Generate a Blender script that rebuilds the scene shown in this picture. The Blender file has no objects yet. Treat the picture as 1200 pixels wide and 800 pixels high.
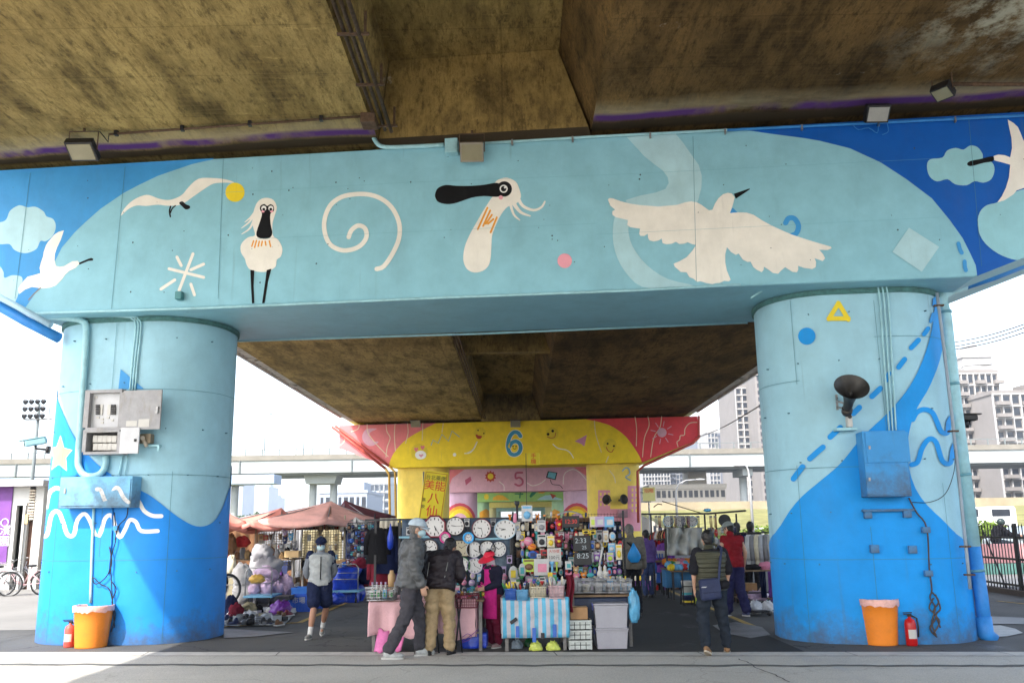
import bpy,bmesh,math,random
from math import sin,cos,pi,radians,atan2,sqrt,tan
from mathutils import Vector,Matrix,noise
from mathutils.geometry import tessellate_polygon
SC=bpy.context.scene;COL=SC.collection
V=Vector
RND=random.Random(7)
# ------------------------------------------------------------------ camera (fitted to the photograph)
H=1.65;PSI,TH,RHO,FPX=-0.0074,0.2055,-0.0140,1048.4
_f=V((sin(PSI)*cos(TH),cos(PSI)*cos(TH),sin(TH)));_r=V((cos(PSI),-sin(PSI),0));_u=_r.cross(_f)
CR=cos(RHO)*_r+sin(RHO)*_u;CU=-sin(RHO)*_r+cos(RHO)*_u;CF=_f
CAMP=V((0,0,H))
def make_camera():
 cd=bpy.data.cameras.new('camera');co=bpy.data.objects.new('camera',cd);COL.objects.link(co)
 m=Matrix((CR,CU,-CF)).transposed().to_4x4();m.translation=CAMP
 co.matrix_world=m
 cd.sensor_width=36;cd.lens=36*FPX/1200;cd.clip_start=0.05;cd.clip_end=6000
 SC.camera=co
make_camera()
def ray(px,py):return CF*FPX+CR*(px-600)+CU*(400-py)
def at(px,py,Y):
 d=ray(px,py);return CAMP+d*(Y/d.y)
def gd(px,py,z=0.0):
 d=ray(px,py);return CAMP+d*((z-H)/d.z)
SK=0.094
EX=V((cos(SK),-sin(SK),0));EY=V((sin(SK),cos(SK),0));EZ=V((0,0,1))
def fr(y0,u,w,z):return V((0,y0,0))+EX*u+EY*w+EZ*z
def onp(px,py,y0,w=0.0):
 d=ray(px,py);o=V((0,y0,0))+EY*w
 t=(o-CAMP).dot(EY)/d.dot(EY);p=CAMP+d*t-o
 return p.dot(EX),p.z
# ------------------------------------------------------------------ materials
MATS={}
def mat(name,col,rough=0.6,metal=0.0,var=0.12,scale=4.0,bump=0.0,bscale=30.0,emit=0.0,alpha=1.0,trans=0.0,coat=0.0,stain=None,sub=0.0):
 if name in MATS:return MATS[name]
 m=bpy.data.materials.new(name);m.use_nodes=True;nt=m.node_tree;N=nt.nodes;L=nt.links
 b=N['Principled BSDF'];b.inputs['Specular IOR Level'].default_value=.12 if rough>=.75 else.35;b.inputs['Roughness'].default_value=rough;b.inputs['Metallic'].default_value=metal
 c=(col[0],col[1],col[2],1)
 tc=N.new('ShaderNodeTexCoord')
 if var>0:
  n=N.new('ShaderNodeTexNoise');n.inputs['Scale'].default_value=scale;n.inputs['Detail'].default_value=6;n.inputs['Roughness'].default_value=0.65
  L.new(tc.outputs['Object'],n.inputs['Vector'])
  mr=N.new('ShaderNodeMapRange');mr.inputs[1].default_value=0.25;mr.inputs[2].default_value=0.75;mr.inputs[3].default_value=1-var*1.6;mr.inputs[4].default_value=1+var*0.8
  L.new(n.outputs['Fac'],mr.inputs[0])
  mx=N.new('ShaderNodeMix');mx.data_type='RGBA';mx.blend_type='MULTIPLY';mx.inputs[0].default_value=1
  mx.inputs[6].default_value=c;L.new(mr.outputs[0],mx.inputs[7]);L.new(mx.outputs[2],b.inputs['Base Color'])
  out=mx.outputs[2]
  if stain:
   n2=N.new('ShaderNodeTexNoise');n2.inputs['Scale'].default_value=stain[1];n2.inputs['Detail'].default_value=8;n2.inputs['Roughness'].default_value=0.7
   mp=N.new('ShaderNodeMapping');mp.inputs['Scale'].default_value=(1,1,stain[2]if len(stain)>2 else 1);L.new(tc.outputs['Object'],mp.inputs[0]);L.new(mp.outputs[0],n2.inputs['Vector'])
   r2=N.new('ShaderNodeMapRange');r2.inputs[1].default_value=0.52;r2.inputs[2].default_value=0.72;r2.inputs[3].default_value=0;r2.inputs[4].default_value=stain[3]if len(stain)>3 else.6
   L.new(n2.outputs['Fac'],r2.inputs[0])
   m2=N.new('ShaderNodeMix');m2.data_type='RGBA';L.new(r2.outputs[0],m2.inputs[0]);L.new(out,m2.inputs[6]);m2.inputs[7].default_value=(*stain[0],1)
   L.new(m2.outputs[2],b.inputs['Base Color'])
 else:b.inputs['Base Color'].default_value=c
 if bump>0:
  n3=N.new('ShaderNodeTexNoise');n3.inputs['Scale'].default_value=bscale;n3.inputs['Detail'].default_value=4
  L.new(tc.outputs['Object'],n3.inputs['Vector'])
  bp=N.new('ShaderNodeBump');bp.inputs['Strength'].default_value=bump;bp.inputs['Distance'].default_value=0.02
  L.new(n3.outputs['Fac'],bp.inputs['Height']);L.new(bp.outputs[0],b.inputs['Normal'])
 if emit>0:b.inputs['Emission Color'].default_value=c;b.inputs['Emission Strength'].default_value=emit
 if trans>0:b.inputs['Transmission Weight'].default_value=trans
 if alpha<1:b.inputs['Alpha'].default_value=alpha
 if coat>0:b.inputs['Coat Weight'].default_value=coat
 if sub>0:
  b.inputs['Subsurface Weight'].default_value=sub;b.inputs['Subsurface Radius'].default_value=(.02,.008,.005)
 MATS[name]=m;return m
def colm(col,rough=0.55,**k):
 key='paint_%02x%02x%02x_%d'%(int(col[0]*255),int(col[1]*255),int(col[2]*255),int(rough*100))
 return mat(key,col,rough,**k)
# ------------------------------------------------------------------ mesh collector
def basis(axis):
 a=V(axis).normalized();t=V((0,0,1))if abs(a.z)<0.9 else V((1,0,0))
 x=a.cross(t).normalized();return x,a.cross(x).normalized(),a
class MB:
 def __init__(s):s.v=[];s.f=[];s.sm=[];s.mi=[]
 def add(s,vs,fs,smooth=False,mi=0):
  o=len(s.v);s.v+=[V(p)for p in vs];s.f+=[tuple(i+o for i in f)for f in fs];s.sm+=[smooth]*len(fs);s.mi+=[mi]*len(fs);return s
 def obox(s,c,a,b,d,mi=0):
  c,a,b,d=V(c),V(a),V(b),V(d)
  vs=[c+a*i+b*j+d*k for i in(-1,1)for j in(-1,1)for k in(-1,1)]
  fs=[(0,1,3,2),(4,6,7,5),(0,4,5,1),(2,3,7,6),(0,2,6,4),(1,5,7,3)]
  if a.cross(b).dot(d)<0:fs=[tuple(reversed(f))for f in fs]
  return s.add(vs,fs,mi=mi)
 def box(s,c,size,rz=0.0,mi=0):
  hx,hy,hz=size[0]/2,size[1]/2,size[2]/2;ca,sa=cos(rz),sin(rz)
  return s.obox(c,(hx*ca,hx*sa,0),(-hy*sa,hy*ca,0),(0,0,hz),mi=mi)
 def tube(s,pts,r,n=8,closed=False,mi=0):
  pts=[V(p)for p in pts];m=len(pts);rs=r if isinstance(r,(list,tuple))else[r]*m
  rings=[];prev=None
  for i in range(m):
   if closed:t=pts[(i+1)%m]-pts[i-1]
   else:t=pts[min(i+1,m-1)]-pts[max(i-1,0)]
   if t.length<1e-9:t=V((0,0,1))
   t.normalize()
   if prev is None:x,y,_=basis(t)
   else:
    x=prev-t*prev.dot(t)
    if x.length<1e-6:x=basis(t)[0]
    x.normalize();y=t.cross(x)
   prev=x
   rings.append([pts[i]+(x*cos(2*pi*k/n)+y*sin(2*pi*k/n))*rs[i]for k in range(n)])
  vs=[p for rg in rings for p in rg];fs=[]
  for i in range(m if closed else m-1):
   j=(i+1)%m
   for k in range(n):fs.append((i*n+k,i*n+(k+1)%n,j*n+(k+1)%n,j*n+k))
  s.add(vs,fs,True,mi)
  if not closed:
   o=len(s.v)-m*n
   s.f+=[tuple(o+k for k in reversed(range(n))),tuple(o+(m-1)*n+k for k in range(n))];s.sm+=[False]*2;s.mi+=[mi]*2
  return s
 def lathe(s,prof,o=(0,0,0),axis=(0,0,1),n=20,smooth=True,mi=0,sx=1.0,sy=1.0):
  o=V(o);x,y,a=basis(axis)
  if abs(V(axis).normalized().z)>.99:x,y=V((1,0,0)),V((0,1,0))*(1 if axis[2]>0 else-1)
  vs=[];fs=[]
  for(r,z)in prof:
   for k in range(n):vs.append(o+a*z+x*(r*sx*cos(2*pi*k/n))+y*(r*sy*sin(2*pi*k/n)))
  for i in range(len(prof)-1):
   for k in range(n):fs.append((i*n+k,i*n+(k+1)%n,(i+1)*n+(k+1)%n,(i+1)*n+k))
  s.add(vs,fs,smooth,mi)
  o2=len(s.v)-len(prof)*n
  if prof[0][0]>1e-4:s.f.append(tuple(o2+k for k in reversed(range(n))));s.sm.append(False);s.mi.append(mi)
  if prof[-1][0]>1e-4:s.f.append(tuple(o2+(len(prof)-1)*n+k for k in range(n)));s.sm.append(False);s.mi.append(mi)
  return s
 def cyl(s,a,b,r,n=12,r2=None,mi=0):
  a,b=V(a),V(b);L=(b-a).length
  return s.lathe([(r,0),(r if r2 is None else r2,L)],a,(b-a),n,mi=mi)
 def ball(s,c,r,n=12,mi=0,ax=None):
  if isinstance(r,(int,float)):r=(r,r,r)
  X,Y,Z=ax if ax else(V((1,0,0)),V((0,1,0)),V((0,0,1)))
  c=V(c);vs=[];fs=[];m=max(4,n//2)
  for i in range(m+1):
   t=pi*i/m
   for k in range(n):p=2*pi*k/n;vs.append(c+X*(r[0]*sin(t)*cos(p))+Y*(r[1]*sin(t)*sin(p))-Z*(r[2]*cos(t)))
  for i in range(m):
   for k in range(n):fs.append((i*n+k,i*n+(k+1)%n,(i+1)*n+(k+1)%n,(i+1)*n+k))
  return s.add(vs,fs,True,mi)
 def prism(s,pts,d,mi=0):
  pts=[V(p)for p in pts];d=V(d);n=len(pts)
  nrm=V((0,0,0))
  for i in range(n):nrm+=pts[i].cross(pts[(i+1)%n])
  if nrm.dot(d)<0:pts.reverse()
  vs=pts+[p+d for p in pts]
  tri=tessellate_polygon([pts])
  fs=[]
  for t in tri:
   a,b,c=t;q=(pts[b]-pts[a]).cross(pts[c]-pts[a])
   if q.dot(d)<0:t=(a,b,c)
   else:t=(a,c,b)
   fs.append(tuple(t));fs.append(tuple(i+n for i in reversed(t)))
  for i in range(n):j=(i+1)%n;fs.append((i,j,j+n,i+n))
  return s.add(vs,fs,mi=mi)
 def grid(s,fn,nu,nv,smooth=True,mi=0,thick=0.0):
  vs=[V(fn(i/nu,j/nv))for i in range(nu+1)for j in range(nv+1)]
  fs=[(i*(nv+1)+j,(i+1)*(nv+1)+j,(i+1)*(nv+1)+j+1,i*(nv+1)+j+1)for i in range(nu)for j in range(nv)]
  s.add(vs,fs,smooth,mi);return s
 def xform(s,M):
  s.v=[M@p for p in s.v];return s
 def mesh(s,name):
  me=bpy.data.meshes.new(name);me.from_pydata([tuple(p)for p in s.v],[],s.f);me.update()
  me.polygons.foreach_set('use_smooth',s.sm);me.polygons.foreach_set('material_index',s.mi);return me
 def build(s,name,m,parent=None,loc=None,bevel=0.0,solid=0.0,local=False,subd=0):
  """verts are world positions unless local=True; the parent is an unrotated Empty while building"""
  if loc is None:loc=V((0,0,0))
  loc=V(loc);off=V((0,0,0))
  if not local:
   off=loc.copy()
   if parent is not None:off=loc+wloc(parent)
  if off.length>0:s.v=[p-off for p in s.v]
  me=s.mesh(name)
  for q in(m if isinstance(m,(list,tuple))else[m]):me.materials.append(q)
  o=bpy.data.objects.new(name,me);COL.objects.link(o);o.location=loc
  if parent is not None:o.parent=parent
  if solid>0:
   md=o.modifiers.new('solid','SOLIDIFY');md.thickness=solid;md.offset=0
  if bevel>0:
   md=o.modifiers.new('bevel','BEVEL');md.width=bevel;md.segments=2;md.limit_method='ANGLE';md.angle_limit=radians(40)
  if subd>0:
   md=o.modifiers.new('sub','SUBSURF');md.levels=subd;md.render_levels=subd
  return o
def wloc(o):
 p=V((0,0,0))
 while o is not None:p+=o.location;o=o.parent
 return p
def tag(o,label=None,cat=None,group=None,kind=None):
 if label:o['label']=label
 if cat:o['category']=cat
 if group:o['group']=group
 if kind:o['kind']=kind
 return o
def thing(name,label,cat,loc=(0,0,0),group=None):
 o=bpy.data.objects.new(name,None);o.empty_display_size=0.2;COL.objects.link(o);o.location=loc
 return tag(o,label,cat,group)
def one(mb,name,m,label,cat,loc=(0,0,0),group=None,**k):
 return tag(mb.build(name,m,None,loc,**k),label,cat,group)
def kids(o):return[c for c in list(bpy.data.objects)if c.parent==o]
def copytree(o,parent=None,km=None):
 if km is None:
  km={}
  for q in bpy.data.objects:
   if q.parent:km.setdefault(q.parent,[]).append(q)
 c=o.copy();COL.objects.link(c)
 c.parent=parent
 for ch in km.get(o,[]):copytree(ch,c,km)
 return c
def dup(root,loc,rz=0.0,label=None,group=None,sc=None):
 r=copytree(root);r.location=loc;r.rotation_euler=(0,0,rz)
 if label:r['label']=label
 if group:r['group']=group
 if sc:r.scale=(sc,sc,sc)
 return r
def smoothc(pts,closed=True,k=5):
 n=len(pts);out=[]
 rng=range(n)if closed else range(n-1)
 for i in rng:
  p0=pts[(i-1)%n]if closed or i>0 else pts[i];p1=pts[i];p2=pts[(i+1)%n];p3=pts[(i+2)%n]if closed or i+2<n else pts[(i+1)%n]
  for j in range(k):
   t=j/k
   out.append(tuple(0.5*((2*b)+(-a+c)*t+(2*a-5*b+4*c-d)*t*t+(-a+3*b-3*c+d)*t**3)for a,b,c,d in zip(p0,p1,p2,p3)))
 if not closed:out.append(tuple(pts[-1]))
 return out
def stroke(pts,w,k=4,cap=5):
 p=smoothc(pts,False,k)if len(pts)>2 else[tuple(q)for q in pts]
 L=[];R=[];n=len(p);ws=w if isinstance(w,(list,tuple))else None
 for i in range(n):
  a=p[max(i-1,0)];b=p[min(i+1,n-1)];dx,dy=b[0]-a[0],b[1]-a[1];l=math.hypot(dx,dy)or 1
  ww=(ws[0]+(ws[1]-ws[0])*i/(n-1)if ws else w)/2
  nx,ny=-dy/l*ww,dx/l*ww;L.append((p[i][0]+nx,p[i][1]+ny));R.append((p[i][0]-nx,p[i][1]-ny))
 def capf(c,frm,sgn):
  a0=atan2(frm[1]-c[1],frm[0]-c[0]);r=math.hypot(frm[0]-c[0],frm[1]-c[1])
  return[(c[0]+r*cos(a0+sgn*pi*j/cap),c[1]+r*sin(a0+sgn*pi*j/cap))for j in range(1,cap)]
 return L+capf(p[-1],L[-1],-1)+R[::-1]+capf(p[0],R[0],-1)
def circ(cx,cy,r,n=28,ry=None):return[(cx+r*cos(2*pi*i/n),cy+(ry or r)*sin(2*pi*i/n))for i in range(n)]
def text_mb(body,size,origin,ex,ez,depth=0.0):
 cu=bpy.data.curves.new('t','FONT');cu.body=body;cu.size=size;cu.align_x='CENTER';cu.align_y='CENTER';cu.resolution_u=2
 o=bpy.data.objects.new('t',cu);COL.objects.link(o);bpy.context.view_layer.update()
 me=bpy.data.meshes.new_from_object(o.evaluated_get(bpy.context.evaluated_depsgraph_get()))
 mb=MB();origin,ex,ez=V(origin),V(ex),V(ez)
 mb.add([origin+ex*v.co.x+ez*v.co.y for v in me.vertices],[tuple(p.vertices)for p in me.polygons])
 bpy.data.objects.remove(o);bpy.data.curves.remove(cu);bpy.data.meshes.remove(me)
 return mb
A3=at
def px2m(n,Y):return n*Y/FPX
def lumpy(c,r,seed,n=28,amp=.30,pw=1.0,knot=True):
 c=V(c);mb=MB();m=18;vs=[]
 for i in range(m+1):
  t=pi*i/m
  for k in range(n):
   p=2*pi*k/n;d=V((sin(t)*cos(p),sin(t)*sin(p),-cos(t)));q=1+amp*noise.noise(d*2.2+V((seed*3.1,0,0)))+amp*.45*noise.noise(d*5+V((seed,5,0)))+amp*.28*abs(noise.noise(d*10+V((seed,9,0))))
   z=d.z*r[2]*q;z=max(z,-r[2]*.82);vs.append(c+V((d.x*r[0]*q,d.y*r[1]*q,z)))
 mb.add(vs,[(i*n+k,i*n+(k+1)%n,(i+1)*n+(k+1)%n,(i+1)*n+k)for i in range(m)for k in range(n)],True);return mb
# ------------------------------------------------------------------ light, sky, view
SUN=V((0.60,0.80,-1.0)).normalized()
def make_light():
 w=bpy.data.worlds.new('World');SC.world=w;w.use_nodes=True
 nt=w.node_tree;bg=nt.nodes['Background'];sky=nt.nodes.new('ShaderNodeTexSky');sky.sky_type='NISHITA'
 sky.sun_disc=False;sky.sun_elevation=math.asin(-SUN.z);sky.sun_rotation=atan2(-SUN.x,-SUN.y)
 sky.dust_density=2.5;sky.air_density=1.0;sky.ozone_density=0.7
 hs=nt.nodes.new('ShaderNodeHueSaturation');hs.inputs['Saturation'].default_value=.68;nt.links.new(sky.outputs[0],hs.inputs['Color']);nt.links.new(hs.outputs[0],bg.inputs[0]);bg.inputs[1].default_value=SKY_STRENGTH
 ld=bpy.data.lights.new('sun','SUN');ld.energy=SUN_STRENGTH;ld.angle=radians(0.5);ld.color=(1,0.96,0.9)
 lo=bpy.data.objects.new('sun',ld);COL.objects.link(lo);lo.rotation_euler=SUN.to_track_quat('-Z','Y').to_euler()
 lo.location=(-20,-30,40)
 vs=SC.view_settings;vs.view_transform='Standard';vs.look='None';vs.gamma=1;vs.use_curve_mapping=False;vs.exposure=EXPOSURE
SKY_STRENGTH=0.15;SUN_STRENGTH=2.0;EXPOSURE=2.15
make_light()
SC.cycles.max_bounces=7;SC.cycles.diffuse_bounces=4;SC.cycles.glossy_bounces=3;SC.cycles.transmission_bounces=4;SC.cycles.volume_bounces=0;SC.cycles.transparent_max_bounces=8
SC.cycles.use_denoising=True;SC.cycles.caustics_reflective=False;SC.cycles.caustics_refractive=False;SC.cycles.sample_clamp_indirect=8
# ------------------------------------------------------------------ ground
def node_ground(name='asphalt',c1=(.070,.070,.070),c2=(.12,.118,.115),st_=(.035,.035,.036),ck_=.75):
 m=bpy.data.materials.new(name);m.use_nodes=True;nt=m.node_tree;N=nt.nodes;L=nt.links;b=N['Principled BSDF'];b.inputs['Specular IOR Level'].default_value=.2
 tc=N.new('ShaderNodeTexCoord');P=tc.outputs['Object']
 def nz(scale,det=6,rough=.6,vec=P):
  n=N.new('ShaderNodeTexNoise');n.inputs['Scale'].default_value=scale;n.inputs['Detail'].default_value=det;n.inputs['Roughness'].default_value=rough;L.new(vec,n.inputs['Vector']);return n.outputs['Fac']
 def ramp(f,stops):
  r=N.new('ShaderNodeValToRGB');r.color_ramp.elements[0].position=stops[0][0];r.color_ramp.elements[0].color=(*stops[0][1],1)
  r.color_ramp.elements[1].position=stops[1][0];r.color_ramp.elements[1].color=(*stops[1][1],1)
  for p,c in stops[2:]:e=r.color_ramp.elements.new(p);e.color=(*c,1)
  L.new(f,r.inputs[0]);return r.outputs[0]
 base=ramp(nz(0.35,8),[(0.3,c1),(0.7,c2)])
 fine=ramp(nz(55,4,.8),[(0.3,(.7,.7,.7)),(0.7,(1.25,1.24,1.2))])
 mx=N.new('ShaderNodeMix');mx.data_type='RGBA';mx.blend_type='MULTIPLY';mx.inputs[0].default_value=1;L.new(base,mx.inputs[6]);L.new(fine,mx.inputs[7])
 mp=N.new('ShaderNodeMapping');mp.inputs['Scale'].default_value=(1,.45,1);L.new(P,mp.inputs[0])
 st=ramp(nz(0.9,7,.7,mp.outputs[0]),[(0.56,(0,0,0)),(0.68,(1,1,1))])
 m2=N.new('ShaderNodeMix');m2.data_type='RGBA';mm=N.new('ShaderNodeMath');mm.operation='MULTIPLY';mm.inputs[1].default_value=.5;L.new(st,mm.inputs[0]);L.new(mm.outputs[0],m2.inputs[0]);L.new(mx.outputs[2],m2.inputs[6]);m2.inputs[7].default_value=(*st_,1)
 vo=N.new('ShaderNodeTexVoronoi');vo.feature='DISTANCE_TO_EDGE';vo.inputs['Scale'].default_value=.33
 ad=N.new('ShaderNodeVectorMath');ad.operation='ADD';n5=N.new('ShaderNodeTexNoise');n5.inputs['Scale'].default_value=1.5;n5.inputs['Detail'].default_value=6;L.new(P,n5.inputs['Vector']);L.new(P,ad.inputs[0]);L.new(n5.outputs['Color'],ad.inputs[1]);L.new(ad.outputs[0],vo.inputs['Vector'])
 ck=ramp(vo.outputs['Distance'],[(0.0,(1,1,1)),(0.006,(0,0,0))])
 m3=N.new('ShaderNodeMix');m3.data_type='RGBA';m4=N.new('ShaderNodeMath');m4.operation='MULTIPLY';m4.inputs[1].default_value=ck_;L.new(ck,m4.inputs[0]);L.new(m4.outputs[0],m3.inputs[0]);L.new(m2.outputs[2],m3.inputs[6]);m3.inputs[7].default_value=(.02,.02,.02,1)
 L.new(m3.outputs[2],b.inputs['Base Color'])
 rr=N.new('ShaderNodeMapRange');rr.inputs[3].default_value=.88;rr.inputs[4].default_value=.5;L.new(st,rr.inputs[0]);L.new(rr.outputs[0],b.inputs['Roughness'])
 bp=N.new('ShaderNodeBump');bp.inputs['Strength'].default_value=.35;bp.inputs['Distance'].default_value=.01;L.new(nz(90,3),bp.inputs['Height']);L.new(bp.outputs[0],b.inputs['Normal'])
 return m
ASPH=node_ground()
g=MB();S=1500;g.add([(-S,-60,0),(S,-60,0),(S,S,0),(-S,S,0)],[(0,1,2,3)])
tag(g.build('ground',ASPH),kind='structure')
def sheet(pts,z,name,m,label=None):
 mb=MB();mb.add([(p[0],p[1],z)for p in pts],[tuple(range(len(pts)))])
 me=mb.v;n=sum(((me[i].x*me[(i+1)%len(me)].y-me[(i+1)%len(me)].x*me[i].y)for i in range(len(me))))
 if n<0:mb.f=[tuple(reversed(mb.f[0]))]
 return tag(mb.build(name,m),label,kind='structure')
LIGHTROAD=node_ground('road_concrete',(.37,.355,.325),(.50,.48,.44),(.30,.288,.265),.22)
def gl(px,y0):
 return V((px,y0-0.094*px,0))
yk=12.74
sheet([gl(-60,yk-.36),gl(60,yk-.36),(60,-59,0),(-60,-59,0)],.004,'road',LIGHTROAD)
KERB=mat('gutter_concrete',(.50,.48,.44),.8,var=.15,scale=3,stain=((.2,.19,.18),5,1,.6))
sheet([gl(-60,yk),gl(60,yk),gl(60,yk-.36),gl(-60,yk-.36)],.008,'gutter_strip',KERB)
for k in range(13):
 x=-11+k*1.9;mb=MB();mb.add([(x,yk-.094*x,.0115),(x+.012,yk-.094*x,.0115),(x+.05,yk-.36-.094*x,.0115),(x+.038,yk-.36-.094*x,.0115)],[(0,3,2,1)]);tag(mb.build('gutter_joint',mat('joint_dark',(.09,.09,.085),.9,var=0)),kind='structure')
PATCH=mat('road_patch',(.13,.13,.125),.9,var=.2,scale=8,bump=.6,bscale=40)
mb=MB();r=random.Random(3)
tp=[];bt=[]
for i in range(121):
 x=-9+i*.15;y=11.55-.094*x+.02*sin(i*.9)+r.uniform(-.02,.02);tp.append((x,y+.045+r.uniform(0,.03),.008));bt.append((x,y-.05-r.uniform(0,.03),.008))
n=len(tp);mb.add(tp+bt,[(i,n+i,n+i+1,i+1)for i in range(n-1)]);tag(mb.build('road_repair_seam',PATCH),kind='structure')
CRK=mat('crack_filler',(.10,.10,.10),.95,var=0)
for(a,b_)in(((865,772),(925,800)),((60,738),(0,752))):
 A,B=gd(*a),gd(*b_);mb=MB();pp=[A.lerp(B,t/14)+V((r.uniform(-.03,.03),r.uniform(-.03,.03),0))for t in range(15)]
 mb.add([(p.x-.008,p.y,.011)for p in pp]+[(p.x+.008,p.y,.011)for p in pp],[(i,15+i,16+i,i+1)for i in range(14)]);tag(mb.build('road_crack',CRK),kind='structure')
YEL=mat('yellow_road_paint',(.42,.27,.05),.7,var=.3,scale=7,stain=((.1,.09,.07),14,1,.8))
def line(a,b,w,z=.009,m=YEL,name='painted_line'):
 a,b=V((a[0],a[1],0)),V((b[0],b[1],0));d=(b-a).normalized();q=V((-d.y,d.x,0))*w/2
 return sheet([a+q,b+q,b-q,a-q],z,name,m)
A=gd(352,729);line(A,(A.x,70),.11);line((A.x+.05,A.y-.02),gd(250,735),.11)
B=gd(886,735);line(B,(B.x,70),.11)
WHT=mat('white_road_paint',(.6,.6,.58),.7,var=.25,scale=6)
line(gd(1168,704),gd(1215,709),.08,m=YEL)
line(gd(0,690),gd(52,682),.1,m=YEL)
PAD=mat('pale_concrete_pad',(.5,.5,.48),.8,var=.15)
sheet([gd(1150,734),gd(1172,733),gd(1190,737),gd(1199,742),gd(1180,746),gd(1150,747)],.012,'concrete_pad',PAD)
DAMP=mat('damp_asphalt',(.035,.036,.038),.45,var=.3,scale=3)
sheet([gd(262,737),gd(345,741),gd(300,746),gd(262,748)],.012,'damp_patch',mat('washed_concrete',(.16,.16,.16),.5,var=.45,scale=3))
sheet([gd(*p)for p in((835,733),(862,729),(893,735),(903,744),(880,748),(848,742))],.012,'damp_patch',mat('washed_concrete',(.16,.16,.16),.5))
sheet([gd(1150,722),gd(1200,724),gd(1230,732),gd(1150,731)],.011,'road_repair',DAMP)
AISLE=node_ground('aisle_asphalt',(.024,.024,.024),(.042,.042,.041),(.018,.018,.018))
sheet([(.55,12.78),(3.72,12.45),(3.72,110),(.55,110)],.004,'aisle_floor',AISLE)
PAVE=mat('lot_concrete',(.22,.213,.20),.85,var=.15,scale=.4,stain=((.2,.19,.18),.8,1,.5))
sheet([(-60,16.5),(-8.6,16.5),(-8.6,150),(-60,150)],.004,'lot_paving',PAVE)
sheet([(9.2,24),(60,24),(60,36),(9.2,36)],.004,'side_road',LIGHTROAD)
def make_haze(density):
 m=bpy.data.materials.new('haze_air');m.use_nodes=True;nt=m.node_tree;nt.nodes.remove(nt.nodes['Principled BSDF']);v=nt.nodes.new('ShaderNodeVolumePrincipled');v.inputs['Color'].default_value=(.86,.92,1,1);v.inputs['Density'].default_value=density;v.inputs['Anisotropy'].default_value=.2
 nt.links.new(v.outputs[0],nt.nodes['Material Output'].inputs['Volume']);mb=MB();mb.box((0,735,59),(3200,1620,120));o=mb.build('haze',m);o['kind']='stuff'
make_haze(.0004)
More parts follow.
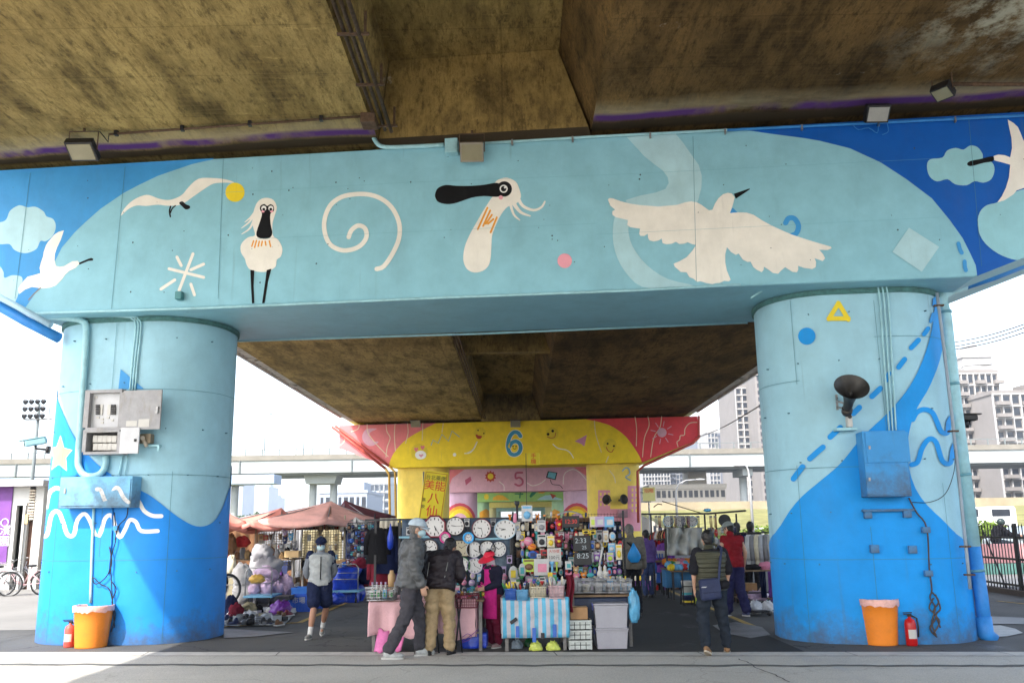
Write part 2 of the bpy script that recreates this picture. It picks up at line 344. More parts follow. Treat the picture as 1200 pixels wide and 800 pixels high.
# ------------------------------------------------------------------ elevated road on piers with painted murals
ZB,ZT,ZS=5.10,7.59,7.75
CX0,CX1=-10.0,9.9
SOFZ=ZS
def soffit_mat(name,c1,c2,c3):
 m=bpy.data.materials.new(name);m.use_nodes=True;nt=m.node_tree;N=nt.nodes;L=nt.links;b=N['Principled BSDF'];b.inputs['Roughness'].default_value=.85;b.inputs['Specular IOR Level'].default_value=.08
 tc=N.new('ShaderNodeTexCoord');P=tc.outputs['Object']
 def mapp(sc,rot=0):
  q=N.new('ShaderNodeMapping');q.inputs['Scale'].default_value=sc;q.inputs['Rotation'].default_value=(0,0,rot);L.new(P,q.inputs[0]);return q.outputs[0]
 def nz(v,scale,det=8,rough=.68):
  n=N.new('ShaderNodeTexNoise');n.inputs['Scale'].default_value=scale;n.inputs['Detail'].default_value=det;n.inputs['Roughness'].default_value=rough;L.new(v,n.inputs['Vector']);return n.outputs['Fac']
 def rng(f,a,b_,c=0,d=1):
  q=N.new('ShaderNodeMapRange');q.inputs[1].default_value=a;q.inputs[2].default_value=b_;q.inputs[3].default_value=c;q.inputs[4].default_value=d;L.new(f,q.inputs[0]);return q.outputs[0]
 def mix(f,a,b_,bt='MIX'):
  q=N.new('ShaderNodeMix');q.data_type='RGBA';q.blend_type=bt
  if isinstance(f,float):q.inputs[0].default_value=f
  else:L.new(f,q.inputs[0])
  for s,v in((6,a),(7,b_)):
   if isinstance(v,tuple):q.inputs[s].default_value=(*v,1)
   else:L.new(v,q.inputs[s])
  return q.outputs[2]
 def mth(op,a,b_=None):
  q=N.new('ShaderNodeMath');q.operation=op
  for s,v in((0,a),(1,b_)):
   if v is None:continue
   if isinstance(v,(int,float)):q.inputs[s].default_value=v
   else:L.new(v,q.inputs[s])
  return q.outputs[0]
 col=mix(rng(nz(mapp((1,.6,1)),.32),.4,.6),c1,c2)
 col=mix(rng(nz(mapp((1.3,.35,1),.15),1.3),.46,.66,0,.85),col,c3)
 col=mix(rng(nz(mapp((2.5,.7,1),-.2),3.5,12,.8),.50,.60,0,.62),col,tuple(v*.35 for v in c3))
 col=mix(rng(nz(mapp((.25,5,1)),2.2,6),.42,.7,0,.45),col,tuple(v*.6 for v in c1))
 col=mix(rng(nz(mapp((6,1.2,1),.1),5.0,10,.8),.50,.62,0,.5),col,tuple(v*.5 for v in c2));col=mix(rng(nz(mapp((1,1,1)),38,3,.8),.60,.70,0,.5),col,tuple(v*.3 for v in c3));col=mix(rng(nz(mapp((.8,3,1)),1.7,9,.75),.60,.68,0,.35),col,tuple(min(1,v*1.5)for v in c1))
 sx=N.new('ShaderNodeSeparateXYZ');L.new(P,sx.inputs[0])
 for out,per in((sx.outputs[1],1.22),(sx.outputs[0],2.45)):
  fr_=mth('FRACT',mth('DIVIDE',mth('ADD',out,500.0),per));d=mth('ABSOLUTE',mth('SUBTRACT',fr_,.5))
  col=mix(mth('MULTIPLY',rng(d,.489,.496),.25),col,tuple(v*.35 for v in c3))
 col=mix(mth('MULTIPLY',rng(nz(mapp((1,1,1)),.55,9,.75),.64,.67),.35),col,(.55,.52,.44))
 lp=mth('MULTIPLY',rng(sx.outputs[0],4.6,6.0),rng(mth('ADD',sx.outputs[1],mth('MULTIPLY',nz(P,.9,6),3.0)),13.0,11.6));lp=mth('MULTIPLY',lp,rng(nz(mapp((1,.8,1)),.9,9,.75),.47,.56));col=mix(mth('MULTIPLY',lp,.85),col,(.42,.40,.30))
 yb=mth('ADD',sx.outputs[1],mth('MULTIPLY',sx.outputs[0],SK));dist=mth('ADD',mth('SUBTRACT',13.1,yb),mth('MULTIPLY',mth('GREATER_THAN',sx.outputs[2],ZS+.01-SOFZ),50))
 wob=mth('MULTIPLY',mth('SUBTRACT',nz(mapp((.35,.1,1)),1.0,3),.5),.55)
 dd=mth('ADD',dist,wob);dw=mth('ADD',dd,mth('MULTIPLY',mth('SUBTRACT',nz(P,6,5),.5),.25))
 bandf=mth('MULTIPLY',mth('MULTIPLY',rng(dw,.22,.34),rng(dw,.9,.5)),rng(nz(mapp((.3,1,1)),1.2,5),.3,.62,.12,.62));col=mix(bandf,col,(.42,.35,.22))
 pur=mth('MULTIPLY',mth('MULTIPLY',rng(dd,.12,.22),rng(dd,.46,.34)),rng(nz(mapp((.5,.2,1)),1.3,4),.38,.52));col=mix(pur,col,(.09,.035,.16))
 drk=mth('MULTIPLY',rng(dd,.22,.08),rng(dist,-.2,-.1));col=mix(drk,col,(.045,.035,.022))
 L.new(col,b.inputs['Base Color'])
 bp=N.new('ShaderNodeBump');bp.inputs['Strength'].default_value=.4;bp.inputs['Distance'].default_value=.02;L.new(nz(P,14,5),bp.inputs['Height']);L.new(bp.outputs[0],b.inputs['Normal'])
 return m
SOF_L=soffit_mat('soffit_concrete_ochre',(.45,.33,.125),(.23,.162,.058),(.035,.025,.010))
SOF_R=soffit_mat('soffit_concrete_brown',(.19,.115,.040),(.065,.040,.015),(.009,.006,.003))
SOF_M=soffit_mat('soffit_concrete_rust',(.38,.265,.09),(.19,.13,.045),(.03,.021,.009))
DECKY0,DECKY1=-4.5,235.0  # deck's unseen near end cut short to let in sky light and bounced sun
deck=thing('elevated_road_deck','long brown stained concrete viaduct deck spanning overhead across the painted piers','bridge deck',(0,0,ZS))
def along(name,prof,m,par,y0=DECKY0,y1=DECKY1,**k):
 mb=MB();mb.prism([(x,y0,z)for x,z in prof],(0,y1-y0,0));return mb.build(name,m,par,**k)
along('girder',[(CX0+.55,ZS),(-2.2,ZS),(-2.05,9.1),(-2.05,9.4),(CX0+.2,9.4),(CX0+.2,8.1)],SOF_L,deck)
along('girder',[(1.2,ZS),(CX1-.55,ZS),(CX1-.2,8.1),(CX1-.2,9.4),(.72,9.4),(.72,9.1)],SOF_R,deck)
along('slab',[(-2.05,9.12),(.72,9.12),(.72,9.4),(-2.05,9.4)],SOF_M,deck)
PARC=mat('parapet_concrete',(.55,.52,.47),.8,var=.2)
along('parapet',[(CX0-.05,8.05),(CX0+.2,8.05),(CX0+.2,10.5),(CX0-.05,10.5)],PARC,deck)
along('parapet',[(CX1-.2,8.05),(CX1+.05,8.05),(CX1+.05,10.5),(CX1-.2,10.5)],PARC,deck)
for sx_,x0 in((-1,CX0),(1,CX1)):
 mb=MB()
 y=14.0
 while y<130:mb.box((x0-sx_*.30,y,7.93),(.5,.16,.20));y+=.42
 mb.build('edge_rib',PARC,deck)['kind']='stuff'
 mb=MB();mb.tube([(x0-sx_*.02,14,7.86),(x0-sx_*.02,49.5,7.86)],.09,10);mb.build('gutter_pipe',mat('grey_pvc',(.42,.38,.37),.5),deck)
 for q in(20,26,32,38,44):mb=MB();mb.tube([(x0-sx_*.1,q,7.86),(x0-sx_*.30,q+.25,7.80),(x0-sx_*.42,q+.5,7.95)],.06,8);mb.build('gutter_elbow',PARC,deck)
# -------- column outline
def outline(hw,hd,r,k=12):
 p=[]
 for cx,cy,a0 in((-(hw-r),hd-r,pi/2),(-(hw-r),-(hd-r),pi),(hw-r,-(hd-r),1.5*pi),(hw-r,hd-r,2*pi)):
  for i in range(k+1):a=a0+pi/2*i/k;p.append((cx+r*cos(a),cy+r*sin(a)))
 return p
class Col:
 def __init__(s,y0,uc,hw=1.5,hd=1.03,r=.95,w0=.42):
  s.y0,s.uc,s.wc=y0,uc,w0+hd;s.p=outline(hw,hd,r);s.s=[0]
  for i in range(1,len(s.p)):s.s.append(s.s[-1]+math.dist(s.p[i],s.p[i-1]))
 def pos(s,sv,z,off=0.0):
  sv=max(s.s[0],min(s.s[-1]-1e-6,sv));i=0
  while s.s[i+1]<sv:i+=1
  L=s.s[i+1]-s.s[i];t=(sv-s.s[i])/L if L>1e-9 else 0;a,b=s.p[i],s.p[i+1]
  x,y=a[0]+(b[0]-a[0])*t,a[1]+(b[1]-a[1])*t
  def nr(j):
   a_,b_=s.p[max(j-1,0)],s.p[min(j+1,len(s.p)-1)];q=V((b_[1]-a_[1],-(b_[0]-a_[0]),0));return q.normalized()
  n=nr(i).lerp(nr(i+1),t).normalized()
  return fr(s.y0,s.uc+x+n.x*off,s.wc+y+n.y*off,z)
 def pix(s,px,py):
  d=ray(px,py);o=CAMP-fr(s.y0,s.uc,s.wc,0);ou,ow=o.dot(EX),o.dot(EY);du,dw=d.dot(EX),d.dot(EY)
  best=None;near=None
  for i in range(len(s.p)-1):
   ax,ay=s.p[i];bx,by=s.p[i+1];ex,ey=bx-ax,by-ay;den=du*ey-dw*ex
   if abs(den)>1e-12:
    t=((ax-ou)*ey-(ay-ow)*ex)/den;q=((ax-ou)*dw-(ay-ow)*du)/den
    if-1e-6<=q<=1+1e-6 and t>0 and(best is None or t<best[0]):best=(t,s.s[i]+q*(s.s[i+1]-s.s[i]))
  if best:return best[1],H+d.z*best[0]
  bd=None
  for i in range(len(s.p)):
   wx,wy=s.p[i][0]-ou,s.p[i][1]-ow;t=(wx*du+wy*dw)/(du*du+dw*dw);dist=abs(wx*dw-wy*du)
   if bd is None or dist<bd[0]:bd=(dist,s.s[i],t)
  return bd[1],H+d.z*bd[2]
def tri_clip(pts,cuts=(),clips=()):
 bm=bmesh.new();vs=[bm.verts.new((p[0],p[1],0))for p in pts]
 for t in tessellate_polygon([[V((p[0],p[1],0))for p in pts]]):
  try:bm.faces.new([vs[i]for i in t])
  except ValueError:pass
 for c in cuts:
  bmesh.ops.bisect_plane(bm,geom=bm.verts[:]+bm.edges[:]+bm.faces[:],plane_co=(c,0,0),plane_no=(1,0,0),dist=1e-6)
 for(co,no)in clips:
  bmesh.ops.bisect_plane(bm,geom=bm.verts[:]+bm.edges[:]+bm.faces[:],plane_co=(*co,0),plane_no=(*no,0),clear_outer=True,dist=1e-6)
 bm.verts.index_update();v=[(q.co.x,q.co.y)for q in bm.verts];f=[]
 for q in bm.faces:
  ids=[x.index for x in q.verts]
  if q.normal.z<0:ids.reverse()
  if q.calc_area()>1e-9:f.append(tuple(ids))
 bm.free();return v,f
PAINT={}
def paint(name,c,rough=.5):
 if name not in PAINT:
  PAINT[name]=mat('mural_'+name,c,rough,var=.09,scale=2.2,bump=.45,bscale=3.2,stain=(tuple(v*.6+.03 for v in c),2.6,.3,.28))
  nt=PAINT[name].node_tree;N=nt.nodes;L=nt.links;b=N['Principled BSDF'];b.inputs['Specular IOR Level'].default_value=.2
  src=b.inputs['Base Color'].links[0].from_socket;tc=N.new('ShaderNodeTexCoord');sx=N.new('ShaderNodeSeparateXYZ');L.new(tc.outputs['Object'],sx.inputs[0]);n=N.new('ShaderNodeTexNoise');n.inputs['Scale'].default_value=3.5;n.inputs['Detail'].default_value=9;n.inputs['Roughness'].default_value=.75;L.new(tc.outputs['Object'],n.inputs['Vector'])
  a=N.new('ShaderNodeMath');a.operation='MULTIPLY_ADD';a.inputs[1].default_value=-1.5;L.new(n.outputs['Fac'],a.inputs[0]);L.new(sx.outputs[2],a.inputs[2]);r=N.new('ShaderNodeMapRange');r.inputs[1].default_value=-.82;r.inputs[2].default_value=-.30;r.inputs[3].default_value=.75;r.inputs[4].default_value=0;L.new(a.outputs[0],r.inputs[0])
  mx=N.new('ShaderNodeMix');mx.data_type='RGBA';L.new(r.outputs[0],mx.inputs[0]);L.new(src,mx.inputs[6]);mx.inputs[7].default_value=(.075,.08,.09,1)
  n2=N.new('ShaderNodeTexNoise');n2.inputs['Scale'].default_value=9;n2.inputs['Detail'].default_value=8;mp=N.new('ShaderNodeMapping');mp.inputs['Scale'].default_value=(1,1,.05);L.new(tc.outputs['Object'],mp.inputs[0]);L.new(mp.outputs[0],n2.inputs['Vector']);r2=N.new('ShaderNodeMapRange');r2.inputs[1].default_value=.66;r2.inputs[2].default_value=.78;r2.inputs[3].default_value=0;r2.inputs[4].default_value=.3;L.new(n2.outputs['Fac'],r2.inputs[0])
  m3=N.new('ShaderNodeMix');m3.data_type='RGBA';L.new(r2.outputs[0],m3.inputs[0]);L.new(mx.outputs[2],m3.inputs[6]);m3.inputs[7].default_value=(.10,.13,.13,1);L.new(m3.outputs[2],b.inputs['Base Color'])
 return PAINT[name]
P_LIGHT=paint('pale_cyan',(.25,.51,.605));P_COLL=paint('column_cyan',(.315,.55,.65));P_DEEP=paint('deep_blue',(.003,.095,.42));P_SKYB=paint('sky_blue',(.05,.29,.62));P_CREAM=paint('cream',(.80,.77,.70));P_BLACK=paint('black',(.004,.004,.005),.8)
P_PALE=paint('washed_cyan',(.40,.62,.68));P_YEL=paint('yellow',(.78,.60,.03));P_PINK=paint('pink',(.80,.35,.42));P_ORG=paint('orange',(.75,.32,.04));P_WHT=paint('white',(.80,.80,.78))
P_SEAM=mat('seam_dark',(.07,.19,.24),.8,var=0);P_SEAM2=mat('seam_fine',(.15,.36,.42),.8,var=0)  # dark teal joint lines between the plates
class Pier:
 def __init__(s,y0,label,base,colpaint,uL,uR,ucL,ucR,hw=1.5,T=2.5):
  s.y0=y0;s.k=0;s.root=thing('bridge_pier',label,'bridge pier',fr(y0,0,1.2,0),'painted piers of the viaduct')
  b0,b1=-10.47,CX1+.02
  s.prof=[(b0,ZT),(b0,6.30),(uL,ZB),(uR,ZB),(b1,6.30),(b1,ZT)]
  mb=MB();mb.prism([fr(y0,u,0,z)for u,z in s.prof],EY*T);s.beam=mb.build('cap_beam',base,s.root,bevel=.03)
  s.cols=[];s.colobs=[]
  for q_,uc in enumerate((ucL,ucR)):
   c=Col(y0,uc,hw[q_]if isinstance(hw,tuple)else hw);s.cols.append(c);mb=MB();n=len(c.p)
   nz_=6;vs=[];fs=[]
   for j in range(nz_+1):
    z=ZB*j/nz_
    for i in range(n):vs.append(fr(y0,uc+c.p[i][0],c.wc+c.p[i][1],z))
   for j in range(nz_):
    for i in range(n):fs.append((j*n+i,j*n+(i+1)%n,(j+1)*n+(i+1)%n,(j+1)*n+i))
   mb.add(vs,fs,True);s.colobs.append(mb.build('column',colpaint,s.root))
  for(w,z0,ins)in((T/2,ZT,.0),):
   for u in(-9,-7,-5,-3,2,4,6,8):mb=MB();mb.box(fr(y0,u,T/2,(ZT+ZS)/2),(.6,.6,ZS-ZT-.004),-SK);mb.build('bearing',mat('bearing_steel',(.05,.045,.04),.7),s.root)
 def clips(s):
  c=[];n=len(s.prof)
  for i in range(n):
   a,b=s.prof[i],s.prof[(i+1)%n];dx,dy=b[0]-a[0],b[1]-a[1];c.append(((a[0],a[1]),(dy,-dx)))
  return c
 def beamdecal(s,name,pts,m,px=True,label=None,clip=False):
  s.k+=1;off=-.002-.00012*s.k
  q=[onp(p[0],p[1],s.y0)for p in pts]if px else pts
  v,f=tri_clip(q,(),s.clips()if clip else())
  mb=MB();mb.add([fr(s.y0,a,off,b)for a,b in v],f);o=mb.build(name,m,s.root)
  if label:o['label']=label
  return o
 def coldecal(s,ci,name,pts,m,px=True,ext=None,label=None):
  s.k+=1;c=s.cols[ci];off=.003+.00015*s.k
  q=[c.pix(*p)for p in pts]if px else list(pts)
  if ext:q=ext(q,c)
  lo,hi=min(a for a,_ in q),max(a for a,_ in q)
  v,f=tri_clip(q,[x for x in c.s[1:-1]if lo<x<hi])
  mb=MB();mb.add([c.pos(a,b,off)for a,b in v],f,True);o=mb.build(name,m,s.root)
  if label:o['label']=label
  return o
def cr(X0,Y0,k):return lambda pts:[(X0+x/k,Y0+y/k)for x,y in pts]
pier7=Pier(13.105,'nearest pier, pale cyan and blue, its cross beam painted with white spoonbill birds',P_LIGHT,P_COLL,onp(34,366,13.105)[0],onp(1143,321,13.105)[0],-6.53,5.13,(1.42,1.39))
A=cr(0,180,4);Bc=cr(240,180,4);Cc=cr(480,180,4);D=cr(700,140,3.637);E_=cr(960,120,3.3333)
B7=pier7.beamdecal
B7('mural_field',A([(-1200,-400),(1100,-400),(1000,27),(900,50),(740,105),(650,148),(580,185),(470,260),(400,322),(350,370),(290,440),(245,530),(190,620),(120,720),(60,800),(-1200,900)]),P_SKYB,clip=True,label='mid blue field at the left end of the beam')
B7('mural_field',[(850,60),(850,150.5),(880,153.5),(903.5,157),(942,162),(960,165),(996,174),(1032,190.5),(1062,210),(1092,232.5),(1113,258),(1128,279),(1137,297),(1143.5,311),(1145,322),(1145,420),(1500,420),(1500,60)],P_DEEP,clip=True,label='deep blue field at the right end of the beam')
S_=smoothc
B7('mural_cloud',A(S_([(-80,360),(-60,325),(0,322),(30,308),(48,268),(90,243),(128,252),(168,250),(205,272),(218,294),(250,308),(262,342),(248,385),(215,411),(190,410),(170,448),(120,467),(70,453),(45,425),(0,425),(-60,412)])),P_PALE)
B7('mural_cloud',A(S_([(-120,560),(-40,520),(0,530),(17,556),(22,582),(60,570),(105,582),(92,640),(62,705),(0,680),(-60,660)])),P_PALE)
B7('mural_bird',A([(300,360),(285,405),(268,440),(258,470),(256,500),(262,526),(280,531),(300,528),(340,505),(365,503),(373,515),(355,535),(325,550),(305,568),(290,590),(262,618),(235,628),(200,632),(150,625),(118,637),(90,658),(85,632),(108,600),(130,577),(165,568),(190,560),(186,535),(192,512),(203,480),(205,462),(216,430),(225,415),(240,398),(255,380),(275,367)]),P_CREAM)
B7('bird_bill',A([(370,512),(412,494),(428,489),(438,493),(436,501),(415,503),(372,521)]),P_BLACK)
B7('bird_leg',A(stroke([(190,630),(162,655),(135,685)],6)),paint('leg_grey',(.2,.2,.2)))
B7('mural_bird',A(S_([(567,292),(582,260),(620,222),(665,199),(700,195),(745,212),(790,218),(828,208),(858,190),(885,157),(930,119),(990,115),(1055,121),(1100,137),(1045,137),(1000,142),(960,165),(905,203),(870,228),(835,243),(785,245),(740,240),(685,246),(640,244),(600,262)],k=3)),P_CREAM)
B7('bird_bill',A(S_([(840,232),(855,224),(872,238),(890,246),(889,258),(870,262),(852,246)],k=3)),P_BLACK)
B7('bird_leg',A(stroke([(800,248),(795,270),(799,296)],7)),P_BLACK);B7('bird_leg',A(stroke([(822,245),(808,258),(799,278)],6)),P_BLACK)
for p in([(905,470),(840,640)],[(793,540),(955,580)],[(830,485),(850,525)],[(895,545),(955,518)],[(820,592),(755,635)],[(895,612),(912,662)]):B7('mural_snow_stroke',A(stroke(p,14)),P_CREAM)
B7('mural_sun',Bc(circ(142,182,45)),P_YEL)
for p in([(240,270),(215,300),(188,322)],[(232,285),(210,320),(172,350)],[(235,300),(212,350),(173,378)]):B7('bird_crest',Bc(stroke(p,(14,3))),P_CREAM)
B7('mural_bird',Bc(S_([(240,240),(262,215),(290,208),(322,218),(338,252),(328,292),(318,330),(320,384),(345,405),(364,445),(357,482),(338,498),(332,530),(300,551),(262,555),(215,545),(196,520),(189,494),(170,462),(171,425),(203,393),(236,383),(226,340),(226,290)],k=3)),P_CREAM)
B7('bird_face',Bc(S_([(259,262),(262,245),(280,237),(293,246),(308,238),(323,247),(324,270),(308,284),(309,330),(317,372),(305,395),(275,400),(247,391),(243,368),(262,310),(268,282)],k=3)),P_BLACK)
for x in(277,310):B7('bird_eye',Bc(circ(x,257,12,16)),P_WHT);B7('bird_pupil',Bc(circ(x,262,7,12)),P_BLACK);B7('bird_cheek',Bc(circ(x+(-4 if x<290 else 4),272,8,12,5)),P_PINK)
for p in([(229,410),(221,435)],[(243,408),(234,440)],[(256,412),(251,435)],[(270,412),(266,432)],[(284,412),(287,430)],[(303,410),(309,436)]):B7('bird_bib_stroke',Bc(stroke(p,7)),P_ORG)
B7('bird_leg',Bc([(214,545),(233,548),(229,620),(233,700),(222,703),(217,620)]),P_BLACK);B7('bird_leg',Bc([(291,546),(313,540),(297,600),(281,700),(269,702),(281,620)]),P_BLACK)
B7('mural_spiral',Bc(stroke([(675,392),(688,360),(720,338),(752,352),(758,392),(732,430),(690,450),(640,453),(590,428),(564,375),(562,310),(588,245),(640,205),(710,191),(780,195),(840,220),(885,265),(912,330),(910,400),(880,470),(840,528),(806,541)],21)),P_CREAM)
for p,w in(([(505,200),(530,245),(580,266),(618,252),(634,226)],(16,8)),([(485,230),(520,275),(565,293)],(20,7)),([(472,235),(488,285),(516,312)],(14,6))):B7('bird_crest',Cc(stroke(p,w)),P_CREAM)
B7('mural_bird',Cc(S_([(400,137),(430,118),(462,115),(498,133),(514,165),(522,205),(500,235),(460,250),(430,285),(405,335),(387,385),(384,430),(380,490),(370,525),(345,549),(305,558),(270,542),(252,500),(258,440),(280,385),(310,330),(340,278),(378,218),(396,190)],k=3)),P_CREAM,label='white spoonbill head and neck shaped like a numeral 7')
B7('bird_bill',Cc(S_([(120,190),(133,163),(170,148),(220,152),(290,152),(350,147),(405,138),(425,150),(425,196),(400,204),(350,200),(290,208),(220,232),(175,238),(137,229),(122,210)],k=3)),P_BLACK)
B7('bird_face',Cc(circ(444,167,36)),P_BLACK);B7('bird_eye',Cc(circ(441,166,19,20)),P_WHT);B7('bird_pupil',Cc(circ(441,166,13,16)),P_BLACK);B7('bird_eye',Cc(circ(447,160,5,10)),P_WHT);B7('bird_cheek',Cc(circ(428,207,10,14)),P_PINK)
for p in([(365,255),(320,355)],[(378,268),(345,340)],[(386,288),(358,330)],[(393,308),(368,330)],[(409,300),(380,370)]):B7('bird_bib_stroke',Cc(stroke(p,9)),P_ORG)
B7('mural_dot',Cc(circ(727,503,34)),P_PINK)
B7('mural_swoosh',D([(125,76),(330,58),(365,100),(400,150),(432,195),(445,240),(444,290),(430,345),(400,400),(150,400),(120,345),(180,326),(250,312),(290,297),(304,272),(300,248),(280,220),(240,190),(200,158)]),P_PALE)
B7('mural_swoosh',D(S_([(85,395),(66,470),(75,560),(115,645),(190,714),(300,714),(410,708),(300,680),(210,620),(150,540),(132,470),(140,410)],k=3)),P_PALE)
B7('mural_curl',D(stroke([(802,442),(815,422),(840,424),(857,455),(845,488),(810,500)],22)),P_SKYB);B7('mural_curl',D([(567,376),(580,380),(597,397),(562,404)]),P_SKYB)
B7('mural_bird',D([(45,342),(52,336),(65,337),(100,350),(140,360),(180,366),(260,372),(340,365),(375,354),(400,350),(425,355),(445,366),(475,388),(490,386),(500,362),(515,338),(535,320),(555,314),(572,316),(585,332),(580,355),(573,378),(565,400),(600,397),(635,398),(665,407),(700,430),(740,452),(790,475),(830,492),(900,515),(950,530),(995,543),(998,550),(980,557),(945,556),(962,575),(970,592),(960,604),(925,592),(932,608),(930,630),(915,638),(880,633),(855,624),(856,640),(850,652),(830,650),(800,630),(782,645),(770,658),(748,655),(735,645),(710,628),(708,642),(700,651),(680,642),(665,630),(652,606),(640,608),(620,598),(602,572),(590,578),(570,566),(552,545),(545,575),(545,610),(552,645),(568,683),(560,690),(540,688),(522,697),(505,698),(490,702),(465,698),(440,690),(425,692),(410,680),(392,672),(380,652),(355,650),(330,628),(325,615),(350,605),(380,588),(405,560),(420,535),(405,533),(385,524),(370,530),(350,532),(335,522),(318,530),(295,533),(278,528),(274,508),(262,516),(240,521),(222,516),(216,505),(215,488),(200,497),(184,497),(178,488),(182,466),(165,464),(140,460),(127,450),(130,430),(105,424),(80,418),(64,407),(64,392),(76,386),(55,368)]),P_CREAM)
B7('bird_bill',D([(581,318),(648,295),(650,299),(622,318),(590,339)]),P_BLACK)
B7('mural_cloud',E_(S_([(420,250),(432,224),(480,217),(498,190),(532,179),(562,186),(588,170),(617,176),(637,202),(641,225),(674,235),(684,265),(671,301),(640,315),(606,309),(575,325),(530,321),(500,301),(460,310),(430,290)],k=3)),paint('cloud_cyan',(.28,.55,.62)))
B7('mural_swoosh',E_(S_([(700,390),(760,352),(850,335),(960,360),(1010,450),(980,560),(880,615),(790,618),(735,608),(680,580),(635,535),(618,480),(626,430),(655,402)],k=3)),paint('cloud_cyan',(.28,.55,.62)),clip=True)
B7('mural_bird',E_([(735,68),(758,82),(775,98),(785,120),(797,150),(830,180),(870,215),(905,280),(880,310),(830,325),(800,335),(770,345),(758,360),(740,372),(720,385),(695,391),(712,368),(728,335),(740,295),(745,245),(715,236),(690,230),(680,226),(681,210),(700,205),(725,208),(745,216),(752,180),(750,140),(742,105)]),P_CREAM)
B7('bird_bill',E_(S_([(577,240),(590,230),(630,222),(670,212),(681,216),(678,231),(640,238),(600,249),(582,249)],k=3)),P_BLACK)
B7('mural_diamond',E_([(350,490),(468,565),(400,662),(285,585)]),P_PALE)
for p in([(543,552),(549,575),(556,588)],[(567,622),(568,642),(572,656)]):B7('mural_dash',E_(stroke(p,16)),P_SKYB)
for x0,y0,x1,y1 in((36,203,18,350),(147,196,131,362),(262,187,256,350),(812,160,816,330),(1135,140,1150,312)):B7('plate_joint',stroke([(x0,y0),(x1,y1)],.45),P_SEAM)
for x0,y0,x1,y1 in((262,226,480,214),(480,214,740,204),(740,204,960,193),(960,193,1100,186),(300,280,700,262),(700,275,1100,255)):B7('plate_joint',stroke([(x0,y0),(x1,y1)],.22),P_SEAM2)
mb=MB();rr=random.Random(5)
for i in range(90):
 u,z=rr.uniform(-9,8.5),rr.uniform(ZB+.2,ZT-.2);c=fr(13.105,u,0,z);mb.ball(c,rr.choice((.007,.009,.013)),6)
mb.build('bolt',mat('bolt_dark',(.04,.06,.07),.6),pier7.root)['kind']='stuff'
L3=cr(0,360,1.903);R4=cr(860,320,1.703)
def lext(q,c):
 return[(c.s[0]+.02,q[0][1]+.25)]+q+[(c.s[-1]-.02,q[-1][1]+.5),(c.s[-1]-.02,.004),(c.s[0]+.02,.004)]
C7=pier7.coldecal
P_MID=paint('column_blue',(.015,.23,.68))
C7(0,'mural_field',L3(S_([(124,185),(130,205),(140,230),(168,290),(210,342),(250,373),(290,397),(330,416),(362,440),(395,466),(428,485),(452,488),(474,478),(492,452),(506,415),(516,385),(522,360)],False,3)),P_MID,ext=lext,label='blue wave field over the lower half of the left column')
C7(0,'mural_triangle',L3([(270,138),(322,182),(265,182)]),P_SKYB)
C7(0,'mural_star',L3([(137,285),(145,313),(163,318),(149,335),(151,365),(134,350),(117,363),(121,335),(111,314),(128,311)]),paint('pale_yellow',(.66,.58,.20)))
for p in([(106,445),(112,415),(125,403),(134,404)],[(296,424),(310,432),(322,453),(340,464),(360,465)],[(98,510),(108,505),(117,463),(132,455),(143,480),(152,506),(166,506),(174,474),(190,460),(204,480),(216,514),(226,500),(236,470),(250,464),(259,490),(268,512),(280,495),(290,474),(304,478),(316,498),(352,498)]):C7(0,'mural_wave',L3(stroke(p,9)),P_WHT)
def rext(q,c):return[(c.s[0]+.02,q[0][1]+.1)]+q+[(c.s[-1]-.02,.9),(c.s[-1]-.02,.004),(c.s[0]+.02,.004)]
P_RB=paint('right_column_blue',(.006,.27,.70))
C7(1,'mural_field',R4(S_([(60,548),(75,530),(95,503),(112,475),(135,447),(160,425),(190,400),(215,377),(238,348),(260,322),(295,290),(322,262),(343,236),(360,208),(375,175),(388,135),(396,95),(399,60),(400,32)],False,2))+R4([(414,32)])+R4(S_([(416,65),(418,110),(411,165),(398,205),(383,238),(366,266),(353,300),(346,340),(348,385),(362,430),(385,463),(415,492),(442,520),(476,548),(500,565),(520,580)],False,2)),P_RB,ext=rext,label='deep blue field with a tapering plume up the right column')
for a,b,w in(((120,410),(138,386),11),((152,370),(178,347),11),((192,327),(212,308),11),((238,280),(250,268),11),((275,246),(292,230),11),((304,214),(309,200),9),((328,188),(340,172),10),((353,149),(367,134),10),((378,122),(386,111),9),((391,97),(396,82),7),((397,64),(398,52),6)):C7(1,'mural_dash',R4(stroke([a,b],w)),P_RB)
for p in([(356,292),(364,278),(378,272),(394,278),(404,298),(412,316),(424,318),(427,296),(438,284),(452,288),(459,300),(464,312)],[(354,382),(366,376),(374,350),(388,331),(402,338),(414,374),(430,378),(436,348),(448,335),(458,342),(464,360)]):C7(1,'mural_wave',R4(stroke(p,10)),P_RB)
C7(1,'mural_dot',R4(circ(146,126,17)),P_RB)
for p in([(208,60),(228,93)],[(228,91),(189,91)],[(189,92),(208,61)]):C7(1,'mural_triangle_bar',R4(stroke(p,9)),P_YEL)
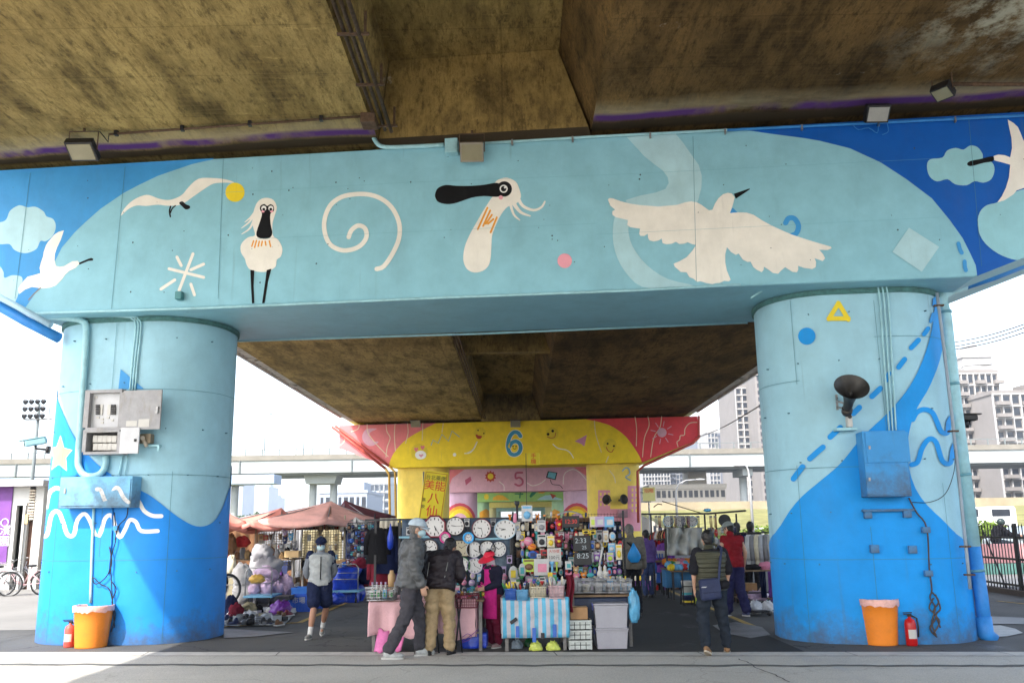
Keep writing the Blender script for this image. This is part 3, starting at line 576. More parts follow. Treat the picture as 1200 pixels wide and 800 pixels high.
for ci,vs_,hs in((0,((1.9,.02,5.0),(2.75,.02,3.2),(3.55,1.3,5.0),(4.6,.02,2.6)),((1.25,1.2,6),(2.55,1.2,6),(3.9,1.2,6))),(1,((1.75,1.2,3.6),(2.45,0.02,2.5),(2.55,3.7,5.0),(3.4,.02,1.6),(3.75,2.4,4.9),(4.5,.02,2.2)),((1.15,1.2,6),(2.45,1.2,3.4),(3.75,1.1,2.6),(4.35,3.7,6)))):
 for sv,z0,z1 in vs_:C7(ci,'plate_joint',[(sv-.003,z0),(sv+.003,z0),(sv+.003,z1),(sv-.003,z1)],P_SEAM,px=False)
 for z,s0,s1 in hs:C7(ci,'plate_joint',[(s0,z-.003),(s1,z-.003),(s1,z+.003),(s0,z+.003)],P_SEAM,px=False)
 mb=MB();c=pier7.cols[ci]
 for i in range(34):
  sv,z=1.3+(i*1.37%4.4),.35+(i*.733%4.4);p=c.pos(sv,z,.0);q=c.pos(sv,z,.035);mb.cyl(p,q,.010,6)
 o=mb.build('fixing_stud',mat('stud',(.06,.16,.22),.6),pier7.root);o['kind']='stuff'
 mb=MB();n=len(c.p);
 mb.add([c.pos(c.s[i],5.02,.035)for i in range(n)]+[c.pos(c.s[i],5.095,.035)for i in range(n)]+[c.pos(c.s[i],5.02,0)for i in range(n)],[(i,i+1,n+i+1,n+i)for i in range(n-1)]+[(2*n+i,2*n+i+1,i+1,i)for i in range(n-1)],True)
 mb.build('crown_ring',mat('crown_teal',(.07,.2,.2),.7,var=.3,scale=12),pier7.root)
# -------- pier 6 (yellow)
YW=paint('golden_yellow',(.84,.63,.025));YC=paint('pale_golden',(.80,.61,.11));RED=paint('coral',(.72,.20,.21));PK=paint('rose_pink',(.66,.28,.34));PKL=paint('light_pink',(.66,.38,.46))
Y6=50.54
pier6=Pier(Y6,'yellow painted pier with a big blue 6 and smiling balloons on its coral ended beam',YW,YC,onp(460,548,Y6)[0],onp(752,543.5,Y6)[0],onp(490,600,Y6)[0],onp(720,600,Y6)[0])
B6=pier6.beamdecal;F=cr(380,480,6.6667);G_=cr(540,480,6.6667);Hc=cr(680,480,5.4545)
B6('mural_field',F(S_([(900,90),(750,165),(650,225),(580,290),(530,360),(505,430)],False,3))+[(440,560),(340,560),(340,470),(520,470)],RED,clip=True)
B6('mural_field',Hc(S_([(20,58),(130,80),(210,110),(290,170),(350,250),(385,310),(402,362)],False,3))+[(860,600),(860,440),(690,440)],paint('crimson_coral',(.72,.065,.08)),clip=True)
ofs=onp(602,518,Y6)
P6B=paint('balloon_blue',(.05,.30,.48))
six=[(466,205),(448,180),(418,174),(388,200),(371,250),(370,300),(388,340),(420,350),(452,336),(468,300),(458,262),(430,246),(400,256),(382,285)]
B6('mural_numeral',G_(stroke(six,38)),P_WHT);B6('mural_numeral',G_(stroke(six,29)),P6B,label='blue numeral 6 with a white outline');B6('mural_face',G_(circ(420,293,24,20)),YW)
for a in((408,285),(432,285)):B6('mural_eye',G_(circ(a[0],a[1],6,8)),P_BLACK)
B6('mural_mouth',G_(stroke([(408,300),(420,307),(432,300)],5)),P_BLACK)
BR=paint('brick_red',(.45,.06,.03));STR=paint('cream_string',(.72,.62,.42));YB=paint('bright_yellow',(.72,.55,.03))
B6('mural_balloon',G_(circ(150,180,45)),YB)
for x,y in((135,160),(180,184)):B6('mural_eye',G_(circ(x,y,6,8)),P_BLACK)
B6('mural_mouth',G_(S_([(118,190),(140,200),(166,204),(155,224),(133,226),(120,212)],k=2)),BR)
B6('mural_balloon',G_(circ(715,185,48)),YB)
for x,y in((718,165),(682,190)):B6('mural_eye',G_(circ(x,y,11,10)),P_BLACK)
B6('mural_mouth',G_(stroke([(675,210),(705,220),(733,212),(742,180)],5)),BR)
for p in([(128,250),(105,300),(70,335),(30,340)],[(720,268),(760,300),(820,312),(855,335),(880,375)]):B6('mural_string',G_(stroke(p,7)),P_WHT)
B6('mural_plane',G_([(985,195),(965,285),(940,265),(890,245)]),paint('mauve',(.6,.25,.4)))
B6('mural_zigzag',F(stroke([(835,275),(850,235),(890,260),(920,190),(970,245),(998,165),(1055,210)],7,1)),paint('slate_blue',(.25,.42,.52)))
B6('mural_balloon',F(circ(742,330,66)),YB);B6('mural_muzzle',F(circ(753,352,44,20,34)),P_WHT)
for x,y in((718,308),(768,293)):B6('mural_heart',F([(x,y+22),(x-17,y),(x-14,y-14),(x-4,y-14),(x,y-6),(x+5,y-15),(x+15,y-13),(x+17,y)]),RED)
B6('mural_heart',F([(757,372),(738,355),(742,346),(757,350),(768,344),(776,352)]),PK)
B6('mural_face',F(circ(1018,350,14,12)),P_CREAM)
B6('mural_moon',F(S_([(410,150),(380,145),(330,150),(300,190),(300,235),(335,275),(380,280),(425,250),(385,245),(355,215),(360,175)],k=3)),PKL)
for p in([(275,115),(262,150),(210,170)],[(335,112),(342,180),(400,260),(500,365)],[(483,110),(490,170),(515,220),(492,290),(482,370)],[(553,110),(548,200),(556,320)],[(650,108),(655,180),(635,260)],[(770,105),(765,235)],[(930,105),(920,175)],[(165,215),(150,255),(120,278)],[(1190,250),(1160,310),(1110,338)]):B6('mural_string',F(stroke(p,6)),STR)
B6('mural_balloon',Hc(circ(190,225,42)),YB)
for x,y in((175,216),(215,231)):B6('mural_eye',Hc(circ(x,y,7,8)),P_BLACK)
B6('mural_mouth',Hc(stroke([(166,238),(178,262),(200,270),(212,252)],5)),BR)
for p in([(180,298),(165,335),(185,385),(215,425),(225,465)],[(350,45),(360,120),(358,230)],[(432,42),(440,100),(410,180),(398,300)],[(520,42),(510,110),(470,180),(450,300)],[(90,70),(100,160),(135,270)],[(745,80),(700,85),(670,120),(665,160),(640,165),(635,190),(618,205),(625,235)]):
 if p[0][1]<290:B6('mural_string',Hc(stroke(p,5)),STR)
 else:pier6.coldecal(1,'mural_string',Hc(stroke(p[2:],6)),STR);B6('mural_string',Hc(stroke(p[:2],6)),STR)
B6('mural_sun',Hc(circ(522,145,30)),PKL)
for i in range(8):
 a=pi/4*i+.2;B6('mural_sun_ray',Hc(stroke([(522+42*cos(a),145+42*sin(a)),(522+72*cos(a),145+72*sin(a))],5)),PKL)
K6=pier6.coldecal
def colrect(p,ci,x0,y0,x1,y1,m,nm='mural_block',ext=None):return p.coldecal(ci,nm,[(x0,y0),(x1,y0),(x1,y1),(x0,y1)],m,ext=ext)
for x0,y0,x1 in((701,574,715),(735.5,569,750.5)):colrect(pier6,1,x0,y0,x1,622,PK,'mural_tower')
colrect(pier6,1,700,596,738,622,PK,'mural_tower')
for x0 in(703,708,712.5):
 for y0 in(577,583,589):colrect(pier6,1,x0,y0,x0+2,y0+3.4,YC,'mural_pane')
for x0 in(740,744.5):
 for y0 in(572,578,584,590,596):colrect(pier6,1,x0,y0,x0+2,y0+3.4,YC,'mural_pane')
K6(1,'mural_curl',Hc(stroke([(270,390),(290,370),(310,378),(315,410),(290,430),(320,450)],8)),paint('slate_blue',(.25,.42,.52)))
# -------- the piers beyond
def simple_pier(y0,label,beam,colm_,s=.95):
 return Pier(y0,label,beam,colm_,-7.0,6.9,-5.9,5.45,1.45)
pier5=simple_pier(87,'pink painted pier with a rose 5, a red sun and kites',PKL,paint('lilac_pink',(.62,.42,.55)))
B5=pier5.beamdecal
B5('mural_field',[(518,547),(548,547),(530,560),(522,580),(505,580),(505,547)],RED,clip=True);B5('mural_field',[(672,547),(700,547),(700,580),(691,560)],RED,clip=True)
B5('mural_numeral',G_(stroke([(480,490),(432,494),(430,535),(455,528),(480,545),(482,575),(455,592),(425,580)],15)),paint('raspberry',(.45,.09,.16)),label='rose coloured numeral 5')
B5('mural_sun',G_([(232+(46 if i%2 else 34)*cos(pi*i/10),520+(46 if i%2 else 34)*sin(pi*i/10))for i in range(20)]),BR);B5('mural_sun',G_(circ(232,519,23,16)),P_YEL)
B5('mural_kite',G_([(75,520),(85,550),(40,590),(32,548)]),paint('raspberry',(.45,.09,.16)));B5('mural_kite',G_([(680,478),(755,490),(740,548),(665,530)]),P_BLACK);B5('mural_kite',G_([(688,484),(746,494),(734,540),(676,524)]),paint('kite_blue',(.18,.5,.62)))
B5('mural_string',G_(stroke([(700,545),(715,580),(770,588),(795,612)],5)),P_BLACK)
for p in([(300,560),(335,590),(338,628)],[(520,570),(560,592),(620,575),(660,545)],[(800,580),(810,500),(870,465),(930,490),(990,560)]):B5('mural_cloud_line',G_(stroke(p,6)),P_CREAM)
OR1=paint('rainbow_orange',(.75,.35,.03));RB1=paint('rainbow_red',(.5,.06,.1))
for ci,cx in((0,541),(1,674)):
 for r_,m in((24,RB1),(20.5,OR1),(17,P_YEL),(12,PKL)):pier5.coldecal(ci,'mural_rainbow',circ(cx+(-2 if ci==0 else 2),613,r_*.8,24,r_),m)
pier4=simple_pier(120.5,'green painted pier with a dark green 4 and orange hills',paint('leaf_green',(.32,.55,.16)),paint('mint',(.40,.62,.38)))
GQ=cr(560,560,12);B4=pier4.beamdecal
B4('mural_numeral',GQ(stroke([(590,275),(598,180),(520,222),(630,222)],20,1)),paint('bottle_green',(.01,.2,.1)),label='dark green numeral 4')
B4('mural_leaf',GQ([(770,185),(835,185),(800,225),(745,275),(725,255),(745,215)]),paint('bottle_green',(.01,.2,.1)))
B4('mural_hill',GQ([(205,310),(215,270),(280,235),(350,240),(400,275),(450,312)]),paint('amber',(.75,.42,.03)))
B4('mural_patch',GQ([(225,190),(350,190),(300,212),(230,210)]),OR1);B4('mural_patch',GQ([(850,185),(960,185),(920,215),(850,210)]),OR1)
B4('mural_cloud',GQ([(830,305),(880,270),(950,240),(1020,235),(1100,270),(1180,290),(1180,306)]),P_PALE);B4('mural_kite',GQ([(1010,210),(1105,245),(1050,290)]),BR)
B4('mural_fruit',GQ(circ(120,262,34,14,42)),P_YEL)
for ci,cx in((0,569),(1,650)):pier4.coldecal(ci,'mural_hill',[(cx-7,612),(cx-7,600),(cx,596),(cx+6,599),(cx+7,612)],OR1)
pier3=simple_pier(155,'pale yellow painted pier farthest along the market',paint('straw',(.62,.55,.15)),paint('straw_column',(.62,.58,.3)))
pier2=simple_pier(190,'pale turquoise painted pier at the end of the viaduct',paint('aqua',(.35,.6,.55)),paint('aqua_column',(.4,.6,.5)))
for y0 in(13.1,Y6,87,120.5,155,190):
 mb=MB();mb.prism([fr(y0,-2.19-(.0),.0,ZS-.15),fr(y0,1.19,.0,ZS-.15),fr(y0,1.15,0,ZS),fr(y0,.70,.0,9.11),fr(y0,-2.03,.0,9.11),fr(y0,-2.19,0,ZS)],EY*2.4)
 mb.build('diaphragm',SOF_M,deck)
for y0 in(31.8,68):
 mb=MB();mb.prism([(-2.19,y0,7.9),(1.14,y0,7.9),(.72,y0,9.11),(-2.04,y0,9.11)],(0,.5,0));mb.build('diaphragm',SOF_M,deck)
# ------------------------------------------------------------------ things fixed to the nearest pier and the deck
YP=13.105
GREY=mat('cabinet_grey',(.30,.30,.31),.5,var=.15,scale=6,stain=((.2,.17,.13),9,.3,.5));GREYD=mat('cabinet_inside',(.09,.09,.095),.7);PANEL=mat('panel_face',(.50,.51,.53),.5,var=.1)
WPL=mat('white_plastic',(.48,.47,.44),.5,var=.08);BLK=mat('black_plastic',(.015,.015,.017),.45,var=.1);STEEL=mat('dull_steel',(.30,.30,.30),.45,metal=.6,var=.2,scale=12);RUST=mat('rusty_iron',(.11,.07,.045),.8,var=.35,scale=18)
CYPIPE=mat('cyan_painted_pipe',(.33,.58,.64),.5,var=.15,scale=6);BLPIPE=mat('blue_painted_pipe',(.03,.22,.58),.5,var=.15,scale=6);GPIPE=mat('grey_conduit',(.26,.32,.38),.45,var=.15)
def rect(px0,py0,px1,py1,w):
 u0,z1=onp(px0,py0,YP,w);u1,z0=onp(px1,py1,YP,w);return u0,z0,u1,z1
def pbox(mb,px0,py0,px1,py1,w,d,mi=0):
 u0,z0,u1,z1=rect(px0,py0,px1,py1,w);c=fr(YP,(u0+u1)/2,w+d/2,(z0+z1)/2)
 return mb.obox(c,EX*abs(u1-u0)/2,EY*d/2,EZ*(z1-z0)/2,mi)
def pp(px,py,w):u,z=onp(px,py,YP,w);return fr(YP,u,w,z)
def ptube(name,pts,w,r,m,par,n=8,sm=True):
 q=smoothc(pts,False,4)if sm and len(pts)>2 else pts
 mb=MB();mb.tube([pp(x,y,w)for x,y in q],r,n);return mb.build(name,m,par)
WC=.42
r7=pier7.root
ptube('conduit',[(40,369),(80,373),(96,376),(101,386),(98,440),(92,530),(93,548),(101,557),(115,556),(123,547),(124,533)],WC-.06,.05,CYPIPE,r7,12)
for k in range(3):ptube('conduit',[(100+k*22,370.5),(146+k*7,371.5),(155+k*3.5,374),(159+k*3.2,382),(155.5+k*3,420),(152+k*3,458)],WC-.03,.014,CYPIPE,r7)
ptube('conduit',[(110,594),(108,640),(106,706)],WC-.03,.022,CYPIPE,r7);ptube('conduit',[(132,594),(130,640),(127,672)],WC-.03,.012,BLPIPE,r7);ptube('conduit',[(144,532),(139,558)],WC-.03,.014,CYPIPE,r7);ptube('conduit',[(150,532),(146,558)],WC-.03,.010,CYPIPE,r7)
for k in range(3):ptube('conduit',[(880+k*2,349-k),(906,336.5-k),(960,334-k*1.2),(1012+k*4,331-k),(1024+k*4.5,334),(1030+k*5,343),(1036+k*4.6,420),(1042+k*4,505)],WC-.03,.014,CYPIPE,r7)
ptube('conduit',[(1098,343),(1110,440),(1123,555),(1137,690)],WC+.10,.025,GPIPE,r7)
for q in((1100,358),(1117,505),(1131,640),(1136,673)):mb=MB();p=pp(q[0],q[1],WC+.10);mb.obox(p,EX*.07,EY*.03,EZ*.012);mb.build('pipe_clamp',RUST,r7)
def dn(pts,r,m,name,Y=13.45,n=14):mb=MB();mb.tube([at(x,y,Y)for x,y in pts],r,n);return mb.build(name,m,r7)
dn([(1103,352),(1108,372),(1119,470),(1141,640)],.095,CYPIPE,'drain_pipe');dn([(1141,640),(1150,700),(1155,742)],.096,BLPIPE,'drain_pipe')
dn([(1152,722),(1155,742),(1163,750)],.115,BLPIPE,'drain_foot');dn([(1102,362),(1104,345),(1115,338),(1130,333)],.10,CYPIPE,'drain_elbow');dn([(1128,334),(1165,322),(1215,302)],.09,BLPIPE,'drain_pipe')
for q in((1107,366),(1116,450),(1130,556),(1145,668)):mb=MB();mb.tube([at(q[0]-.3,q[1]-1.5,13.45),at(q[0]+.3,q[1]+1.5,13.45)],.106,14);mb.build('pipe_clamp',mat('clamp_teal',(.12,.3,.36),.5),r7)
dn([(-12,352),(30,376),(69,396)],.085,BLPIPE,'drain_pipe',14.3);dn([(-12,342),(22,360),(60,381)],.05,mat('pale_blue_pipe',(.35,.55,.7),.5),'drain_pipe',13.6)
ptube('edge_conduit',[(36,367),(240,361),(500,349.5),(740,340.5),(868,333.5)],-.03,.02,CYPIPE,r7,sm=False)
ptube('edge_conduit',[(278,399.5),(560,391),(876,378)],2.55,.02,CYPIPE,r7,sm=False)
q=ptube('top_conduit',[(428,133),(434,150),(441,167),(452,172.5),(480,172),(520,170)],-.05,.035,CYPIPE,r7)
ptube('top_conduit',[(566,168),(700,160),(852,152.5)],-.05,.022,CYPIPE,r7,sm=False);ptube('top_conduit',[(852,152.5),(1000,145.5),(1230,134)],-.05,.022,BLPIPE,r7,sm=False)
mb=MB()
for x in(600,671,762,850,940,1030,1120):y=166.2-(x-600)*.0515;pbox(mb,x-1.2,y-3,x+1.2,y+3,-.08,.05)
mb.build('pipe_clamp',STEEL,r7)['kind']='stuff'
mb=MB();pbox(mb,205,341,212,350,-.12,.11);mb.build('bracket',mat('teal_bracket',(.08,.25,.27),.6),r7,bevel=.01)
mb=MB();mb.tube([pp(x,y,-.08)for x,y in smoothc([(1000,147),(1006,152),(1018,150),(1028,156),(1030,146),(1038,142),(1041,154),(1034,158)],False,3)],.006,5);one(mb,'loose_wire',BLPIPE,'thin loose wire looped under the top pipe on the deep blue beam end','wire')
cab=thing('electric_cabinet','open grey electric cabinet with breaker panel, on the left column','electric cabinet',pp(120,531,WC))
def frame(mb,x0,y0,x1,y1,w,d,t=2.2):
 pbox(mb,x0,y0,x1,y0+t,w,d);pbox(mb,x0,y1-t,x1,y1,w,d);pbox(mb,x0,y0+t+.05,x0+t,y1-t-.05,w,d);pbox(mb,x1-t,y0+t+.05,x1,y1-t-.05,w,d)
mb=MB();frame(mb,100,457,143,503,WC-.26,.26);frame(mb,97.5,503.4,140,531.5,WC-.26,.26);mb.build('housing',GREY,cab)
mb=MB();pbox(mb,102,459,141,501,WC-.03,.025);pbox(mb,100,505.5,138,529,WC-.03,.025);mb.build('back_plate',GREYD,cab)
mb=MB();pbox(mb,106,461,139.5,500,WC-.17,.02);pn=mb.build('breaker_panel',PANEL,cab,bevel=.003)
for x in(112,130):
 mb=MB()
 for k in range(6):pbox(mb,x,474+k*2.0,x+4.5,475.4+k*2.0,WC-.20,.028)
 mb.build('breaker_switch',BLK,pn)
mb=MB();pbox(mb,116.8,474,119.6,486,WC-.185,.012);pbox(mb,126.2,474,129,486,WC-.185,.012)
for x,y in((111,464),(113,488),(118,490),(125,488),(130,491),(118,494)):pbox(mb,x,y,x+3,y+2.2,WC-.182,.01)
mb.build('breaker_label',WPL,pn)
for j in range(2):
 for i in range(5):mb=MB();pbox(mb,109+i*5.6,510+j*9.3,113.8+i*5.6,518+j*9.3,WC-.18,.14);mb.build('meter_module',WPL,cab,bevel=.006)
mb=MB();pbox(mb,145,457.5,187,502.5,WC-.27,.03);dr=mb.build('cabinet_door',GREY,cab,bevel=.006)
mb=MB();pbox(mb,182.5,476,184.5,484,WC-.30,.03);mb.build('handle',STEEL,dr);mb=MB();pbox(mb,148,493,160,499,WC-.2735,.003);pbox(mb,162.5,491,174.5,500,WC-.2735,.003);mb.build('paper_notice',WPL,dr)
mb=MB();pbox(mb,141.5,501,161.5,531,WC-.29,.03);dr=mb.build('cabinet_door',PANEL,cab,bevel=.006);mb=MB();pbox(mb,157,514,159,517,WC-.31,.02);mb.build('latch',BLK,dr)
sw=thing('socket_outlet','small weathered socket outlet on a steel bracket beside the open cabinet','outlet',pp(172,528,WC))
mb=MB();pbox(mb,163,508,176,519,WC-.14,.12);mb.build('outlet_body',mat('aged_brass',(.22,.18,.12),.6,var=.3),sw,bevel=.01);mb=MB();mb.cyl(pp(167,513,WC-.2),pp(167,513,WC-.13),.035,10);mb.cyl(pp(172,523,WC-.16),pp(168,515,WC-.16),.03,8);mb.build('plug',mat('plug_cream',(.4,.35,.28),.6),sw);mb=MB();pbox(mb,172,521,186,522.5,WC-.1,.1);pbox(mb,184.5,522.5,186,528,WC-.1,.02);mb.build('bracket',CYPIPE,sw)
jb=thing('junction_cabinet','pale blue painted junction cabinet crossed by a white wave, on the left column','electric cabinet',pp(115,594,WC))
SB=paint('cabinet_pale_blue',(.17,.43,.66));mb=MB();pbox(mb,71,559,153,594,WC-.28,.28);mb.build('housing',SB,jb,bevel=.008)
mb=MB();pbox(mb,73,561,111,592,WC-.295,.014);d1=mb.build('cabinet_door',SB,jb,bevel=.004);mb=MB();pbox(mb,113,561,151,592,WC-.295,.014);d2=mb.build('cabinet_door',SB,jb,bevel=.004)
mb=MB();pbox(mb,75,572,76.5,578,WC-.31,.012);mb.build('handle',STEEL,d1)
for w_,pts in((WC-.2965,[(113.5,573),(118,574),(123,586),(128,587),(134,573),(139,572),(145,583),(150.5,588)]),):
 mb=MB();v,f=tri_clip([onp(x,y,YP,w_)for x,y in stroke(pts,4.6)]);mb.add([fr(YP,a,w_,b)for a,b in v],f);mb.build('white_wave',P_WHT,jb)
def cords(name,label,pts_list,w,m,r=.008):
 mb=MB();
 for pts in pts_list:mb.tube([pp(x,y,w)for x,y in smoothc(pts,False,4)],r,6)
 return one(mb,name,m,label,'cable')
cords('dangling_cable','tangled dark cords hanging over the left orange bin',[[(128,640),(131,660),(124,676),(112,684),(109,676),(118,684),(128,690),(132,706)],[(134,600),(136,630),(130,655),(131,690),(134,735)],[(150,594),(148,606),(139,616),(135,632)],[(130,680),(136,690),(131,705),(135,720),(130,740)]],WC-.06,BLK)
mb=MB();pbox(mb,132,616,137,621,WC-.07,.06);mb.build('x',BLPIPE)
o=[x for x in COL.objects if x.name.startswith('x')][-1];o.name='cable_joint_box';tag(o,'tiny blue cable joint box below the pale blue junction cabinet','joint box')
cords('dangling_cable','dark bronze tangle of cords hanging beside the right extinguisher',[[(1065,583),(1074,600),(1086,618),(1089,665),(1092,690),(1090,700),(1096,712),(1092,730),(1097,744)],[(1092,693),(1100,704),(1094,716),(1101,728),(1094,742)],[(1094,700),(1089,712),(1097,722),(1090,736),(1098,746)],[(1096,696),(1102,712),(1097,720),(1102,735)]],WC-.05,mat('bronze_cord',(.06,.045,.04),.6,var=.3),.011)
cords('dangling_cable','thin black cable drooping across the pale panel of the right column',[[(1119,527),(1118,552),(1108,578),(1090,588),(1068,588)]],WC-.03,BLK,.005)
RB_=paint('right_cabinet_blue',(.05,.27,.58));rc=thing('junction_cabinet','deep blue two door junction cabinet on the right column','electric cabinet',pp(1040,581,WC))
mb=MB();pbox(mb,1010,505,1069,581,WC-.34,.34);mb.build('housing',RB_,rc,bevel=.008)
for y0,y1 in((507,541),(543.5,579)):mb=MB();pbox(mb,1013.5,y0,1067.5,y1,WC-.355,.014);d1=mb.build('cabinet_door',RB_,rc,bevel=.004);mb=MB();pbox(mb,1018,(y0+y1)/2-2,1020.5,(y0+y1)/2+2,WC-.375,.018);mb.build('latch',STEEL,d1)
for(x0,y0,x1,y1,lab)in((1011,596.5,1072,598.5,'thin blue mounting rail under the deep blue cabinet'),(1013,599.5,1022.5,607,'blue fixing block under the left end of the mounting rail'),(1059,598.5,1069,606,'blue fixing block under the right end of the mounting rail'),(1020,638,1031,647.5,'lower left blue fixing block above the right orange bin'),(1065,639,1075.5,648,'lower blue fixing block left of the hanging cords'),(1081,617,1091,624,'small blue cable box where the cords bend'),(1084,668,1094,675,'small blue cable box just above the cord tangle')):
 mb=MB();pbox(mb,x0,y0,x1,y1,WC-.09,.09);one(mb,'fixing_block'if'rail'not in lab[:24]else'mounting_rail',RB_,lab,'fixing block'if'rail'not in lab[:24]else'rail',pp((x0+x1)/2,y1,WC-.04),bevel=.006)
hl=thing('horn_loudspeaker','black horn loudspeaker on a steel arm, on the right column','loudspeaker',pp(994,480,WC))
c=pp(993.5,476,WC-.30);ax=(EY*-.80+EZ*.58-EX*.02).normalized();HM=mat('horn_black',(.03,.028,.026),.4,var=.25,scale=9,stain=((.12,.1,.07),6,1,.4))
mb=MB();mb.lathe([(.055,-.06),(.065,.0),(.07,.10),(.09,.2),(.13,.29),(.19,.36),(.235,.40),(.24,.405),(.232,.395),(.185,.345),(.12,.275),(.075,.18),(.04,.10),(.0,.06)],c,ax,28);mb.build('horn',HM,hl)
mb=MB();mb.lathe([(.001,.20),(.03,.21),(.035,.26),(.001,.30)],c,ax,14);mb.build('phase_plug',HM,hl);mb=MB();mb.lathe([(.001,-.16),(.06,-.155),(.075,-.12),(.075,-.05),(.05,-.045)],c,ax,18);mb.build('driver',HM,hl)
mb=MB();mb.tube([pp(981,466,WC),pp(981,470,WC-.2),pp(988,472,WC-.3)],.014,6);mb.tube([pp(981,477,WC),pp(990,478,WC-.28)],.014,6);pbox(mb,979,462,983,480,WC-.02,.02);mb.build('arm',STEEL,hl)
sc_=thing('security_camera','small white and black camera on a bracket under the horn loudspeaker','camera',pp(996,500,WC))
mb=MB();pbox(mb,992.5,486,1000,500,WC-.2,.12);mb.build('camera_body',WPL,sc_,bevel=.012);mb=MB();mb.cyl(pp(996,488,WC-.22),pp(996,488,WC-.19),.028,12);mb.build('lens',BLK,sc_);mb=MB();pbox(mb,980,501,1005,503.5,WC-.18,.18);mb.build('bracket',CYPIPE,sc_)
def cctv(name,label,base,out,aim,bodym,L=.30,capm=BLK):
 t=thing(name,label,'camera',base);base,out,aim=V(base),V(out),V(aim).normalized()
 mb=MB();mb.cyl(base,base+out.normalized()*.05,.06,10);mb.tube([base,base+out,base+out+V((0,0,.05))],.016,8);mb.build('arm',BLK,t)
 c=base+out+V((0,0,.10));x,y,a=basis(aim);up=x.cross(aim)if False else V((0,0,1));sd=aim.cross(up).normalized();up=sd.cross(aim)
 mb=MB();mb.obox(c,aim*L/2,sd*.055,up*.05);mb.build('camera_body',bodym,t,bevel=.02);mb=MB();mb.obox(c+up*.056+aim*.04,aim*(L/2+.03),sd*.062,up*.006);mb.build('sun_shield',bodym,t)
 mb=MB();mb.cyl(c+aim*L/2,c+aim*(L/2+.012),.042,14);mb.build('lens',capm,t);return t
pb=at(58.5,527,13.7);cctv('security_camera','light blue bullet camera on an arm at the left edge of the left column',pb,V((-.20,-.05,.02)),V((-1,-.35,-.22)),mat('camera_blue',(.24,.45,.52),.4))
pb=at(1131,497,13.8);cctv('security_camera','black bullet camera sticking out of the right column edge',pb,V((.06,-.03,.0)),V((1,-.2,-.05)),BLK,.2)
ORG=mat('orange_plastic',(.80,.235,.025),.42,var=.08,scale=3,stain=((.5,.16,.04),8,1,.4));LIN=mat('bin_liner',(.75,.42,.36),.35,var=.15,scale=20,bump=.5,bscale=25)
def bin_(px0,px1,ytop,ybase,label):
 b=gd((px0+px1)/2,ybase);b=V((b.x*(1+.24/b.y),b.y+.24,0));D_=at(0,0,b.y);k=(at(px1,ytop,b.y)-at(px0,ytop,b.y)).length/2*.93;h=at((px0+px1)/2,ytop,b.y).z
 t=thing('rubbish_bin',label,'bin',b,'orange bins beside the columns')
 mb=MB();mb.lathe([(k*.80,.0),(k*.81,.02),(k*.90,h*.55),(k*.905,h*.56),(k*.915,h*.58),(k*.98,h*.93),(k,h*.935),(k*1.01,h*.97),(k*.96,h*.97),(k*.94,h*.90),(k*.77,.04),(.001,.035)],b,n=36);mb.build('bin_body',ORG,t)
 rr=random.Random(int(px0));mb=MB();n=48;prof=[(1.03,.845),(1.035,.90),(1.04,.95),(1.02,.99),(.93,.985),(.91,.92)];vs=[]
 for(q,z)in prof:
  for i in range(n):a=2*pi*i/n;j=rr.uniform(-.012,.012);vs.append(b+V((cos(a)*k*(q+j),sin(a)*k*(q+j),h*(z+(rr.uniform(-.03,.03)if q==1.03 else rr.uniform(-.006,.006))))))
 mb.add(vs,[(i*n+j,i*n+(j+1)%n,(i+1)*n+(j+1)%n,(i+1)*n+j)for i in range(len(prof)-1)for j in range(n)],True);mb.build('liner',LIN,t)
 mb=MB()
 for zz in(.12,.16):mb.lathe([(k*.815,h*zz-.004),(k*.825,h*zz),(k*.815,h*zz+.004)],b,n=36)
 mb.build('rim_ring',ORG,t);return t
bin_(83,129.5,708,760,'orange rubbish bin with pale liner in sunlight at the left column')
bin_(1009.5,1057.5,700,757,'orange rubbish bin with pale liner in shade at the right column')
REDX=mat('extinguisher_red',(.42,.01,.012),.3,var=.05)
def extinguisher(px,ybase,ytop,label,m=REDX,Y=None):
 b=gd(px,ybase);b.z=0;Y=b.y;h=at(px,ytop,Y).z;r=.075;s_=h/.56
 t=thing('fire_extinguisher',label,'fire extinguisher',b);mb=MB();mb.lathe([(r*.9,0),(r,.015),(r,.36*s_),(r*.85,.42*s_),(r*.3,.455*s_),(r*.3,.48*s_)],b,n=20);mb.build('cylinder',m,t)
 mb=MB();mb.box(b+V((0,0,.50*s_)),(.05,.04,.04));mb.box(b+V((-.03,-.02,.545*s_)),(.14,.02,.012),.3);mb.box(b+V((-.03,-.02,.52*s_)),(.12,.02,.012),.3);mb.build('handle',BLK,t)
 mb=MB();mb.tube([b+V((.03,0,.49*s_)),b+V((.09,-.02,.45*s_)),b+V((.10,-.02,.3*s_)),b+V((.088,-.02,.14*s_))],.012,8);mb.build('hose',BLK,t)
 mb=MB();n=8;vs=[b+V((sin(a)*(r+.002),-cos(a)*(r+.002),z))for z in(.12*s_,.27*s_)for a in[(-.8+1.6*i/n)for i in range(n+1)]];mb.add(vs,[(i,i+1,n+2+i,n+1+i)for i in range(n)]);mb.build('sticker',WPL,t);return t
extinguisher(1069,756,716,'red fire extinguisher with white sticker beside the right orange bin');extinguisher(80.5,758,725,'sun faded red fire extinguisher half behind the left orange bin',mat('faded_red',(.5,.08,.06),.5))
GLS=mat('lamp_glass',(.22,.20,.12),.12,var=.1,coat=.5)
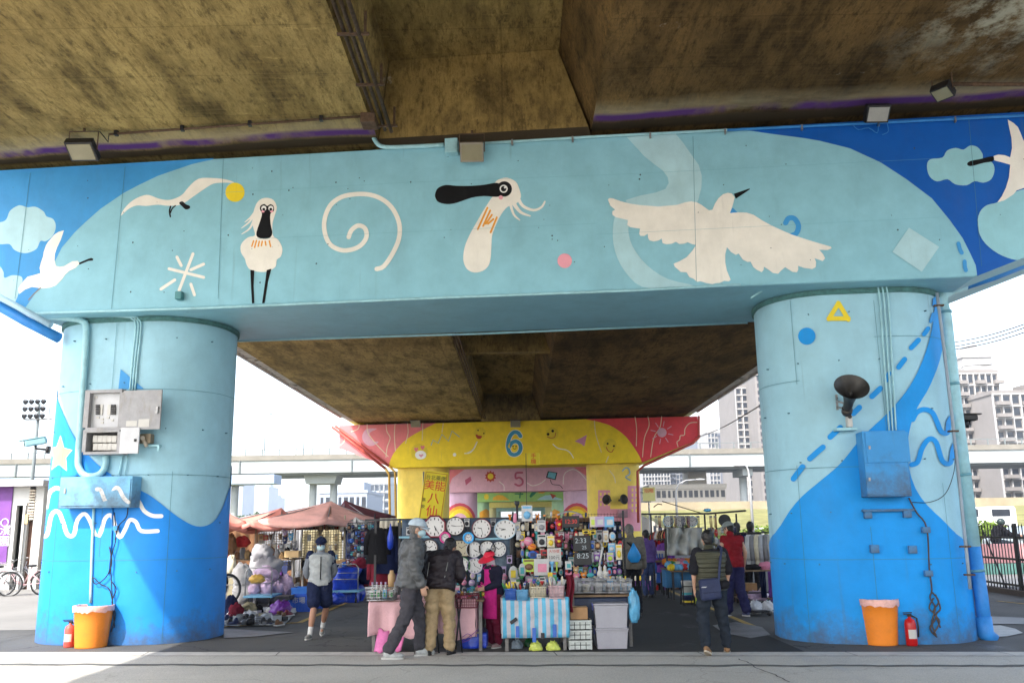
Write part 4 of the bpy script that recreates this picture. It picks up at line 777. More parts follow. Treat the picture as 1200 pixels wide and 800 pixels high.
def flood(c,aim,label,w=.36,h=.26,m=BLK,gm=GLS,yoke=True):
 c,aim=V(c),V(aim).normalized();t=thing('floodlight',label,'floodlight',c);up=V((0,0,1));sd=aim.cross(up).normalized();up=sd.cross(aim)
 mb=MB();mb.obox(c,aim*.06,sd*w/2,up*h/2);mb.obox(c-aim*.09,aim*.03,sd*w*.3,up*h*.35)
 for k in range(5):mb.obox(c-aim*.07+up*h*(-.36+.18*k),aim*.028,sd*w*.46,up*.006)
 mb.build('lamp_body',m,t,bevel=.008);mb=MB();mb.obox(c+aim*.062,aim*.004,sd*w*.43,up*h*.40);mb.build('lamp_glass',gm,t)
 if yoke:mb=MB();a=c-sd*(w/2+.012);b=c+sd*(w/2+.012);T=V((0,0,.30));mb.tube([a,a+T,b+T,b],.010,6);mb.tube([(a+b)/2+T,(a+b)/2+T+V((0,0,.05))],.02,6);mb.build('bracket',RUST,t)
 return t
def soff(px,py,z=ZS):return gd(px,py,z)
c=soff(99,150);flood(c-V((0,0,.36)),(0,-.55,-.83),'black framed floodlight hanging under the left ochre soffit',.42,.34)
c=pp(553,178,-.22);flood(c,(.0,-.85,-.5),'box floodlight with glass front at the centre of the spoonbill beam',.36,.30,mat('lamp_grey',(.22,.2,.16),.5))
tg=thing('terminal_box','small pale terminal box left of the central floodlight','junction box',pp(528,170,-.05));mb=MB();pbox(mb,521,162,536,178,-.16,.15);mb.build('box_body',CYPIPE,tg,bevel=.01);mb=MB();pbox(mb,523,164,534,176,-.17,.008);mb.build('lid',CYPIPE,tg)
c=soff(1026,118);flood(c-V((0,0,.20)),(0,-.75,-.66),'twin panel floodlight under the dark right soffit above the deep blue paint',.34,.26,BLK,mat('led_glass',(.30,.30,.28),.2),False)
c=soff(1103,90);flood(c-V((0,0,.22)),(-.4,-.3,-.85),'black floodlight on a long arm under the far right soffit',.26,.22)
mb=MB();mb.tube([soff(1110,91)-V((0,0,.1)),soff(1260,92)-V((0,0,.1))],.03,8);one(mb,'lamp_arm',RUST,'grey pipe arm running right from the far right floodlight','pipe')
pl=thing('soffit_conduit','thin rusty conduit with clamps along the left ochre soffit','conduit',soff(270,143));A_,B_=soff(128,154),soff(422,133)
mb=MB();mb.tube([A_-V((0,0,.05)),B_-V((0,0,.05))],.02,8);mb.build('pipe',RUST,pl)
for t_ in(.03,.3,.57,.85):mb=MB();p=A_.lerp(B_,t_);mb.box(p-V((0,0,.04)),(.05,.07,.08));mb.build('pipe_clamp',BLK,pl)
mb=MB();mb.tube([at(115,152,A_.y),A_+V((0,0,-.18)),A_-V((0,0,.05))],.008,6);mb.build('wire',BLK,pl)
mb=MB();mb.box(B_-V((-.12,-.1,.08)),(.22,.3,.15));mb.build('pull_box',RUST,pl,bevel=.01)
gb=thing('conduit_bundle','bundle of rusty pipes running along the edge of the left girder','pipes',(-2.1,13,ZS))
for k in range(3):mb=MB();mb.tube([(-2.12+.10*k,-10,ZS+.0-.03*k),(-2.12+.10*k,12.9,ZS-.03*k)],.028,8);mb.build('pipe',RUST,gb)
for k in range(3):mb=MB();mb.tube([(-2.12+.10*k,15.8,ZS+.0-.03*k),(-2.12+.10*k,50,ZS-.03*k)],.028,8);mb.build('pipe',RUST,gb)
for k in range(10):mb=MB();mb.box((-2.0,1+k*1.3,ZS-.06),(.4,.04,.03));mb.box((-1.85,1+k*1.3,ZS+.1),(.03,.04,.3));mb.build('hanger',RUST,gb)
for x in(487,604,723):flood(at(x,496,Y6-.25),(0,-.8,-.5),{487:'left',604:'middle',723:'right'}[x]+' floodlight of the three on top of the yellow beam',.55,.42,mat('lamp_grey',(.22,.2,.16),.5),yoke=False)
for s_,pts in((0,[(456,546),(463,553),(464,612)]),(1,[(393,499),(456,546)]),(1,[(389,500),(452,549)]),(1,[(819,487),(819,512),(812,519),(755,545),(747,552),(748,612)])):
 mb=MB();mb.tube([at(x,y,Y6-.25-.094*(at(x,y,Y6).x))for x,y in pts],.07,8);mb.build('drain_pipe',mat('red_pipe',(.42,.07,.05),.5)if s_ else mat('ochre_pipe',(.5,.3,.05),.5),pier6.root)
mb=MB();mb.tube([at(x,y,Y6-.25-.094*(at(x,y,Y6).x))for x,y in[(452,549),(456,556),(457,612)]],.07,8);mb.build('drain_pipe',mat('ochre_pipe',(.5,.3,.05),.5),pier6.root)
for(x0,y0,x1,y1,lab)in((724,596,735,606,'pink painted meter box on the right yellow column'),):
 a,b=at(x0,y1,Y6-.3),at(x1,y0,Y6-.3);mb=MB();mb.box((a+b)/2,(b.x-a.x,.3,b.z-a.z));one(mb,'meter_box',PK,lab,'electric cabinet',(a+b)/2,bevel=.02)
c=at(719,586,Y6-.3);hs=thing('horn_loudspeaker','pair of dark horns on the right yellow column','loudspeaker',c)
for q in(-.15,.3):mb=MB();mb.lathe([(.06,0),(.08,.2),(.28,.45),(.26,.44),(.0,.2)],c+V((q,0,0)),(0.5 if q>0 else-.6,-.8,.1),16);mb.build('horn',HM,hs)
# ------------------------------------------------------------------ people: one remeshed body surface each, clothing and hair as children
SKIN=mat('skin_tan',(.36,.19,.12),.55,var=.06,scale=20);SKIN2=mat('skin_light',(.48,.28,.19),.55,var=.06,scale=20);HAIR=mat('hair_black',(.010,.009,.009),.45,var=.2,scale=40);HAIRG=mat('hair_grey',(.13,.12,.11),.6,var=.3,scale=40)
def fabric(n,c,**k):return mat('fabric_'+n,c,.85,var=.2,scale=9,bump=.35,bscale=22,**k)
def remesh(mb,name,vox,m,parent,fold=0.0,fs=9.0,seed=0,smooth=2):
 me=mb.mesh('tmp');o=bpy.data.objects.new('tmp',me);COL.objects.link(o)
 md=o.modifiers.new('r','REMESH');md.mode='VOXEL';md.voxel_size=vox;md.use_smooth_shade=True
 ms=o.modifiers.new('s','SMOOTH');ms.factor=.5;ms.iterations=smooth
 bpy.context.view_layer.update();nm=bpy.data.meshes.new_from_object(o.evaluated_get(bpy.context.evaluated_depsgraph_get()));bpy.data.objects.remove(o);bpy.data.meshes.remove(me)
 if fold>0:
  fold*=1.5
  ns=[v.normal.copy()for v in nm.vertices]
  for v,n in zip(nm.vertices,ns):
   p=v.co;a=noise.noise(V((p.x*fs,p.y*fs,p.z*fs*1.9+seed)))+.5*noise.noise(V((p.x*fs*2.3+seed,p.y*fs*2.3,p.z*fs*3)))
   v.co=p+n*(fold*a)
 nm.name=name;nm.materials.clear();nm.materials.append(m)
 for p in nm.polygons:p.use_smooth=True
 q=bpy.data.objects.new(name,nm);COL.objects.link(q);q.parent=parent;return q
def limb(mb,pts,rs,n=14,flat=None):
 pts=[V(p)for p in pts];mb.tube(pts,rs,n)
 for p,r in zip(pts,rs):mb.ball(p,r*.99,n)
def rings(mb,rows,n=20):
 vs=[]
 for c,a,b in rows:
  for k in range(n):
   t=2*pi*k/n;ct,st=cos(t),sin(t);ex=.82;vs.append(V(c)+a*(abs(ct)**ex*(1 if ct>=0 else-1))+b*(abs(st)**ex*(1 if st>=0 else-1)))
 fs=[(i*n+k,i*n+(k+1)%n,(i+1)*n+(k+1)%n,(i+1)*n+k)for i in range(len(rows)-1)for k in range(n)]
 fs.append(tuple(reversed(range(n))));fs.append(tuple((len(rows)-1)*n+k for k in range(n)));mb.add(vs,fs,True)
def hand(mb,w,d,side,k=1.0,palm_n=None,curl=.5):
 """w wrist point, d direction of the hand, palm normal palm_n (towards the palm)"""
 d=V(d).normalized();pn=V(palm_n if palm_n is not None else(0,1,0));pn=(pn-d*pn.dot(d)).normalized();sd=d.cross(pn).normalized()*side
 mb.ball(w+d*.045*k,(.040*k,.017*k,.050*k),12,ax=(sd,pn,d))
 for i,(o,L)in enumerate(((-.028,.060),(-.010,.074),(.009,.080),(.028,.070))):
  p0=w+d*.075*k+sd*o*k;dr=(d+sd*o*1.2).normalized();c1=.35*curl+.1*i*curl;p1=p0+(dr*cos(c1)+pn*sin(c1))*L*.5*k;c2=c1+.8*curl;p2=p1+(dr*cos(c2)+pn*sin(c2))*L*.5*k
  mb.tube([p0-d*.02*k,p0,p1,p2],[.0095*k,.0095*k,.009*k,.0075*k],8);mb.ball(p2,.0078*k,8)
 t0=w+d*.025*k+sd*.030*k;t1=t0+(d*.6+sd*.7+pn*.3).normalized()*.035*k;t2=t1+(d*.9+sd*.25+pn*.4).normalized()*.030*k;mb.tube([t0-sd*.01,t0,t1,t2],[.013*k,.013*k,.011*k,.009*k],8);mb.ball(t2,.009*k,8)
class Person:
 def __init__(s,label,px,ybase,htop,face,J=None,skin=SKIN,group=None,Y=None,wide=1.0,name='person',h=None):
  b=gd(px,ybase)if Y is None else A3(px,ybase,Y);b=V((b.x,b.y,0));s.t=thing(name,label,'person',b,group);s.face=face;s.skin=skin;s.w=wide
  R_=Matrix.Rotation(face,3,'Z');s.R=R_
  j=dict(pel=(0,0,.93),che=(0,0,1.27),nek=(0,.0,1.45),hed=(0,.025,1.575),sL=(-.175,0,1.385),sR=(.175,0,1.385),eL=(-.225,-.02,1.12),eR=(.225,-.02,1.12),wL=(-.235,.06,.89),wR=(.235,.06,.89),hL=(-.085,0,.90),hR=(.085,0,.90),kL=(-.095,.02,.49),kR=(.095,.02,.49),aL=(-.10,-.02,.085),aR=(.10,-.02,.085),tL=(-.12,.15,.03),tR=(.12,.15,.03),look=(0,1,0),hdL=(0,.1,-1),hdR=(0,.1,-1),pnL=(1,.2,0),pnR=(-1,.2,0))
  if J:j.update(J)
  s.h=h or A3(px,htop,b.y).z/(j['hed'][2]+.125)
  s.j={k:(R_@V(v))*(s.h if k not in('look','hdL','hdR','pnL','pnR')else 1)for k,v in j.items()}
 def X(s):d=(s.j['sR']-s.j['sL']).normalized();return d
 def torso(s,mb,g=0.0,top=1.0,low=-.02,skirt=0.0,n=24):
  j=s.j;h=s.h;w=s.w;ax=j['sR']-j['sL'];ax.normalize();hx=(j['hR']-j['hL']).normalized();up=(j['nek']-j['pel']).normalized();fw=up.cross(ax).normalized()
  rows=[]
  for f,hw,hd,fo in((low,.158+skirt,.112+skirt,-.01),(.10,.160+skirt*.6,.112+skirt*.6,-.008),(.25,.148,.105,0),(.42,.150,.108,0),(.62,.168,.118,-.004),(.80,.182,.112,-.008),(.91,.165,.092,-.008),(.97,.115,.072,-.006),(1.02,.062,.058,0)):
   if f>top:break
   c=j['pel'].lerp(j['che'],min(1,f/.62))if f<.62 else j['che'].lerp(j['nek'],(f-.62)/.38);a=hx.lerp(ax,max(0,min(1,f))).normalized();f2=up.cross(a).normalized();rows.append((c+f2*fo*h,a*((hw*w+g)*h),f2*((hd*w+g)*h)))
  rings(mb,rows,n)
 def arm(s,mb,S,g=0.0,f0=0.0,f1=2.0,cuff=None,base=(.056,.044,.030)):
  j=s.j;h=s.h;P=[j['s'+S],j['e'+S],j['w'+S]];r=[x*h+g*h for x in base]
  def at_(f):return(P[0].lerp(P[1],f),r[0]+(r[1]-r[0])*f)if f<=1 else(P[1].lerp(P[2],f-1),r[1]+(r[2]-r[1])*(f-1))
  fs=[f for f in[f0+(f1-f0)*i/10 for i in range(11)]];q=[at_(f)for f in fs];limb(mb,[a for a,_ in q],[b for _,b in q])
 def leg(s,mb,S,g=0.0,f0=0.0,f1=2.0,base=(.088,.058,.040),straight=False,flare=0.0):
  j=s.j;h=s.h;P=[j['h'+S],j['k'+S],j['a'+S]];r=[x*h*(s.w if i<1 else 1)+g*h for i,x in enumerate(base)]
  def at_(f):
   if f<=1:return P[0].lerp(P[1],f),r[0]+(r[1]-r[0])*f
   u=f-1;bulge=0 if straight else.012*h*sin(pi*min(1,u*1.35));back=V((0,0,0));return P[1].lerp(P[2],u),r[1]+(r[2]-r[1])*u+bulge+flare*h*max(0,u-.5)
  q=[at_(f0+(f1-f0)*i/14)for i in range(15)];limb(mb,[a for a,_ in q],[b for _,b in q])
 def body(s,arms=True):
  j=s.j;h=s.h;mb=MB();s.torso(mb,-.012,1.0);
  limb(mb,[j['nek']-V((0,0,.04*h)),j['hed']-V((0,0,.05*h))],[.056*h,.052*h])
  lk=V(j['look']);lk.normalize();rt=lk.cross(V((0,0,1))).normalized();up=rt.cross(lk);s.hx,s.hy,s.hz=rt,lk,up;c=j['hed']
  mb.ball(c+up*.02*h-lk*.008*h,(.080*h,.100*h,.112*h),20,ax=(rt,lk,up));mb.ball(c-up*.045*h+lk*.018*h,(.062*h,.073*h,.072*h),16,ax=(rt,lk,up));mb.ball(c-up*.088*h+lk*.055*h,(.026*h,.024*h,.02*h),10,ax=(rt,lk,up))
  mb.ball(c-up*.022*h+lk*.095*h,(.014*h,.020*h,.022*h),10,ax=(rt,lk,up));mb.ball(c+up*.008*h+lk*.088*h,(.010*h,.012*h,.024*h),8,ax=(rt,lk,up));mb.ball(c-up*.062*h+lk*.082*h,(.024*h,.012*h,.010*h),8,ax=(rt,lk,up))
  for q in(-1,1):mb.ball(c+rt*q*.076*h-up*.012*h-lk*.005*h,(.012*h,.020*h,.030*h),10,ax=(rt,lk,up));mb.ball(c+rt*q*.034*h+up*.026*h+lk*.078*h,(.026*h,.014*h,.009*h),8,ax=(rt,lk,up))
  for S,sd in(('L',-1),('R',1)):
   s.arm(mb,S,-.006);hand(mb,j['w'+S],j['hd'+S],sd,h,j['pn'+S]);s.leg(mb,S,-.006)
   f=V(j['t'+S])-V(j['a'+S]);mb.ball(j['a'+S]*.5+j['t'+S]*.5-V((0,0,.01)),(.035*h,.09*h,.03*h),10,ax=(f.cross(V((0,0,1))).normalized(),V((f.x,f.y,0)).normalized(),V((0,0,1))))
  b=remesh(mb,'body',.0085*max(h,.9),s.skin,s.t);
  e=MB()
  for q in(-1,1):e.ball(c+rt*q*.032*h+up*.010*h+lk*.079*h,(.013*h,.008*h,.007*h),8,ax=(rt,lk,up))
  e.build('eyes',BLK,s.t,local=True)
  return b
 def top(s,name,m,g=.022,sleeve=2.0,low=-.08,skirt=.012,fold=.009,collar=True,topf=1.0,seed=0,arm_g=None,vox=.011):
  mb=MB();s.torso(mb,g,topf,low,skirt)
  if sleeve>0:
   for S in'LR':s.arm(mb,S,(arm_g if arm_g is not None else g),0,sleeve)
  if collar:limb(mb,[s.j['nek']-V((0,0,.03*s.h)),s.j['nek']+V((0,.0,.03*s.h))],[.075*s.h,.066*s.h])
  return remesh(mb,name,vox,m,s.t,fold*s.h,9,seed)
 def bottoms(s,name,m,g=.020,f1=1.90,fold=.008,seed=3,straight=True,base=(.088,.058,.046),vox=.011,flare=0):
  mb=MB();s.torso(mb,.014,.22,-.06);s.torso(mb,.012,.14,-.10);
  for S in'LR':s.leg(mb,S,g,0,f1,base,straight,flare)
  mb.ball((s.j['hL']+s.j['hR'])/2-V((0,0,.02)),(.13*s.h,.12*s.h,.09*s.h),14,ax=(s.X(),V((0,0,1)).cross(s.X()),V((0,0,1))));return remesh(mb,name,vox,m,s.t,fold*s.h,8,seed)
 def shoes(s,m,sole,socks=None,size=1.0):
  for S in'LR':
   a,t=s.j['a'+S],s.j['t'+S];f=(t-a);d=V((f.x,f.y,0)).normalized();pitch=f.z+.055*s.h;tilt=(t-a);tilt=(tilt+V((0,0,.055*s.h))).normalized();rt=d.cross(V((0,0,1))).normalized();up=rt.cross(tilt).normalized();h=s.h*size;c=a-V((0,0,.045*h))
   mb=MB();mb.ball(c+tilt*.10*h,(.043*h,.085*h,.034*h),14,ax=(rt,tilt,up));mb.ball(c+tilt*.0*h+up*.012*h,(.038*h,.055*h,.048*h),14,ax=(rt,tilt,up));mb.ball(c+tilt*.05*h+up*.008*h,(.038*h,.07*h,.040*h),12,ax=(rt,tilt,up));sh=remesh(mb,'shoe',.007,m,s.t)
   mb=MB();n=20;vs=[]
   for z in(-.040,-.020):
    for i in range(n):q=2*pi*i/n;vs.append(c+tilt*(.055*h+.128*h*cos(q))+rt*(.044*h*sin(q)*(1.05 if cos(q)>0 else.85))+up*z*h)
   mb.add(vs,[tuple(reversed(range(n))),tuple(range(n,2*n))]+[(i,(i+1)%n,n+(i+1)%n,n+i)for i in range(n)]);mb.build('sole',sole,sh,local=True)
   if socks:mb=MB();limb(mb,[a-V((0,0,.01)),a+(s.j['k'+S]-a).normalized()*.11*h],[.042*h,.044*h]);remesh(mb,'sock',.009,socks,s.t)
 def hair(s,m,hat=False,seed=0):
  c,h,x,y,z=s.j['hed'],s.h,s.hx,s.hy,s.hz;mb=MB();mb.ball(c+z*(.01 if hat else.036)*h-y*.018*h,((.085 if hat else.089)*h,.100*h,(.082 if hat else.106)*h),20,ax=(x,y,z));mb.ball(c-z*.015*h-y*.045*h,(.074*h,.062*h,.082*h),16,ax=(x,y,z))
  for q in(-1,1):mb.ball(c+x*q*.070*h+z*.018*h-y*.002*h,(.014*h,.035*h,.035*h),8,ax=(x,y,z))
  return remesh(mb,'hair',.009,m,s.t,.005,30,seed)
 def cap(s,m,brim=True,back=False,seed=0,bm=None):
  c,h,x,y,z=s.j['hed'],s.h,s.hx,s.hy,s.hz;mb=MB();c2=c+z*.045*h-y*.008*h;n=24;vs=[];m_=8
  for i in range(m_+1):
   t=pi/2*i/m_
   for k in range(n):p=2*pi*k/n;vs.append(c2+x*(.099*h*cos(t)*cos(p))+y*(.120*h*cos(t)*sin(p))+z*(.100*h*sin(t)-.012))
  mb.add(vs,[(i*n+k,i*n+(k+1)%n,(i+1)*n+(k+1)%n,(i+1)*n+k)for i in range(m_)for k in range(n)],True);mb.ball(c2+z*.086*h,.006,8);cp=mb.build('cap',m,s.t,local=True,solid=.004)
  if brim:
   mb=MB();sg=-1 if back else 1;mb.grid(lambda u,v:c2+x*((u-.5)*.15*h*(1-.15*v))+y*sg*(.085*h+.085*h*v-.10*h*(2*u-1)**2*(.55))+z*(-.004-.022*h*v-.02*h*(2*u-1)**2),10,5);mb.build('brim',bm or m,cp,local=True,solid=.006)
  return cp
def strap(s,pts,w,m,name='strap',r=.006):
 mb=MB();q=smoothc([tuple(V(p))for p in pts],False,5);mb.tube(q,w,6);return mb.build(name,m,s.t,local=True)
J=dict(hR=(.085,0,.90),kL=(-.12,-.02,.50),aL=(-.08,-.30,.16),tL=(-.06,-.16,.05),kR=(.10,.16,.50),aR=(.15,.20,.09),tR=(.22,.36,.04),eL=(-.25,-.06,1.13),wL=(-.20,-.16,.95),eR=(.25,-.06,1.13),wR=(.20,-.16,.95),hdL=(.5,-.3,-.4),hdR=(-.5,-.3,-.4),look=(.1,1,-.12))
P=Person('masked man in dark cap, grey vest and dark shorts walking beside the yellow line',373,747,629,pi+.25,J,SKIN);P.body();NV=fabric('navy',(.012,.018,.05));VG=fabric('pale_grey',(.36,.38,.38));TG=fabric('dull_grey',(.20,.22,.25))
P.top('shirt',TG,.014,1.55,-.05,.0,.005,seed=1);P.top('vest',VG,.034,0,-.10,.01,.008,False,.93,seed=2);
mb=MB();[limb(mb,[P.j['s'+S]+V((0,0,.02)),P.j['s'+S].lerp(P.j['e'+S],.55)],[.072*P.h,.062*P.h])for S in'LR'];remesh(mb,'shoulder_panel',.011,NV,P.t)
fw_=P.R@V((0,1,0));ax_=P.R@V((1,0,0));mb=MB();mb.tube([P.j['che']+fw_*.150*P.h+V((0,0,.09)),P.j['che']+fw_*.158*P.h,P.j['pel']+fw_*.150*P.h+V((0,0,.05))],.008,6);mb.build('zip',BLK,P.t,local=True)
mb=MB();mb.grid(lambda u,v:P.j['che']+V((0,0,.10*P.h-.17*P.h*v))+ax_*((u-.5)*.10*(1-v))+fw_*(.158*P.h-.03*(1-v)),4,6);mb.build('shirt_front',TG,P.t,local=True)
P.bottoms('shorts',NV,.036,.74,.009,base=(.096,.082,.08));P.hair(HAIR,True);P.cap(NV)
c,h=P.j['hed'],P.h;mb=MB();mb.ball(c-P.hz*.045*h+P.hy*.045*h,(.072*h,.072*h,.060*h),16,ax=(P.hx,P.hy,P.hz));mb.tube([c-P.hz*.03*h+P.hx*.06*h+P.hy*.05*h,c-P.hz*.01*h+P.hx*.085*h],.003,4);mb.tube([c-P.hz*.03*h-P.hx*.06*h+P.hy*.05*h,c-P.hz*.01*h-P.hx*.085*h],.003,4);mb.build('face_mask',fabric('mask_blue',(.42,.58,.62)),P.t,local=True)
P.shoes(mat('shoe_grey',(.24,.24,.22),.7,var=.2),WPL,fabric('sock_white',(.6,.6,.58)))
J=dict(che=(0,.03,1.26),nek=(0,.06,1.44),hed=(0,.10,1.565),sL=(-.175,.06,1.375),sR=(.175,.05,1.375),kL=(-.10,.14,.50),aL=(-.10,.16,.09),tL=(-.12,.33,.035),kR=(.10,-.06,.50),aR=(.11,-.28,.10),tR=(.12,-.12,.04),hL=(-.085,.01,.9),eR=(.24,-.0,1.10),wR=(.23,.12,.88),eL=(-.23,.05,1.10),wL=(-.20,.16,.88),look=(.25,1,-.15),hdR=(0,.25,-1))
P=Person('man in grey quilted jacket and pale cap standing left of the clocks',479,770,607.5,-pi/2+.30,J,SKIN2,wide=1.02);P.body();QJ=mat('quilted_grey',(.085,.088,.09),.55,var=.2,scale=7,bump=1.0,bscale=14);GP=fabric('charcoal',(.055,.052,.060))
P.top('jacket',QJ,.040,1.93,-.16,.010,.014,seed=4,arm_g=.030);P.bottoms('trousers',GP,.022,1.92,.013,base=(.090,.062,.046),flare=.01);P.hair(HAIRG,True);P.cap(fabric('cap_pale',(.42,.50,.56)));P.shoes(mat('trainer_white',(.42,.43,.42),.6,var=.25,scale=20),WPL,size=1.08)
c,h=P.j['hed'],P.h;mb=MB();mb.ball(c-P.hz*.045*h+P.hy*.045*h,(.070*h,.068*h,.056*h),16,ax=(P.hx,P.hy,P.hz));mb.build('face_mask',fabric('mask_blue',(.42,.58,.62)),P.t,local=True)
J=dict(pel=(0,-.02,.93),che=(.0,.07,1.24),nek=(.04,.20,1.36),hed=(.09,.29,1.43),sL=(-.19,.15,1.31),sR=(.20,.15,1.31),kL=(-.12,.03,.49),aL=(-.13,-.04,.09),tL=(-.16,.12,.03),kR=(.12,.05,.49),aR=(.14,.0,.09),tR=(.18,.16,.03),eL=(-.27,.12,1.04),wL=(-.22,.32,.97),eR=(.27,.14,1.05),wR=(.20,.36,.98),look=(.35,1,-.45),hdL=(.1,1,-.1),hdR=(-.1,1,-.1))
P=Person('man in black jacket and khaki trousers bending over the pink table',515,767,631,-.12,J,SKIN,wide=1.08);P.h*=1.0;P.body();P.top('jacket',mat('jacket_black',(.018,.012,.016),.6,var=.15,scale=9,bump=.5,bscale=14),.044,1.95,-.17,.006,.013,seed=6,arm_g=.034);P.bottoms('trousers',fabric('khaki',(.34,.25,.14)),.024,1.90,.014,base=(.096,.068,.054),flare=.01);P.hair(HAIR);P.shoes(mat('shoe_black',(.02,.02,.02),.5),BLK)
mb=MB();bk_=P.R@V((0,-1,0));axx=P.R@V((1,0,0))
for q in(-1,1):mb.tube([P.j['che']+bk_*.148*P.h+axx*q*.13+V((0,0,.0)),P.j['pel']+bk_*.140*P.h+axx*q*(.15 if q<0 else.09)+V((0,0,.05))],.004,4)
mb.build('reflective_piping',mat('piping_grey',(.4,.4,.36),.4),P.t,local=True)
J=dict(che=(0,.02,1.26),nek=(0,.05,1.43),hed=(0,.09,1.55),eL=(-.22,.05,1.12),wL=(-.10,.26,1.03),eR=(.23,.05,1.12),wR=(.10,.27,1.02),look=(-.1,1,-.45),hdL=(.3,1,-.1),hdR=(-.3,1,-.1),sL=(-.16,.03,1.36),sR=(.16,.03,1.36))
P=Person('stall keeper in red visor and hot pink apron right of the pink table',579,758,645,pi-.85,J,SKIN2,wide=1.08);P.body();DK=fabric('dark_navy',(.014,.014,.03));HP=fabric('hot_pink',(.55,.025,.22));P.top('shirt',DK,.022,1.8,-.06,.01,.009,seed=8);P.bottoms('trousers',fabric('wine',(.12,.01,.03)),.024,1.95,.010);P.hair(HAIR)
h=P.h;fw_=P.R@V((0,1,0));ax_=P.R@V((1,0,0));
def apr(u,v):hw=.115 if v<.3 else.19;a=(u-.5)*2;return P.j['che'].lerp(P.j['pel'],v*1.2)+V((0,0,.10*h*(1-v)-.36*h*v))+ax_*(a*hw*h)+fw_*((.168-.10*a*a+.02*v)*h)
mb=MB();mb.grid(apr,14,18);mb.build('apron',HP,P.t,local=True,solid=.008);mb=MB();[mb.tube([P.j['che']+ax_*q*.10*h+fw_*.14*h+V((0,0,.10*h)),P.j['nek']+ax_*q*.08*h+fw_*.03*h+V((0,0,.0)),P.j['nek']-fw_*.08*h-V((0,0,.04))],.010,6)for q in(-1,1)];mb.build('apron_strap',HP,P.t,local=True)
VR=mat('visor_red',(.62,.015,.045),.5,var=.1);cp=P.cap(VR,True);c=P.j['hed'];mb=MB();mb.grid(lambda u,v:c+P.hz*(.055*h-.05*h*v)+P.hx*(sin((u-.5)*2.7)*(.092+.10*v)*h)+P.hy*(cos((u-.5)*2.7)*(.105+.13*v)*h),14,5);mb.build('visor_brim',VR,cp,local=True,solid=.006)
mb=MB();mb.ball(c-P.hz*.055*h+P.hy*.030*h,(.074*h,.078*h,.060*h),16,ax=(P.hx,P.hy,P.hz));limb(mb,[P.j['nek']+V((0,0,-.02)),P.j['nek']+V((0,0,.06*h))],[.078*h,.07*h]);remesh(mb,'face_scarf',.010,fabric('pale_scarf',(.55,.45,.47)),P.t,.006);P.shoes(mat('shoe_pinkish',(.3,.2,.2),.6),WPL)
for q in(-1,1):mb=MB();limb(mb,[P.j['e'+('L'if q<0 else'R')],P.j['w'+('L'if q<0 else'R')]],[.062*h,.048*h]);remesh(mb,'sleeve_cover',.010,HP if q>0 else DK,P.t,.006)
J=dict(kL=(-.09,.08,.49),aL=(-.09,.04,.09),kR=(.09,-.02,.49),aR=(.09,-.14,.10),eL=(-.24,.05,1.12),wL=(-.19,.2,.98),look=(.1,1,-.3),hed=(0,.06,1.56))
P=Person('man in olive grey shirt with a blue drawstring bag looking at the racks',742,722,614.5,.1,J,SKIN);P.body();P.top('shirt',fabric('olive_grey',(.15,.135,.11)),.034,1.9,-.12,.01,.012,seed=11);P.bottoms('trousers',fabric('black',(.014,.014,.018)),.026,1.91,.010);P.hair(HAIRG);P.shoes(mat('shoe_black',(.02,.02,.02),.5),BLK)
h=P.h;bk_=P.R@V((0,-1,0));ax_=P.R@V((1,0,0));cb=P.j['che']+bk_*.19*h+ax_*.02-V((0,0,.08*h));q=lumpy(cb-V((0,0,.06)),(.12*h,.06*h,.17*h),4,18,.15)
for i,p in enumerate(q.v):
 tt=max(0,min(1,(p.z-(cb.z-.06))/(.17*h)));q.v[i]=V((cb.x+(p.x-cb.x)*(1-.75*tt),p.y,p.z+.05*tt))
bgo=q.build('drawstring_bag',mat('bag_sky_blue',(.01,.25,.62),.5,var=.2,scale=8,bump=.5,bscale=9),None,loc=P.t.location,local=True);tag(bgo,'bright blue drawstring bag on the back of the man in olive grey','bag')
strap(P,[cb+V((0,0,.10)),P.j['sL']+V((.04,-.03,.07)),P.j['sL']+V((.05,.09,.02))],.007,BLK);strap(P,[P.j['sL']+bk_*.08+V((0,0,.05)),P.j['che']+bk_*.17*h,P.j['pel']+bk_*.16*h+ax_*.15*h+V((0,0,.1))],.016,fabric('black',(.014,.014,.018)))
J=dict(nek=(0,.02,1.45),hed=(-.01,.03,1.58),sL=(-.18,0,1.385),sR=(.18,0,1.385),kL=(-.14,.05,.50),aL=(-.19,-.30,.15),tL=(-.12,-.16,.04),kR=(.16,.12,.49),aR=(.21,.12,.085),tR=(.24,.28,.03),hL=(-.10,0,.9),hR=(.10,0,.9),eL=(-.25,-.03,1.12),wL=(-.23,.05,.88),eR=(.25,-.03,1.12),wR=(.22,.06,.88),look=(-.1,1,-.05),hdL=(.1,.3,-1),hdR=(-.1,.3,-1))
P=Person('man in olive padded vest with a navy shoulder bag walking away in the aisle',838,766,621,.04,J,SKIN2,wide=1.04);P.body();BKF=fabric('black',(.014,.014,.018));P.top('shirt',BKF,.024,.88,-.04,.0,.006,seed=12,arm_g=.034)
def vestm():
 m=mat('padded_olive',(.065,.065,.042),.5,var=.15,scale=8);nt=m.node_tree;N=nt.nodes;L=nt.links;tc=N.new('ShaderNodeTexCoord');w=N.new('ShaderNodeTexWave');w.wave_type='BANDS';w.bands_direction='Z';w.inputs['Scale'].default_value=5.2;w.inputs['Distortion'].default_value=.6;w.inputs['Detail'].default_value=2;L.new(tc.outputs['Object'],w.inputs['Vector']);b=N.new('ShaderNodeBump');b.inputs['Strength'].default_value=1;b.inputs['Distance'].default_value=.03;L.new(w.outputs['Fac'],b.inputs['Height']);L.new(b.outputs[0],N['Principled BSDF'].inputs['Normal']);return m
